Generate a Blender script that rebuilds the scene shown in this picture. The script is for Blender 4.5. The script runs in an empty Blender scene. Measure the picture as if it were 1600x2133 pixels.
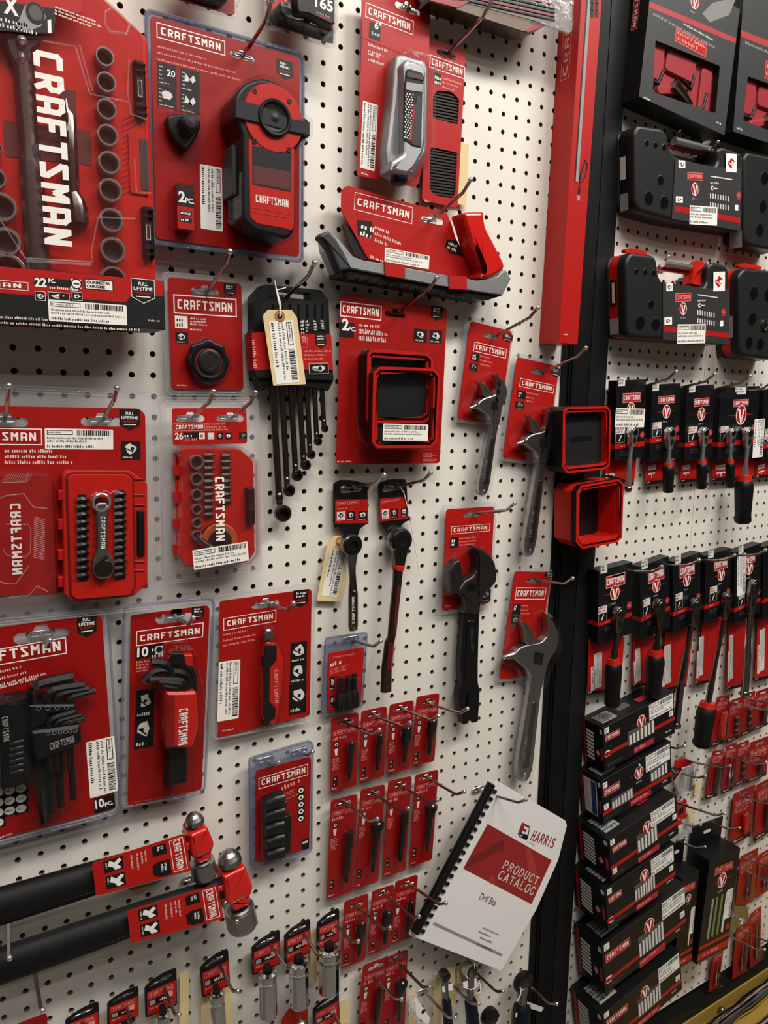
import bpy, math, random
from mathutils import Vector, Matrix
from mathutils.geometry import tessellate_polygon
random.seed(7)
SC = bpy.context.scene
COL = SC.collection
# ---------------------------------------------------------------- camera
F_PX = 1539.81
CAM = Vector((-0.264911, -0.927859, -0.176558))
R0 = Vector((0.851722, -0.523646, 0.019089))      # right
R1 = Vector((-0.062458, -0.137624, -0.988513))    # down
R2 = Vector((0.520258, 0.840746, -0.149923))      # forward
cd = bpy.data.cameras.new('camera'); cam = bpy.data.objects.new('camera', cd); COL.objects.link(cam)
cd.sensor_fit = 'HORIZONTAL'; cd.sensor_width = 36.0; cd.lens = F_PX / 1600 * 36.0
cd.clip_start = 0.02; cd.clip_end = 50
cam.matrix_world = Matrix(((R0.x, -R1.x, -R2.x, CAM.x), (R0.y, -R1.y, -R2.y, CAM.y), (R0.z, -R1.z, -R2.z, CAM.z), (0, 0, 0, 1)))
SC.camera = cam
# ---------------------------------------------------------------- light
SC.view_settings.view_transform = 'Standard'; SC.view_settings.look = 'None'
SC.view_settings.gamma = 1.0; SC.view_settings.exposure = 0.2; SC.view_settings.use_curve_mapping = False
SC.cycles.max_bounces = 8; SC.cycles.transparent_max_bounces = 24
SC.cycles.caustics_reflective = False; SC.cycles.caustics_refractive = False
SC.cycles.use_denoising = True
SC.cycles.sample_clamp_indirect = 3.0
W = bpy.data.worlds.new('shop_air'); SC.world = W; W.use_nodes = True
wn = W.node_tree.nodes; wl = W.node_tree.links
bg = wn['Background']; tc = wn.new('ShaderNodeTexCoord'); sx = wn.new('ShaderNodeSeparateXYZ')
cr = wn.new('ShaderNodeValToRGB'); mr = wn.new('ShaderNodeMapRange')
mr.inputs['From Min'].default_value = -1; mr.inputs['From Max'].default_value = 1
wl.new(tc.outputs['Generated'], sx.inputs[0]); wl.new(sx.outputs['Z'], mr.inputs['Value']); wl.new(mr.outputs[0], cr.inputs[0]); wl.new(cr.outputs[0], bg.inputs[0])
e = cr.color_ramp.elements
e[0].position = 0.30; e[0].color = (0.035, 0.030, 0.026, 1)
e[1].position = 0.85; e[1].color = (0.60, 0.57, 0.53, 1)
for p_, c_ in ((0.48, (0.10, 0.09, 0.08, 1)), (0.60, (0.26, 0.24, 0.22, 1))):
    x = cr.color_ramp.elements.new(p_); x.color = c_
bg.inputs[1].default_value = 0.2
def area(name, loc, size, power, target, col=(1, 0.965, 0.91)):
    l = bpy.data.lights.new(name, 'AREA'); l.shape = 'RECTANGLE'; l.size, l.size_y = size; l.energy = power; l.color = col
    o = bpy.data.objects.new(name, l); COL.objects.link(o); o.location = loc
    o.rotation_euler = (Vector(target) - Vector(loc)).to_track_quat('-Z', 'Y').to_euler()
area('ceiling_strip_light', (-0.25, -1.75, 2.2), (1.6, 0.30), 52, (0.05, 0.0, -.2))
area('ceiling_strip_light', (1.75, -1.65, 2.2), (1.6, 0.30), 76, (1.1, 0.0, -0.3))
for x_ in (-2.2, -.4, 1.4, 3.2):
    for y_, p_ in ((-2.7, 9), (-3.7, 6)):
        area('ceiling_strip_light', (x_, y_, 2.26), (1.3, 0.14), p_, (x_, y_ + .2, 0))
# ---------------------------------------------------------------- materials
MT = {}
def s2l(v): return v / 12.92 if v <= 0.04045 else ((v + 0.055) / 1.055) ** 2.4
def hexc(h): return tuple(s2l(int(h[i:i + 2], 16) / 255) for i in (0, 2, 4)) + (1,)
def mat(name, col, rough=0.5, metal=0.0, spec=0.5, coat=0.0, noise=0.0, scale=400, bump=0.0):
    m = bpy.data.materials.new(name); m.use_nodes = True; n = m.node_tree.nodes; l = m.node_tree.links
    b = n['Principled BSDF']; c = hexc(col)
    b.inputs['Base Color'].default_value = c; b.inputs['Roughness'].default_value = rough; b.inputs['Metallic'].default_value = metal
    b.inputs['Specular IOR Level'].default_value = spec; b.inputs['Coat Weight'].default_value = coat; b.inputs['Coat Roughness'].default_value = 0.12
    if noise or bump:
        t = n.new('ShaderNodeTexCoord'); z = n.new('ShaderNodeTexNoise'); z.inputs['Scale'].default_value = scale; z.inputs['Detail'].default_value = 4
        l.new(t.outputs['Object'], z.inputs['Vector'])
        if noise:
            mx = n.new('ShaderNodeMix'); mx.data_type = 'RGBA'; mx.inputs[6].default_value = c
            mx.inputs[7].default_value = tuple(min(1, v * (1 - noise)) for v in c[:3]) + (1,)
            l.new(z.outputs[0], mx.inputs[0]); l.new(mx.outputs[2], b.inputs['Base Color'])
        if bump:
            bp = n.new('ShaderNodeBump'); bp.inputs['Strength'].default_value = bump; bp.inputs['Distance'].default_value = 0.001
            l.new(z.outputs[0], bp.inputs['Height']); l.new(bp.outputs[0], b.inputs['Normal'])
    MT[name] = m; return m
def clear(name, tint, milk, rough=0.06, milkcol='dfe2ea', gl=0.7):
    m = bpy.data.materials.new(name); m.use_nodes = True; n = m.node_tree.nodes; l = m.node_tree.links
    n.clear(); out = n.new('ShaderNodeOutputMaterial')
    tr = n.new('ShaderNodeBsdfTransparent'); tr.inputs[0].default_value = hexc(tint)
    df = n.new('ShaderNodeBsdfDiffuse'); df.inputs[0].default_value = hexc(milkcol)
    g = n.new('ShaderNodeBsdfGlossy'); g.inputs['Roughness'].default_value = rough; g.inputs[0].default_value = (gl, gl, gl, 1)
    a = n.new('ShaderNodeMixShader'); a.inputs[0].default_value = milk
    lw = n.new('ShaderNodeLayerWeight'); lw.inputs[0].default_value = 0.5; pw = n.new('ShaderNodeMath'); pw.operation = 'POWER'; pw.inputs[1].default_value = 4.0
    fr = n.new('ShaderNodeMapRange'); fr.inputs['To Min'].default_value = 0.032; fr.inputs['To Max'].default_value = 0.6; l.new(lw.outputs['Facing'], pw.inputs[0]); l.new(pw.outputs[0], fr.inputs['Value']); b = n.new('ShaderNodeMixShader')
    t = n.new('ShaderNodeTexCoord'); z = n.new('ShaderNodeTexNoise'); z.inputs['Scale'].default_value = 60; z.inputs['Detail'].default_value = 2
    bp = n.new('ShaderNodeBump'); bp.inputs['Strength'].default_value = 0.25; bp.inputs['Distance'].default_value = 0.002
    l.new(t.outputs['Object'], z.inputs['Vector']); l.new(z.outputs[0], bp.inputs['Height']); l.new(bp.outputs[0], g.inputs['Normal'])
    l.new(tr.outputs[0], a.inputs[1]); l.new(df.outputs[0], a.inputs[2]); l.new(fr.outputs[0], b.inputs[0]); l.new(a.outputs[0], b.inputs[1]); l.new(g.outputs[0], b.inputs[2]); l.new(b.outputs[0], out.inputs[0])
    MT[name] = m
mat('red', '910c0a', 0.36, spec=.35, coat=0.08, noise=0.12, scale=30)
mat('red2', '9c100b', 0.4, spec=.35, coat=0.06, noise=0.1, scale=25)
mat('redprint', 'a9130e', 0.42, spec=.35)
mat('redlogo', '8e1216', 0.4)
mat('pinkred', 'a3242b', 0.5)
mat('darkred', '520c0a', 0.5)
mat('redplastic', 'b81a0f', 0.35, spec=.4)
mat('redpaint', 'c4160f', 0.28, coat=0.5)
mat('white', 'e9e4dc', 0.55)
mat('offwhite', 'cfcac2', 0.6)
mat('greyprint', '8b8987', 0.6)
mat('dimprint', '4a4948', 0.6)
mat('pinkprint', 'd98a84', 0.6)
mat('ink', '0e0d0d', 0.5, spec=.35)
mat('blackcard', '0a0a0d', 0.42, spec=.35)
mat('greycard', '2b2b2c', 0.5, noise=0.15, scale=40)
mat('blackplastic', '0c0c0e', 0.42, spec=.3)
mat('greyplastic', '1b1c1d', 0.42, spec=.35, bump=0.06, scale=900)
mat('rubber', '0a0a0b', 0.6, spec=.25)
mat('gripgrey', '333537', 0.5, spec=.4)
mat('chrome', 'e2e2e4', 0.2, 0.92)
mat('socketchrome', '9a9ca8', 0.12, 1.0)
mat('darkchrome', '85807d', 0.2, 1.0)
mat('gunmetal', '6e645b', 0.24, 1.0)
mat('blackened', '4b4644', 0.34, 0.85)
mat('satin', 'a5a3a2', 0.32, 1.0)
mat('pit', '050505', 0.9, spec=.05)
mat('mirror', 'd0d0d2', 0.07, 1.0)
mat('satindark', '7d7574', 0.3, 1.0)
mat('smoke', 'a39d98', 0.3, 0.35)
mat('castalu', '9c9c9d', 0.34, 0.7, noise=0.15, scale=1500, bump=0.4)
mat('wirechrome', 'a39a98', 0.18, 1.0)
mat('blackoxide', '232222', 0.3, 0.6)
mat('manila', 'dcc592', 0.75, noise=0.08, scale=60)
mat('reinforce', 'b0673a', 0.7)
mat('string', 'e8e4da', 0.8)
mat('paper', 'e6e2df', 0.42, coat=0.15, noise=0.04, scale=12)
mat('coverred', '8f1a1c', 0.35, coat=0.2)
mat('coverred2', '6f1216', 0.35, coat=0.2)
mat('coverred3', 'a0302e', 0.35, coat=0.2)
mat('navy', '0c101c', 0.4, spec=.3)
mat('blue', '24406e', 0.4)
mat('steelblade', '3a3836', 0.45, 0.6)
mat('orange', 'b0532a', 0.5)
mat('gold', 'a5863a', 0.5, noise=0.3, scale=8)
mat('green', '7d8f5a', 0.4, 0.4)
mat('postblack', '0c0c0d', 0.5, spec=.2, bump=0.1, scale=300)
mat('postgrey', '161617', 0.45, spec=.25)
mat('holebrown', '7d6a52', 0.8)
mat('backdark', '0e0b09', 0.9)
mat('wood', 'a58662', 0.7, noise=0.3, scale=30)
mat('tile', '77726a', 0.3, noise=0.2, scale=3)
mat('ceilwhite', '9c9890', 0.8)
mat('aisle', '9a948a', 0.6, noise=1.0, scale=2.2)
clear('clear', 'fdfdfe', 0.0)
clear('clearthick', 'fbfbfc', 0.07, milkcol='f4f4f6')
clear('clearblue', 'dcdee8', 0.17, milkcol='a6aac0')
clear('frost', 'dcdcdc', 0.3, milkcol='dedcd8')
clear('redclear', 'fbf4f3', 0.05, milkcol='c06a68')
mp = mat('pegboard', 'dfd9cf', 0.5, noise=0.07, scale=5, bump=0.05)
# ---------------------------------------------------------------- helpers
CR = dict(P=(0, 0, 1), A1=(0, 0, 4.706), A2=(0, 330, 4.571), B1=(290, 0, 3.902), B2=(290, 220, 3.902), E1=(690, 0, 4.103), G1=(650, 360, 3.721),
          J1=(330, 520, 3.676), Q1=(0, 780, 4.265), P1=(330, 810, 5.33), L1=(680, 560, 4.848), M1=(930, 620, 3.81), R1=(650, 970, 4.026), T1=(890, 1020, 3.332),
          V1=(0, 1240, 4.1), W1=(240, 1200, 3.636), Z1=(500, 1290, 3.81), X1=(670, 1420, 4.444), H1=(0, 1670, 2.857), S1=(500, 1780, 4), C1=(840, 1600, 4.003),
          RA=(1100, 0, 3.2), RB=(1250, 480, 4.571), RC=(1250, 760, 4.571), RD=(1200, 1120, 4), RE=(1180, 1420, 3.81), RF=(1150, 1740, 3.556),
          RG=(1400, 1900, 8), RH=(1400, 1420, 7.62), RI=(1480, 1640, 6.667), BL=(0, 1960, 5.333), BM=(840, 1980, 5), TP=(380, 0, 1.839), TR=(880, 0, 4.706), RM=(1340, 1540, 9.69))
def q(k, *pts):
    x, y, s = CR[k]
    return [(x + a / s, y + b / s) for a, b in pts]
def ray(px, py, y):
    v = R0 * ((px - 800) / F_PX) + R1 * ((py - 1066.5) / F_PX) + R2
    t = (y - CAM.y) / v.y
    p = CAM + v * t
    return p.x, p.z
def depth_at(px, py, x):
    a = ray(px, py, 0)[0]; b = ray(px, py, -0.1)[0]
    return (x - a) / (b - a) * 0.1
def area2(p): return sum(p[i][0] * p[(i + 1) % len(p)][1] - p[(i + 1) % len(p)][0] * p[i][1] for i in range(len(p)))
def ccw(p): return list(p) if area2(p) > 0 else list(p)[::-1]
def inset(p, t):
    n = len(p); out = []
    for i in range(n):
        a, b, c = Vector(p[i - 1]), Vector(p[i]), Vector(p[(i + 1) % n])
        d1 = (b - a).normalized() if (b - a).length > 1e-9 else Vector((1, 0)); d2 = (c - b).normalized() if (c - b).length > 1e-9 else d1
        n1 = Vector((-d1.y, d1.x)); n2 = Vector((-d2.y, d2.x)); m = n1 + n2
        if m.length < 0.3: m = n1
        m.normalize(); k = max(0.5, m.dot(n1)); out.append(tuple(b + m * (t / k)))
    return out
def rrect(cx, cy, w, h, r, n=5, ang=0):
    r = min(r, w / 2 - 1e-5, h / 2 - 1e-5); o = []
    for sx_, sy_, a0 in ((1, -1, -90), (1, 1, 0), (-1, 1, 90), (-1, -1, 180)):
        for k in range(n + 1):
            a = math.radians(a0 + 90 * k / n); o.append((sx_ * (w / 2 - r) + r * math.cos(a), sy_ * (h / 2 - r) + r * math.sin(a)))
    ca, sa = math.cos(ang), math.sin(ang)
    return [(cx + x * ca - y * sa, cy + x * sa + y * ca) for x, y in o]
def circ(cx, cy, r, n=24, ry=None, a0=0, a1=360):
    ry = ry or r; full = abs(a1 - a0) >= 360; m = n if full else n + 1
    return [(cx + r * math.cos(math.radians(a0 + (a1 - a0) * k / n)), cy + ry * math.sin(math.radians(a0 + (a1 - a0) * k / n))) for k in range(m)]
def rounded(p, r, n=4):
    p = ccw(p); o = []
    for i in range(len(p)):
        a, b, c = Vector(p[i - 1]), Vector(p[i]), Vector(p[(i + 1) % len(p)])
        rr = min(r, (a - b).length * 0.45, (c - b).length * 0.45)
        s = b + (a - b).normalized() * rr; e_ = b + (c - b).normalized() * rr
        for k in range(n + 1):
            t = k / n; o.append(tuple(s * (1 - t) ** 2 + b * 2 * t * (1 - t) + e_ * t * t))
    return o
# block letters of the shop logo, on a 4 x 6 grid; each letter a few ribbons
BL = {'C': [[(3.6, 5.4), (1.1, 5.4), (.6, 4.9), (.6, 1.1), (1.1, .6), (3.6, .6)]],
      'R': [[(.6, 0), (.6, 5.4), (2.6, 5.4), (3.3, 4.7), (3.3, 3.4), (2.6, 2.7), (.6, 2.7)], [(1.9, 2.7), (3.4, 0)]],
      'A': [[(.6, 0), (.6, 5.4), (2.6, 5.4), (3.4, 4.6), (3.4, 0)], [(.6, 2.3), (3.4, 2.3)]],
      'F': [[(.6, 0), (.6, 5.4), (3.6, 5.4)], [(.6, 3), (3.1, 3)]],
      'T': [[(0, 5.4), (4, 5.4)], [(2, 5.4), (2, 0)]],
      'S': [[(3.8, 5.4), (.8, 5.4), (.8, 4.6), (3.2, 1.5), (3.2, .6), (.2, .6)]],
      'M': [[(.6, 0), (.6, 6)], [(.8, 5.6), (2.2, 3), (3.6, 5.6)], [(3.8, 6), (3.8, 0)]],
      'N': [[(.6, 0), (.6, 6)], [(.8, 5.6), (3.2, .4)], [(3.4, 6), (3.4, 0)]],
      # book face letters
      'P': [[(.7, 0), (.7, 6)], [(.7, 5.7), (2.4, 5.7), (3.4, 5.0), (3.4, 3.7), (2.4, 3.0), (.7, 3.0)]],
      'O': [[(2, 6), (1, 5.5), (.4, 4), (.4, 2), (1, .5), (2, 0), (3, .5), (3.6, 2), (3.6, 4), (3, 5.5), (2, 6)]],
      'D': [[(.7, 0), (.7, 6)], [(.2, 5.75), (2, 5.75), (3.1, 5), (3.6, 3.6), (3.6, 2.4), (3.1, 1), (2, .25), (.2, .25)]],
      'U': [[(.7, 6), (.7, 1.6), (1.2, .5), (2, .2), (2.8, .5), (3.3, 1.6), (3.3, 6)]],
      'L': [[(.7, 6), (.7, .25), (3.5, .25), (3.5, 1.3)]],
      'G': [[(3.4, 4.6), (2.9, 5.6), (2, 5.9), (1, 5.4), (.4, 4), (.4, 2), (1, .5), (2, .1), (3.3, .5), (3.3, 2.4)]],
      'H': [[(.7, 0), (.7, 6)], [(3.3, 0), (3.3, 6)], [(.7, 3), (3.3, 3)]],
      'I': [[(1.2, 0), (1.2, 6)]],
      'c': [[(3.4, 4.6), (2.9, 5.6), (2, 5.9), (1, 5.4), (.4, 4), (.4, 2), (1, .5), (2, .1), (3, .5), (3.5, 1.4)]],
      'r': [[(.7, 0), (.7, 6)], [(.3, 5.75), (2.4, 5.75), (3.3, 5.0), (3.3, 3.8), (2.4, 3.1), (.7, 3.1)], [(1.9, 3.1), (3.6, .2)]],
      'a': [[(.3, 0), (2, 6), (3.7, 0)], [(1, 2), (3, 2)]], 't': [[(.1, 4.8), (.1, 5.8), (3.9, 5.8), (3.9, 4.8)], [(2, 5.8), (2, 0)]],
      's': [[(3.3, 4.7), (2.6, 5.7), (1.4, 5.8), (.6, 5), (.8, 3.9), (3.1, 2.4), (3.5, 1.2), (2.8, .3), (1.4, .1), (.5, 1.3)]]}
GC = {}
def glyphs(s, bold):
    k = (s, bold)
    if k not in GC:
        cu = bpy.data.curves.new('txt', 'FONT'); cu.body = s; cu.size = 1; cu.offset = bold; cu.resolution_u = 3
        o = bpy.data.objects.new('txt', cu); COL.objects.link(o)
        dg = bpy.context.evaluated_depsgraph_get(); me = o.evaluated_get(dg).to_mesh()
        vs = [(v.co.x, v.co.y) for v in me.vertices]; fs = [tuple(p.vertices) for p in me.polygons]
        o.evaluated_get(dg).to_mesh_clear(); bpy.data.objects.remove(o); bpy.data.curves.remove(cu)
        x0 = min(v[0] for v in vs); x1 = max(v[0] for v in vs); y0 = min(v[1] for v in vs); y1 = max(v[1] for v in vs)
        GC[k] = ([((x - x0) / (x1 - x0), (y - y0) / (y1 - y0)) for x, y in vs], fs, (x1 - x0) / (y1 - y0))
    return GC[k]
def setp(o, **k):
    for a, b in k.items():
        if b is not None: o[a] = b
class MB:
    def __init__(s): s.v = []; s.f = []; s.m = []; s.sm = []; s.mats = []
    def mi(s, m):
        if m not in s.mats: s.mats.append(m)
        return s.mats.index(m)
    def add(s, vs, fs, m, sm=False):
        b = len(s.v); s.v += [tuple(v) for v in vs]; k = s.mi(m)
        for f in fs: s.f.append([b + i for i in f]); s.m.append(k); s.sm.append(sm)
    def flat(s, p, z, m):
        p = ccw(p); s.add([(x, y, z) for x, y in p], [range(len(p))], m)
    def holed(s, outer, holes, z0, z1, m, side=None):
        outer = ccw(outer); loops = [outer] + [ccw(h) for h in holes]
        for z, fl in ((z1, 0), (z0, 1)):
            vs = [Vector((x, y, z)) for lp in loops for x, y in lp]
            n_ = len(outer)
            if len(loops) == 2 and len(loops[1]) == n_ and n_ > 12 or (len(loops) == 2 and len(loops[1]) == n_ == 8):
                k0 = min(range(n_), key=lambda k: (Vector(loops[1][k]) - Vector(outer[0])).length)
                fs = [(i, (i + 1) % n_, n_ + (i + 1 + k0) % n_, n_ + (i + k0) % n_) for i in range(n_)]
                s.add(vs, [f[::-1] for f in fs] if fl else fs, m); continue
            tr = tessellate_polygon([[Vector((x, y, 0)) for x, y in lp] for lp in loops])
            out = []
            for t in tr:
                a = [(vs[i].x, vs[i].y) for i in t]; up = area2(a) > 0
                out.append(tuple(t) if up != bool(fl) else tuple(t)[::-1])
            s.add(vs, out, m)
        for j, lp in enumerate(loops):
            n = len(lp); vs = [(x, y, z0) for x, y in lp] + [(x, y, z1) for x, y in lp]
            fs = [(i, (i + 1) % n, n + (i + 1) % n, n + i) for i in range(n)]
            if j: fs = [f[::-1] for f in fs]
            s.add(vs, fs, side or m)
    def slab(s, p, z0, z1, m, bev=0.0, steps=1, sm=None, top=None, base=True):
        p = ccw(p); n = len(p); lv = [(z0, 0)]
        if bev:
            for k in range(steps + 1):
                a = math.pi / 2 * k / steps; lv.append((z1 - bev + bev * math.sin(a), bev * (1 - math.cos(a))))
        else: lv.append((z1, 0))
        vs = []
        for z, t in lv:
            r = inset(p, t) if t else p; vs += [(x, y, z) for x, y in r]
        fs = []
        for L_ in range(len(lv) - 1):
            for i in range(n): fs.append((L_ * n + i, L_ * n + (i + 1) % n, (L_ + 1) * n + (i + 1) % n, (L_ + 1) * n + i))
        s.add(vs, fs, m, (steps > 1) if sm is None else sm)
        t_ = vs[-n:]
        s.add(t_, [range(n)], top or m)
        if base: s.add([(x, y, z0) for x, y in p], [range(n)[::-1]], m)
    def dome(s, p, z0, z1, ins, m):
        p = ccw(p); n = len(p); k = 0.0012
        rings = [[(x, y, z0) for x, y in p], [(x, y, z1 - k) for x, y in inset(p, ins * 0.8)], [(x, y, z1) for x, y in inset(p, ins)]]
        vs = [v for r in rings for v in r]
        s.add(vs, [(L_ * n + i, L_ * n + (i + 1) % n, (L_ + 1) * n + (i + 1) % n, (L_ + 1) * n + i) for L_ in range(2) for i in range(n)], m, False)
        s.add(rings[-1], [range(n)], m)
    def frame(s, p, t, z, m):
        p = ccw(p); r = inset(p, t); n = len(p)
        s.add([(x, y, z) for x, y in p + r], [(i, (i + 1) % n, n + (i + 1) % n, n + i) for i in range(n)], m)
    def tube(s, pts, r, m, n=8, caps=True, sm=True, flat=1.0):
        pts = [Vector(p) for p in pts]; N = len(pts); rs = r if isinstance(r, (list, tuple)) else [r] * N
        t0 = (pts[1] - pts[0]).normalized(); a = t0.orthogonal().normalized()
        if abs(t0.z) < 0.9: a = (Vector((0, 0, 1)) - t0 * t0.z).normalized()
        vs = []
        for i in range(N):
            t = (pts[min(i + 1, N - 1)] - pts[max(i - 1, 0)]).normalized()
            a = (a - t * a.dot(t)).normalized(); b = t.cross(a)
            for k in range(n):
                g = 2 * math.pi * k / n; vs.append(pts[i] + (a * math.cos(g) * flat + b * math.sin(g)) * rs[i])
        fs = [(i * n + k, i * n + (k + 1) % n, (i + 1) * n + (k + 1) % n, (i + 1) * n + k) for i in range(N - 1) for k in range(n)]
        s.add(vs, fs, m, sm)
        if caps: s.add(vs[:n], [range(n)[::-1]], m); s.add(vs[-n:], [range(n)], m)
    def ball(s, c, r, m, n=10, sx=1, sy=1, sz=1):
        vs = []; fs = []
        for i in range(n // 2 + 1):
            t = math.pi * i / (n // 2)
            for k in range(n):
                g = 2 * math.pi * k / n; vs.append((c[0] + sx * r * math.sin(t) * math.cos(g), c[1] + sy * r * math.sin(t) * math.sin(g), c[2] + sz * r * math.cos(t)))
        for i in range(n // 2):
            for k in range(n): fs.append((i * n + k, (i + 1) * n + k, (i + 1) * n + (k + 1) % n, i * n + (k + 1) % n))
        s.add(vs, fs, m, True)
    def lathe(s, c, prof, m, n=20, ax='z', sm=True, ms=None):
        vs = []
        for r, h in prof:
            for k in range(n):
                g = 2 * math.pi * k / n; a, b = r * math.cos(g), r * math.sin(g)
                vs.append({'z': (c[0] + a, c[1] + b, c[2] + h), 'y': (c[0] + a, c[1] + h, c[2] - b), 'x': (c[0] + h, c[1] + a, c[2] + b)}[ax])
        for i in range(len(prof) - 1):
            s.add([vs[i * n + k] for k in range(n)] + [vs[(i + 1) * n + k] for k in range(n)], [(k, (k + 1) % n, n + (k + 1) % n, n + k) for k in range(n)], ms[i] if ms else m, sm)
    def text(s, t, x, y, h, z, m, ang=0, w=None, bold=0.02, mir=1):
        vs, fs, asp = glyphs(t, bold); w = w or h * asp; ca, sa = math.cos(ang), math.sin(ang)
        s.add([(x + a * w * ca - b * h * mir * sa, y + a * w * sa + b * h * mir * ca, z) for a, b in vs], fs, m)
    def ribbon(s, pl, t, fx, z, m):
        for i in range(len(pl) - 1):
            s.rz = (getattr(s, 'rz', 0) + 1) % 7; z_ = z; z = z_ + 2e-5 * s.rz
            a, b = Vector(pl[i]), Vector(pl[i + 1]); d = (b - a).normalized(); nn = Vector((-d.y, d.x)) * t / 2
            e0 = d * (t * 0.35 if i > 0 else 0); e1 = d * (t * 0.35 if i < len(pl) - 2 else 0)
            s.add([fx(*(a - e0 - nn)) + (z,), fx(*(b + e1 - nn)) + (z,), fx(*(b + e1 + nn)) + (z,), fx(*(a - e0 + nn)) + (z,)], [(0, 1, 2, 3)], m); z = z_
    def craft(s, p0, p1, h, z, m, word='CRAFTSMAN', t=1.15, serif=0):
        p0, p1 = Vector(p0), Vector(p1); L_ = (p1 - p0).length; d = (p1 - p0) / L_; u = Vector((-d.y, d.x))
        wd = [(4.6 if c == 'M' else 2.4 if c == 'I' else 4.0) for c in word]; tot = sum(wd) + 1.1 * (len(word) - 1); k = L_ / tot; x = 0
        for c, w in zip(word, wd):
            fx = lambda a, b, x=x: tuple(p0 + d * ((x + a) * k) + u * (b / 6 * h))
            for pl in BL[c]:
                s.ribbon(pl, t, fx, z, m)
                if serif:
                    for e_ in (pl[0], pl[-1]):
                        if e_[1] in (0, 6): s.ribbon([(e_[0] - 0.8, abs(e_[1] - .15)), (e_[0] + 0.8, abs(e_[1] - .15))], .3, fx, z, m)
            x += w + 1.1
    def logo(s, x0, y0, x1, y1, z, line='white', fill=None, lett='white', ang=None):
        """boxed logo in the rectangle x0,y0 - x1,y1"""
        w, h = x1 - x0, y1 - y0; p = [(x0, y0), (x1, y0), (x1, y1), (x0, y1)]
        if fill: s.flat(p, z, fill)
        s.frame(p, min(h, w) * 0.06, z + 1e-4, line)
        if ang == 'down': s.craft((x0 + w * .26, y1 - h * .05), (x0 + w * .26, y0 + h * .05), w * .5, z + 1e-4, lett)
        else: s.craft((x0 + w * .06, y0 + h * .26), (x1 - w * .07, y0 + h * .26), h * .5, z + 1e-4, lett)
    def lines(s, x, y, w, h, z, m, rows=3, gap=0.5, ang=0, seed=0):
        """rows of tiny unreadable print, first row at the top left x,y"""
        rg = random.Random(hash((round(x, 4), round(y, 4), rows)) + seed); rh = h / rows; th = rh * (1 - gap); ca, sa = math.cos(ang), math.sin(ang)
        for r in range(rows):
            a = 0; end = w * rg.uniform(0.6, 1)
            while a < end:
                wl_ = min(th * rg.uniform(1.3, 5), end - a)
                k = max(1, int(wl_ / (th * .6)))
                for j in range(k):
                    b0 = a + j * wl_ / k; b1 = b0 + wl_ / k * .58; y0 = -r * rh - th; y1 = y0 + th * rg.choice((.72, 1, 1, .72, .72))
                    s.add([(x + X * ca - Y * sa, y + X * sa + Y * ca, z) for X, Y in ((b0, y0), (b1, y0), (b1, y1), (b0, y1))], [(0, 1, 2, 3)], m)
                a += wl_ + th * .45
    def barcode(s, x, y, w, h, z, ang=0, seed=1):
        rg = random.Random(seed); ca, sa = math.cos(ang), math.sin(ang); a = 0
        while a < w:
            b = w * rg.choice((.012, .02, .03, .045))
            s.add([(x + X * ca - Y * sa, y + X * sa + Y * ca, z) for X, Y in ((a, 0), (min(a + b, w), 0), (min(a + b, w), h), (a, h))], [(0, 1, 2, 3)], 'ink')
            a += b + w * rg.choice((.012, .02, .028))
    def badge(s, x0, y0, x1, y1, z, full=True):
        w, h = x1 - x0, y1 - y0
        s.flat([(x0, y1), (x0, y0 + h * .25), (x0 + w / 2, y0), (x1, y0 + h * .25), (x1, y1)], z, 'ink')
        if full:
            s.text('FULL', x0 + w * .3, y0 + h * .72, h * .15, z + 1e-4, 'white', w=w * .4)
            s.text('LIFETIME', x0 + w * .1, y0 + h * .53, h * .14, z + 1e-4, 'white', w=w * .8)
        else: s.lines(x0 + w * .2, y0 + h * .88, w * .7, h * .34, z + 1e-4, 'white', 2, .3)
        s.text('WARRANTY', x0 + w * .13, y0 + h * .38, h * .10, z + 1e-4, 'redprint', w=w * .74)
        s.flat([(x0 + w * .2, y0 + h * .26), (x0 + w * .8, y0 + h * .26), (x0 + w * .8, y0 + h * .30), (x0 + w * .2, y0 + h * .30)], z + 1e-4, 'white')
    def icon(s, x0, y0, x1, y1, z, seed=0, bgm='ink', fg='offwhite', cap=True):
        rg = random.Random(seed); w, h = x1 - x0, y1 - y0
        s.flat([(x0, y0), (x1, y0), (x1, y1), (x0, y1)], z, bgm)
        cx, cy = x0 + w * .5, y0 + h * (.6 if cap else .5); n = 11
        s.flat([(cx + w * .4 * rg.uniform(.5, 1) * math.cos(2 * math.pi * k / n), cy + h * .33 * rg.uniform(.5, 1) * math.sin(2 * math.pi * k / n)) for k in range(n)], z + 1e-4, fg)
        s.flat(circ(cx + w * rg.uniform(-.12, .12), cy, w * .1, 8), z + 2e-4, bgm)
        s.flat([(cx - w * .3, cy + h * .02), (cx + w * .1, cy - h * .2), (cx + w * .14, cy - h * .16), (cx - w * .26, cy + h * .06)], z + 2e-4, bgm)
        if cap: s.lines(x0 + w * .1, y0 + h * .2, w * .85, h * .12, z + 1e-4, fg, 1, .1)
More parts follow.
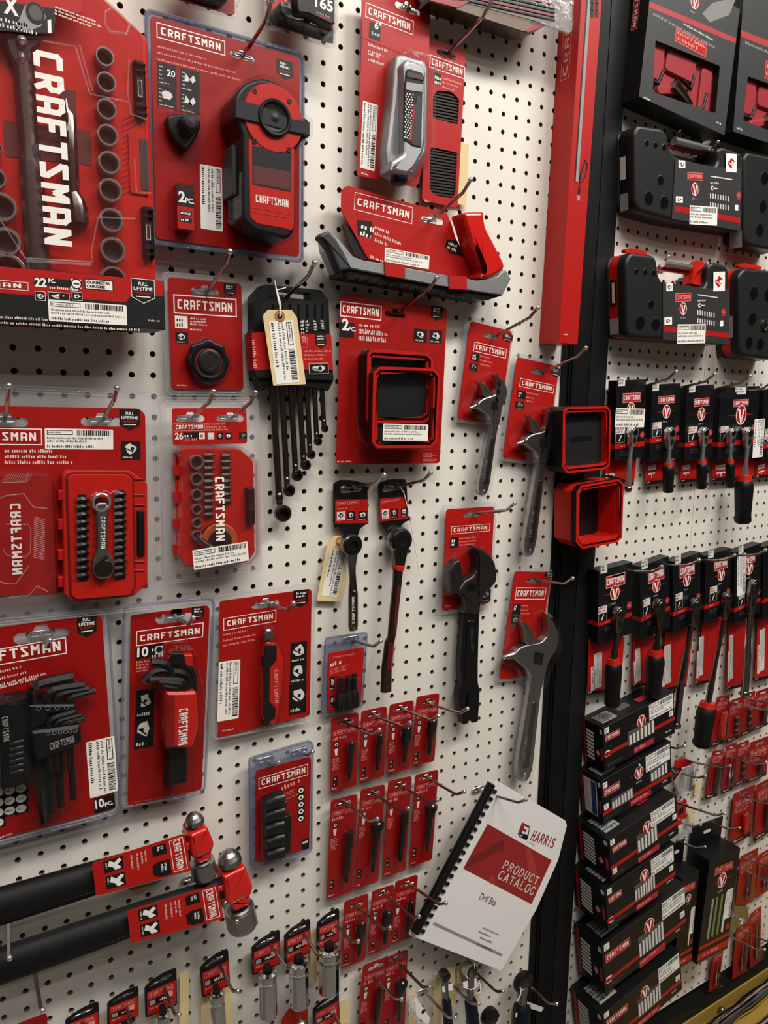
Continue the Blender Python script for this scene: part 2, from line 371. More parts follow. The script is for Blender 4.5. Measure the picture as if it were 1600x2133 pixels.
    def vmark(s, cx, cy, r, z):
        """round red emblem with a white V and two thin wings"""
        s.flat([(cx - 2.6 * r, cy), (cx, cy + r * .12), (cx, cy - r * .12)], z, 'redprint'); s.flat([(cx + 2.6 * r, cy), (cx, cy + r * .12), (cx, cy - r * .12)], z, 'redprint')
        s.flat(circ(cx, cy, r, 22, r * 1.15), z + 1e-4, 'white'); s.flat(circ(cx, cy, r * .88, 22, r * 1.02), z + 2e-4, 'redprint')
        for sg in (-1, 1):
            s.flat([(cx + sg * r * .62, cy + r * .62), (cx + sg * r * .22, cy + r * .62), (cx, cy - r * .35), (cx, cy - r * 1.0), (cx + sg * r * .1, cy - r * 1.0)], z + 3e-4, 'white')
        s.flat([(cx + r * .14, cy + r * .62), (cx + r * .24, cy + r * .62), (cx + r * .05, cy - r * .8), (cx, cy - r * .8)], z + 4e-4, 'redprint')
        s.lines(cx - r * .8, cy - r * 1.45, r * 1.7, r * .38, z + 1e-4, 'greyprint', 1, .05)
    def socket(s, x, y, z, R, h, m='darkchrome', bore=.78, deep=.8):
        s.lathe((x, y, z), [(R * .97, 0), (R, h * .1), (R, h * .96), (R * .96, h), (R * bore * 1.06, h), (R * bore, h * .94), (R * bore, h * (1 - deep)), (0.0001, h * (1 - deep))], m, 20,
                ms=['smoke', 'smoke', 'chrome', 'chrome', 'chrome', 'smoke', 'gripgrey'])
    def done(s, name, parent, **k):
        me = bpy.data.meshes.new(name); me.from_pydata(s.v, [], s.f)
        for m in s.mats: me.materials.append(MT[m] if isinstance(m, str) else m)
        me.polygons.foreach_set('material_index', s.m); me.polygons.foreach_set('use_smooth', s.sm); me.update()
        o = bpy.data.objects.new(name, me); COL.objects.link(o)
        if parent is not None: o.parent = parent.root if isinstance(parent, Pack) else parent
        setp(o, **k); return o
class Pack:
    """a thing hung on the board: its local x runs right, y up and z out towards the aisle"""
    def __init__(s, name, label, cat, quad, d, group=None, lean=None):
        a = [Vector(ray(x, y, -d)) for x, y in quad]
        up = ((a[0] - a[3]) + (a[1] - a[2])).normalized(); rt = Vector((up.y, -up.x))
        s.d = d; s.o = (a[2] + a[3]) / 2; s.X = rt; s.Y = up
        s.w = ((a[1] - a[0]).dot(rt) + (a[2] - a[3]).dot(rt)) / 2; s.h = ((a[0] - a[3]).dot(up) + (a[1] - a[2]).dot(up)) / 2
        r = bpy.data.objects.new(name, None); r.empty_display_size = 0.01; COL.objects.link(r)
        r.matrix_world = Matrix(((rt.x, up.x, 0, s.o.x), (0, 0, -1, -d), (rt.y, up.y, 0, s.o.y), (0, 0, 0, 1)))
        s.root = r; setp(r, label=label, category=cat, group=group)
    def L(s, px, py, dz=0.0):
        p = Vector(ray(px, py, -(s.d + dz))) - s.o
        return (p.dot(s.X), p.dot(s.Y))
    def LL(s, k, dz, *pts): return [s.L(x, y, dz) for x, y in q(k, *pts)]
    def rect(s, k, dz, a, b):
        (x0, y1), (x1, y0) = s.LL(k, dz, a, b); return min(x0, x1), min(y0, y1), max(x0, x1), max(y0, y1)
    def box(s): return rrect(0, s.h / 2, s.w, s.h, 0.004)
def slotshape(cx, cy, w, ang=0):
    h = w * .26
    return [(cx - w / 2 + x, cy + y) for x, y in ((0, -h * .25), (w * .08, -h / 2), (w * .92, -h / 2), (w, -h * .25), (w, h * .1), (w * .92, h * .35), (w * .66, h * .35), (w * .6, h * .8), (w * .4, h * .8), (w * .34, h * .35), (w * .08, h * .35), (0, h * .1))]
def card(P, m, mt='red', slot=None, z=0.0, th=0.0012, r=0.005, outline=None, slots=None):
    ol = outline or rrect(0, P.h / 2, P.w, P.h, r)
    hs = []
    for sl in (slots or ([slot] if slot else [])):
        cx, cy = P.L(*sl[:2], z); hs.append(slotshape(cx, cy, sl[2]))
    if hs: m.holed(ol, hs, z - th, z, mt)
    else: m.slab(ol, z - th, z, mt)
def flange(P, x0, y0, x1, y1, z=-0.001, mt='clearthick', hole=None, r=.008, beads=2, bm=None):
    """the clear rim of a sealed clamshell, with pressed ridges"""
    m = MB(); cx, cy, w, h = (x0 + x1) / 2, (y0 + y1) / 2, x1 - x0, y1 - y0
    m.slab(rrect(cx, cy, w, h, r), z - .0012, z - .0004, mt)
    for k in range(beads):
        o = rrect(cx, cy, w - .003 - .006 * k, h - .003 - .006 * k, r); m.tube([(a, b, z + .0004) for a, b in o + o[:1]], .0009, bm or mt, 6, False)
    m.done('clear_plastic_rim', P)
def sticker(P, x0, y0, x1, y1, z, vert=False, seed=1, parent=None, name='price_sticker', matn='white', ang=0, orange=False):
    m = MB(); w, h = x1 - x0, y1 - y0; cx, cy = (x0 + x1) / 2, (y0 + y1) / 2
    m.slab(rrect(cx, cy, w, h, .0012, 3, ang), z, z + .0002, matn)
    if vert: W_, H_, A = h, w, ang - math.pi / 2
    else: W_, H_, A = w, h, ang
    ca, sa = math.cos(A), math.sin(A)
    def T(a, b): a -= W_ / 2; b -= H_ / 2; return (cx + a * ca - b * sa, cy + a * sa + b * ca)
    z += 3e-4
    m.barcode(*T(W_ * .46, H_ * .68), W_ * .5, H_ * .26, z, A, seed)
    m.frame([T(W_ * .03, H_ * .7), T(W_ * .4, H_ * .7), T(W_ * .4, H_ * .92), T(W_ * .03, H_ * .92)], H_ * .03, z, 'ink')
    m.lines(*T(W_ * .05, H_ * .86), W_ * .3, H_ * .09, z, 'dimprint', 1, .1, A, seed)
    m.lines(*T(W_ * .03, H_ * .60), W_ * .95, H_ * .30, z, 'dimprint', 2, .35, A, seed)
    m.lines(*T(W_ * .03, H_ * .20), W_ * .95, H_ * .13, z, 'ink', 1, .1, A, seed + 3)
    return m.done(name, parent or P)
HOOKN = 0
def hook(what, base, tip, k='P', rise=0.014, r=0.0023, shape=0.018, flat=False, bk=None):
    """chromed peg hook: plate on the board, straight wire, upturned tip with a ball"""
    (b,), (t,) = q(bk or k, base), q(k, tip)
    bx, bz = ray(*b, 0); best = None
    for i in range(20, 330, 2):
        L_ = i / 1000; x, z = ray(*t, -L_); e_ = (x - bx) ** 2 + (z - bz - rise) ** 2
        if best is None or e_ < best[0]: best = (e_, L_, x, z)
    _, L_, x, z = best
    root = bpy.data.objects.new('peg_hook', None); root.empty_display_size = .01; COL.objects.link(root); root.location = (bx, 0, bz)
    setp(root, label=what, category='hook', group='chromed hooks on the pegboard')
    X, Y, Z = x - bx, -L_, z - bz; s_ = shape
    m = MB(); m.tube([(0, 0.004, 0.0), (0, -.006, 0), (X * .12, Y * .15, -.001), (X * .9, Y + s_ * 1.25, Z - s_ * .78), (X * .94, Y + s_ * .9, Z - s_ * .68), (X, Y, Z)], r, 'wirechrome', 8)
    m.done('hook_wire', root)
    m = MB(); m.ball((X, Y, Z), r * 1.5, 'chrome', 10); m.done('hook_ball', root)
    m = MB(); o = rrect(0, 0, .024, .006, .0028); m.tube([(a, -.0035, b) for a, b in o + o[:1]], .0015, 'chrome', 6, False); m.done('hook_plate', root)
    return root
def struct(m, name): o = m.done(name, None); o['kind'] = 'structure'; return o
def boxm(m, x0, x1, y0, y1, z0, z1, mt):
    vs = [(x, y, z) for x in (x0, x1) for y in (y0, y1) for z in (z0, z1)]
    m.add(vs, [(0, 1, 3, 2), (4, 6, 7, 5), (0, 4, 5, 1), (2, 3, 7, 6), (0, 2, 6, 4), (1, 5, 7, 3)], mt)
# ---------------------------------------------------------------- pegboards, posts, floor
I = 0.0254
def pegboard(name, xs, zs, x0, x1, z0, z1, drift):
    m = MB(); R = 0.0036; n = 12; hx = I / 2
    cs = [(math.cos(2 * math.pi * k / n + math.pi / 12), math.sin(2 * math.pi * k / n + math.pi / 12)) for k in range(n)]
    sq = []
    for c, s_ in cs:
        t = 1 / max(abs(c), abs(s_)); sq.append((c * t, s_ * t))
    def edge(v, lo, hi): return min(max(v, lo), hi)
    for i, cx in enumerate(xs):
        for j, cz in enumerate(zs):
            xl = x0 if i == 0 else (cx + xs[i - 1]) / 2; xr = x1 if i == len(xs) - 1 else (cx + xs[i + 1]) / 2
            zt = z1 if j == 0 else (cz + zs[j - 1]) / 2; zb = z0 if j == len(zs) - 1 else (cz + zs[j + 1]) / 2
            vs = [(xr if a > .99 else xl if a < -.99 else cx + a * hx, 0, zt if b > .99 else zb if b < -.99 else cz + b * hx) for a, b in sq]
            vs += [(cx + c * R, 0, cz + s_ * R) for c, s_ in cs]; vs += [(cx + c * R, .0055, cz + s_ * R) for c, s_ in cs]
            m.add(vs, [(k, (k + 1) % n, n + (k + 1) % n, n + k) for k in range(n)], 'pegboard')
            m.add(vs, [(n + k, n + (k + 1) % n, 2 * n + (k + 1) % n, 2 * n + k) for k in range(n)], 'holebrown')
            # square corners between the cell outline and the 12 rays
            for sx_ in (-1, 1):
                for sz_ in (-1, 1):
                    cxn = (xr if sx_ > 0 else xl, 0, zt if sz_ > 0 else zb)
                    a = [k for k in range(n) if abs(sq[k][0] - sx_) < 1e-6 and sq[k][1] * sz_ > 0]; b = [k for k in range(n) if abs(sq[k][1] - sz_) < 1e-6 and sq[k][0] * sx_ > 0]
                    ka = max(a, key=lambda k: abs(sq[k][1])); kb = max(b, key=lambda k: abs(sq[k][0]))
                    m.add([vs[ka], cxn, vs[kb]], [(0, 1, 2)], 'pegboard')
    boxm(m, x0, x1, .0056, .012, z0, z1, 'backdark')
    return struct(m, name)
rows = [-(r) * I for r in range(-24, 62)]
xl_ = [c * I for c in range(-17, 27)]
pegboard('wall_left', xl_, rows, xl_[0] - I / 2, 0.668, rows[-1] - I / 2, rows[0] + I / 2, 0)
xr_ = [(30.43 + c * 1.012) * I for c in range(0, 42)]
rows2 = [-(r + .13) * I for r in range(-26, 61)]
pegboard('wall_right', xr_, rows2, 0.759, xr_[-1] + I / 2, rows2[-1] - .008, rows2[0] + I / 2, 0)
m = MB(); boxm(m, 1.042, 1.0465, -.0009, 0, rows2[-1], .62, 'pegboard'); struct(m, 'trim_1')
m = MB()
for a, b, y, mt in ((.655, .669, -.003, 'postblack'), (.669, .674, -.006, 'postblack'), (.674, .7135, -.009, 'postblack'), (.7135, .7155, -.004, 'postblack'), (.7155, .757, -.009, 'postgrey'), (.757, .761, -.004, 'postblack')):
    boxm(m, a, b, y, .03, -1.75, .75, mt)
struct(m, 'trim_2')
m = MB(); boxm(m, .655, 2.3, -.012, .03, -1.66, -1.563, 'postblack'); struct(m, 'baseboard_right')
m = MB(); boxm(m, -5, 6, -5, .03, -1.80, -1.75, 'tile'); struct(m, 'floor')
m = MB(); boxm(m, -5, 6, -5, .03, 2.3, 2.35, 'ceilwhite'); struct(m, 'ceiling')
m = MB(); boxm(m, -5, 6, -4.2, -4.15, -1.75, 2.3, 'aisle'); struct(m, 'wall_back')
m = MB(); boxm(m, -.6, .66, -.012, .03, -1.75, -1.60, 'postblack'); struct(m, 'baseboard_left')
# ================================================================ A: big socket set
P = Pack('socket_set', 'large clear-lidded red tray of sockets and ratchet, white lettering down its lid', 'socket set', [(-60, -60), (304, 62), (342, 690), (-30, 668)], .062)
w2 = P.w / 2; H = P.h
LX = -w2 - .10
tl_, tr_ = P.L(205, -5), P.L(305, 62)
band = P.L(342, 590)[1]
m = MB()
ol = rounded([(LX, 0), (w2 - .002, 0), (w2 - .002, H - .012), (tl_[0], tl_[1] + .006), (tl_[0] - .03, H + .10), (LX, H + .10)], .006)
m.slab(ol, -.046, -.002, 'redplastic', .003)
m.flat(rounded(P.LL('A1', 0, (30, 1170), (890, 1280), (905, 1620), (50, 1530)), .002), -.0015, 'darkred')
wl1 = P.LL('A1', 0, (0, 300), (430, 330), (320, 700), (345, 1200), (400, 1700), (470, 2640), (250, 2640), (190, 1500), (130, 750), (40, 520)); m.flat(wl1, -.0012, 'darkred')
m.flat(P.LL('A1', 0, (590, 880), (745, 880), (760, 1270), (790, 1900), (850, 2190), (600, 2190), (600, 1500)), -.0012, 'darkred')
for k in range(14):
    a = P.L(255, 250 + k * 12, 0); m.add([(a[0], a[1], -.0012), (a[0] + .014, a[1] + .009, -.0012), (a[0] + .014, a[1] + .0098, -.0012), (a[0], a[1] + .0008, -.0012)], [(0, 1, 2, 3)], 'redlogo')
g = P.LL('A2', 0, (1290, 340), (1440, 320), (1290, -260), (1430, -260))
m.slab(rrect(w2 - .017, (P.L(310, 345)[1]), .020, .062, .002), -.002, 0.0, 'redplastic'); m.slab(rrect(w2 - .011, (P.L(310, 345)[1]), .009, .052, .001), -.001, 0.0006, 'gripgrey')
m.done('tray', P)
m = MB()   # ratchet / breaker bar in the middle
z = .004
m.slab(rounded(P.LL('A1', z, (60, 310), (170, 380), (350, 370), (400, 400), (390, 480), (310, 520), (320, 680), (160, 690), (80, 560), (45, 430)), .004), -.002, z + .006, 'darkchrome', .003, 3)
m.tube([P.L(*q('A1', p)[0], z) + (z,) for p in ((235, 620), (245, 900), (285, 1400), (300, 1600))], [.0105, .0098, .0085, .0098], 'satindark', 14, flat=.8)
m.tube([P.L(*q('A1', (300, 1590))[0], z) + (z,), P.L(*q('A2', (330, 500))[0], z) + (z,), P.L(*q('A2', (365, 1100))[0], z) + (z,)], [.0112, .0122, .012], 'satindark', 14, flat=.7)
m.slab(rrect(*P.L(*q('A2', (335, 520))[0], z), .0085, .13, .004, ang=-.06), z, z + .0072, 'gripgrey', .0006)
m.craft(P.L(*q('A2', (315, 330))[0], z + .0074), P.L(*q('A2', (345, 800))[0], z + .0074), .005, z + .0075, 'satin')
m.ball(P.L(*q('A1', (215, 390))[0], z + .012) + (z + .010,), .005, 'chrome'); m.ball(P.L(*q('A1', (220, 550))[0], z + .012) + (z + .007,), .004, 'chrome', sx=.7, sy=1.5)
m.done('ratchet', P)
m = MB()
m.tube([P.L(*q('A1', p)[0], .004) + (.003,) for p in ((640, 970), (655, 1060), (680, 1130), (690, 1500), (710, 1900))], [.0024, .0034, .0068, .0074, .0072], 'darkchrome', 14)
m.tube([P.L(*q('A2', p)[0], .004) + (.003,) for p in ((690, 330), (720, 400), (735, 480), (745, 620))], [.0074, .0092, .0108, .011], 'darkchrome', 14)
m.done('extension_bar', P)
for i, (x, y, r) in enumerate([(1030, 550, 98), (1045, 800, 103), (1048, 1065, 106), (1060, 1320, 110), (1075, 1590, 115), (1085, 1860, 118)] + [(None, None, None)] * 3 + [(-40, 1445, 60), (-40, 1740, 100)]):
    if x is None:
        x, y, r = ((1065, 585, 118), (1080, 870, 125), (1082, 1150, 128))[i - 6]; k = 'A2'
    else: k = 'A1'
    s_ = CR[k][2]; c = P.L(*q(k, (x, y))[0], .010); rr = abs(P.L(*q(k, (x, y + r))[0], .010)[1] - c[1]) * .98
    m = MB(); m.socket(c[0], c[1], -.004, rr, .014); m.done('socket', P)
for x, y, r in ((20, 460, 78), (60, 790, 80), (70, 1080, 100)):
    c = P.L(*q('A2', (x, y))[0], .01); m = MB(); m.socket(c[0], c[1], -.004, .0135 if r < 90 else .018, .016); m.done('socket', P)
m = MB()   # clear lid with stepped ridges
z = .016
m.dome(rounded([(LX, band - .002), (w2 - .010, band - .002), (w2 - .010, H - .016), (tl_[0], tl_[1]), (tl_[0] - .03, H + .09), (LX, H + .09)], .005), -.001, z, .003, 'redclear')
def rid(m, k, pts, z, r=.0009, mt='clearthick'): m.tube([P.L(*p, z) + (z,) for p in q(k, *pts)], r, mt, 6, False)
rid(m, 'A1', ((420, 400), (740, 455), (880, 920), (1260, 1000)), z + .0008); rid(m, 'A1', ((780, 440), (905, 890)), z + .0008)
rid(m, 'A2', ((0, 580), (240, 950), (880, 985), (870, 880), (935, 560), (1290, 575)), z + .001); rid(m, 'A2', ((250, 975), (870, 1010)), z + .0012, .0014)
rid(m, 'A1', ((1030, 120), (1100, 75), (1230, 170), (1270, 250), (1240, 330), (1080, 310), (1030, 230), (1030, 120)), z + .0008, .0014)
rid(m, 'A1', ((1265, 580), (1250, 900), (1285, 1120), (1440, 1170)), z + .0005); rid(m, 'A2', ((1280, 0), (1300, 320), (1440, 330)), z + .0005)
m.done('clear_lid', P)
m = MB(); z = .0165
a0, a1 = P.L(*q('A1', (325, 482))[0], z), P.L(*q('A2', (425, 812))[0], z)
hh = abs(P.L(*q('A1', (590, 560))[0], z)[0] - P.L(*q('A1', (310, 560))[0], z)[0])
m.craft(a0, a1, hh, z, 'white', t=1.35); m.done('lid_lettering', P)
for k, a, b in (('A1', (1300, 580), (1440, 1180)), ('A2', (1345, 450), (1475, 970))):
    x0, y0, x1, y1 = P.rect(k, .002, a, b); m = MB(); hh = y1 - y0
    m.slab(rrect((x0 + x1) / 2, (y0 + y1) / 2, x1 - x0, hh, .003), -.04, .004, 'blackplastic', .002)
    for t in (.08, .2, .8, .92): m.slab(rrect((x0 + x1) / 2, y0 + hh * t, (x1 - x0) * .9, hh * .05, .001), .003, .008, 'blackplastic', .001)
    m.slab(rrect((x0 + x1) / 2 - .001, (y0 + y1) / 2, (x1 - x0) * .6, hh * .36, .001), .003, .007, 'greyplastic', .001)
    m.frame(rrect((x0 + x1) / 2 - .001, (y0 + y1) / 2, (x1 - x0) * .35, hh * .28, .0005), .0006, .0072, 'offwhite')
    m.done('latch', P)
m = MB()   # printed sleeve along the bottom, folded under
z = .018
m.slab([(LX, 0), (w2 + .001, 0), (w2 + .001, band), (LX, band)], -.044, z, 'ink', .0006)
zz = z + 1e-4
x0, y0, x1, y1 = P.rect('A2', z, (-400, 1090), (1560, 1620)); my = P.L(*q('A2', (700, 1375))[0], z)[1]
cx = P.L(*q('A2', (1200, 1370))[0], z); cx2 = P.L(*q('A2', (1260, 1290))[0], z)
m.flat([(LX, cx[1]), (cx[0], cx[1]), (cx2[0], cx2[1]), (w2, cx2[1]), (w2, band - .0004), (LX, band - .0004)], zz, 'redprint')
lx0, ly0, lx1, ly1 = P.rect('A2', z, (-780, 1095), (272, 1262)); m.logo(lx0, ly0, lx1, ly1, zz + 1e-4, fill='redlogo')
bx = P.rect('A2', z, (320, 1128), (780, 1240)); m.flat([(bx[0], bx[1]), (bx[2], bx[1]), (bx[2], bx[3]), (bx[0], bx[3])], zz + 1e-4, 'ink')
t0 = P.rect('A2', z, (325, 1132), (445, 1228)); m.text('22', t0[0], t0[1], t0[3] - t0[1], zz + 3e-4, 'white', w=t0[2] - t0[0], bold=.04)
t0 = P.rect('A2', z, (458, 1142), (528, 1188)); m.text('PC.', t0[0], t0[1], t0[3] - t0[1], zz + 3e-4, 'white', w=t0[2] - t0[0], bold=.04)
m.lines(*P.L(*q('A2', (470, 1212))[0], z), .042, .0032, zz + 3e-4, 'white', 1, .1)
t0 = P.rect('A2', z, (672, 1146), (776, 1243)); m.flat([(t0[0], t0[1]), (t0[2], t0[1]), (t0[2], t0[3]), (t0[0], t0[3])], zz + 2e-4, 'white')
c = P.L(*q('A2', (727, 1195))[0], z); m.flat(circ(c[0], c[1], .0055), zz + 3e-4, 'ink'); m.flat(circ(c[0], c[1], .0042), zz + 4e-4, 'white'); m.flat([(c[0] - .0028, c[1] - .0006), (c[0] + .0028, c[1] - .0006), (c[0] + .0028, c[1] + .0006), (c[0] - .0028, c[1] + .0006)], zz + 5e-4, 'ink')
t0 = P.rect('A2', z, (812, 1152), (1072, 1256)); m.flat([(t0[0] - .001, t0[1] - .001), (t0[2] + .001, t0[1] - .001), (t0[2] + .001, t0[3] + .001), (t0[0] - .001, t0[3] + .001)], zz + 1e-4, 'ink'); m.flat([(t0[0], t0[1]), (t0[2], t0[1]), (t0[2], t0[3]), (t0[0], t0[3])], zz + 2e-4, 'white')
hh = t0[3] - t0[1]; m.text('GUNMETAL', t0[0] + .001, t0[1] + hh * .55, hh * .36, zz + 3e-4, 'ink', w=(t0[2] - t0[0]) * .9, bold=.04); m.text('CHROME', t0[0] + .001, t0[1] + hh * .1, hh * .34, zz + 3e-4, 'ink', w=(t0[2] - t0[0]) * .68, bold=.04)
for i, (a, b) in enumerate((((330, 1262), (435, 1358)), ((455, 1268), (662, 1358)), ((682, 1268), (785, 1358)))):
    t0 = P.rect('A2', z, a, b); m.icon(*t0, zz + 1e-4, i, 'ink', 'white', cap=False); m.frame([(t0[0], t0[1]), (t0[2], t0[1]), (t0[2], t0[3]), (t0[0], t0[3])], .0004, zz + 4e-4, 'white')
t0 = P.rect('A2', z, (1245, 1138), (1478, 1392)); m.badge(*t0, zz + 2e-4)
m.frame([(t0[0] - 2e-4, t0[3] + 1e-4), (t0[0], t0[1] + (t0[3] - t0[1]) * .25), ((t0[0] + t0[2]) / 2, t0[1]), (t0[2], t0[1] + (t0[3] - t0[1]) * .25), (t0[2], t0[3])], .0006, zz + 4e-4, 'white')
for y in (1460, 1515): m.lines(*P.L(*q('A2', (-600, y))[0], z), .20, .0028, zz + 1e-4, 'offwhite', 1, .1)
m.lines(*P.L(*q('A2', (1410, 1532))[0], z), .018, .0022, zz + 1e-4, 'offwhite', 1, .1)
m.done('printed_sleeve', P)
t0 = P.rect('A2', z, (455, 1345), (1210, 1590)); sticker(P, *t0, z + 4e-4, seed=5)
m = MB()   # top label, red over black, under the lid glare
z = .0172
m.slab(rounded(P.LL('A1', z, (-500, -400), (825, -200), (800, 120), (760, 130), (440, 70), (-500, -60)), .001), z - .0006, z, 'redprint')
m.slab(P.LL('A1', z, (-500, -60), (540, 85), (550, 180), (520, 330), (360, 330), (-500, 260)), z - .0003, z + .0003, 'ink')
c0 = P.L(*q('A1', (-10, 118))[0], z); m.text('X', c0[0] + .004, c0[1], .0155, z + .0005, 'white', w=.013, bold=.04)
m.lines(*P.L(*q('A1', (-60, 150))[0], z), .035, .004, z + .0005, 'offwhite', 1, .1); m.lines(*P.L(*q('A1', (-60, 205))[0], z), .038, .004, z + .0005, 'offwhite', 1, .1)
m.flat(P.LL('A1', z, (150, 285), (200, 160), (240, 60), (330, 40), (420, 90), (450, 170), (400, 260), (300, 300)), z + .0005, 'greyprint')
m.flat(circ(*P.L(*q('A1', (345, 135))[0], z), .0085, 18, .010), z + .0007, 'ink'); m.flat(circ(*P.L(*q('A1', (350, 130))[0], z), .006, 18, .007), z + .0009, 'dimprint')
m.flat(P.LL('A1', z, (465, 200), (500, 190), (505, 330), (470, 325)), z + .0005, 'white')
m.lines(*P.L(*q('A1', (540, 60))[0], z), .05, .009, z + .0005, 'white', 3, .45, ang=-.1)
m.done('top_label', P)

# ================================================================ B: distance tool on card
P = Pack('laser_measure_pack', 'red card with a round-headed black and red digital measure and a small 2 PC. box', 'packaged tool', [(314, 30), (624, 122), (624, 538), (324, 494)], .03)
m = MB(); card(P, m, 'red', (*q('B1', (840, 455))[0], .031))
z = 1e-4
m.logo(*P.rect('B1', 0, (140, 170), (697, 475))[:0] or (*P.L(*q('B1', (142, 305))[0]), *P.L(*q('B1', (697, 335))[0])), z)
for y in (365, 415, 468): m.lines(*P.L(*q('B1', (142, y))[0]), .075 + .03 * (y > 400) , .0026, z, 'pinkprint', 1, .15)
for i, (a, b) in enumerate((((148, 515), (303, 700)), ((332, 562), (490, 755)), ((148, 700), (303, 878)), ((332, 752), (490, 920)))):
    x0, y0 = P.L(*q('B1', (a[0], (a[1] + b[1]) / 2 + 70))[0]); x1, y1 = P.L(*q('B1', (b[0], (a[1] + b[1]) / 2 - 70))[0]); m.flat([(x0, y0), (x1, y0), (x1, y1), (x0, y1)], z, 'ink')
    w_, h_ = x1 - x0, y1 - y0
    if i == 0: m.text('20', x0 + w_ * .5, y0 + h_ * .45, h_ * .3, z + 1e-4, 'white', w=w_ * .42)
    else: m.flat([(x0 + w_ * (.5 + .3 * math.cos(t)), y0 + h_ * (.58 + .22 * math.sin(t * (1 + i % 2)))) for t in (0, .9, 1.9, 2.8, 4, 5.2)], z + 1e-4, 'offwhite')
    for t in (.2, .38, .56, .74): m.lines(x0 + w_ * .1, y0 + h_ * (t + .1), w_ * .22, h_ * .07, z + 1e-4, 'offwhite', 1, .1)
    m.lines(x0 + w_ * .08, y0 + h_ * .13, w_ * .8, h_ * .08, z + 1e-4, 'offwhite', 1, .1)
x0, y1 = P.L(*q('B1', (1115, 450))[0]); x1, y0 = P.L(*q('B1', (1252, 655))[0]); m.badge(x0, y0 - .002, x1, y1 - .003, z, False)
m.done('backing_card', P)
x0, y0 = P.L(323, 496); x1, y1 = P.L(624, 122)
m = MB(); ex = .006; m.frame(rrect(0, P.h / 2, P.w + 2 * ex, P.h + 2 * ex, .008), .008, -.0012, 'clearblue'); m.frame(rrect(0, P.h / 2, P.w + 2 * ex, P.h + 2 * ex, .008), .008, -.0030, 'clearblue')
for k in (0, .004): o = rrect(0, P.h / 2, P.w + 2 * ex - k, P.h + 2 * ex - k, .008); m.tube([(a, b, -.001) for a, b in o + o[:1]], .0014, 'clearblue', 6, False)
m.done('clear_plastic_rim', P)
sticker(P, *P.L(*q('B2', (500, 1000))[0]), *P.L(*q('B2', (672, 508))[0]), 2e-4, vert=True, seed=8)
dz = .048
rim = P.LL('B1', dz, (770, 915), (775, 800), (805, 735), (860, 675), (940, 640), (1020, 632), (1120, 665), (1210, 730), (1285, 830), (1325, 935), (1350, 975), (1388, 990), (1388, 1112), (1345, 1125), (1310, 1170), (1275, 1225), (1275, 1800), (1262, 1880), (1220, 1935), (1170, 1940), (940, 1878), (870, 1820), (835, 1760), (835, 1110), (800, 1010), (775, 965))
m = MB(); m.slab(rounded(rim, .003), .002, dz, 'blackplastic', .004, 3); m.done('tool_body', P)
m = MB()
c = P.L(*q('B1', (1092, 965))[0], dz); rv = abs(P.L(*q('B1', (1025, 672))[0], dz)[1] - P.L(*q('B1', (1160, 1290))[0], dz)[1]) / 2 - .002
m.slab(circ(c[0], c[1], rv, 40), dz - .001, dz + .001, 'redplastic', .0008)
bp = P.LL('B1', dz, (885, 1130), (1262, 1200), (1258, 1850), (1235, 1880), (1180, 1860), (955, 1820), (900, 1770))
m.slab(rounded(bp, .003), dz - .001, dz + .0008, 'redplastic', .0008)
m.slab(rounded(P.LL('B1', dz, (915, 1185), (1235, 1240), (1228, 1560), (918, 1500)), .001), dz, dz + .0011, 'ink'); m.slab(P.LL('B1', dz, (925, 1345), (1225, 1400), (1222, 1545), (925, 1490)), dz, dz + .0013, 'darkred')
cc = circ(c[0], c[1], rv - .0002, 40); m.slab(cc, dz, dz + .0016, 'redplastic', .0008)
for x, y in ((942, 740), (1222, 825), (942, 1146), (1218, 1215)):
    u = P.L(*q('B1', (x, y))[0], dz + .002); m.lathe((u[0], u[1], dz + .0016), [(.0030, 0), (.0028, .0006), (.0012, .0006), (.001, -.0004), (.0001, -.0004)], 'ink', 12)
u = P.L(*q('B1', (945, 785 + 858))[0], dz); u2 = P.L(*q('B1', (1210, 838 + 858 + 20))[0], dz); m.craft(u, (u2[0], u[1]), .0085, dz + .001, 'white')
for y in (1582, 1690, 1725): a, b = P.LL('B1', dz, (918, y), (1235, y + 55)); m.tube([(a[0], a[1], dz + .0008), (b[0], b[1], dz + .0008)], .0004, 'redlogo', 6)
m.done('red_face', P)
m = MB(); bb = P.LL('B1', dz + .003, (780, 805), (960, 850), (1215, 960), (1385, 992), (1385, 1108), (1210, 1070), (960, 1000), (775, 955)); m.slab(bb, dz, dz + .004, 'greyplastic', .001)
m.lathe((c[0], c[1], dz), [(.0205, .001), (.0205, .0048), (.019, .006), (.017, .0058), (.015, .0034), (.010, .0026), (.0001, .0024)], 'blackplastic', 32)
m.ball((c[0], c[1], dz - .005), .0125, 'ink', 16, sz=.8); m.done('dial', P)
m = MB(); m.slab(rrect(*P.L(*q('B2', (765, 530))[0], .03), .006, .055, .002), .004, .034, 'gripgrey', .001); m.done('side_grip', P)
m = MB()
x0, y0, x1, y1 = P.rect('B2', .012, (262, 635), (450, 1010)); sm = MB()
fx0, fy1 = P.L(*q('B2', (305, 635))[0], .014); fx1, fy0 = P.L(*q('B2', (448, 1015))[0], .014)
sm.slab([(fx0, fy0), (fx1, fy0), (fx1, fy1), (fx0, fy1)], 0, .014, 'redlogo'); h_ = fy1 - fy0; w_ = fx1 - fx0
sm.flat([(fx0, fy0 + h_ * .52), (fx1, fy0 + h_ * .52), (fx1, fy1), (fx0, fy1)], .0142, 'ink'); sm.flat([(fx0, fy0), (fx1, fy0), (fx1, fy0 + h_ * .51), (fx0, fy0 + h_ * .51)], .0142, 'redprint')
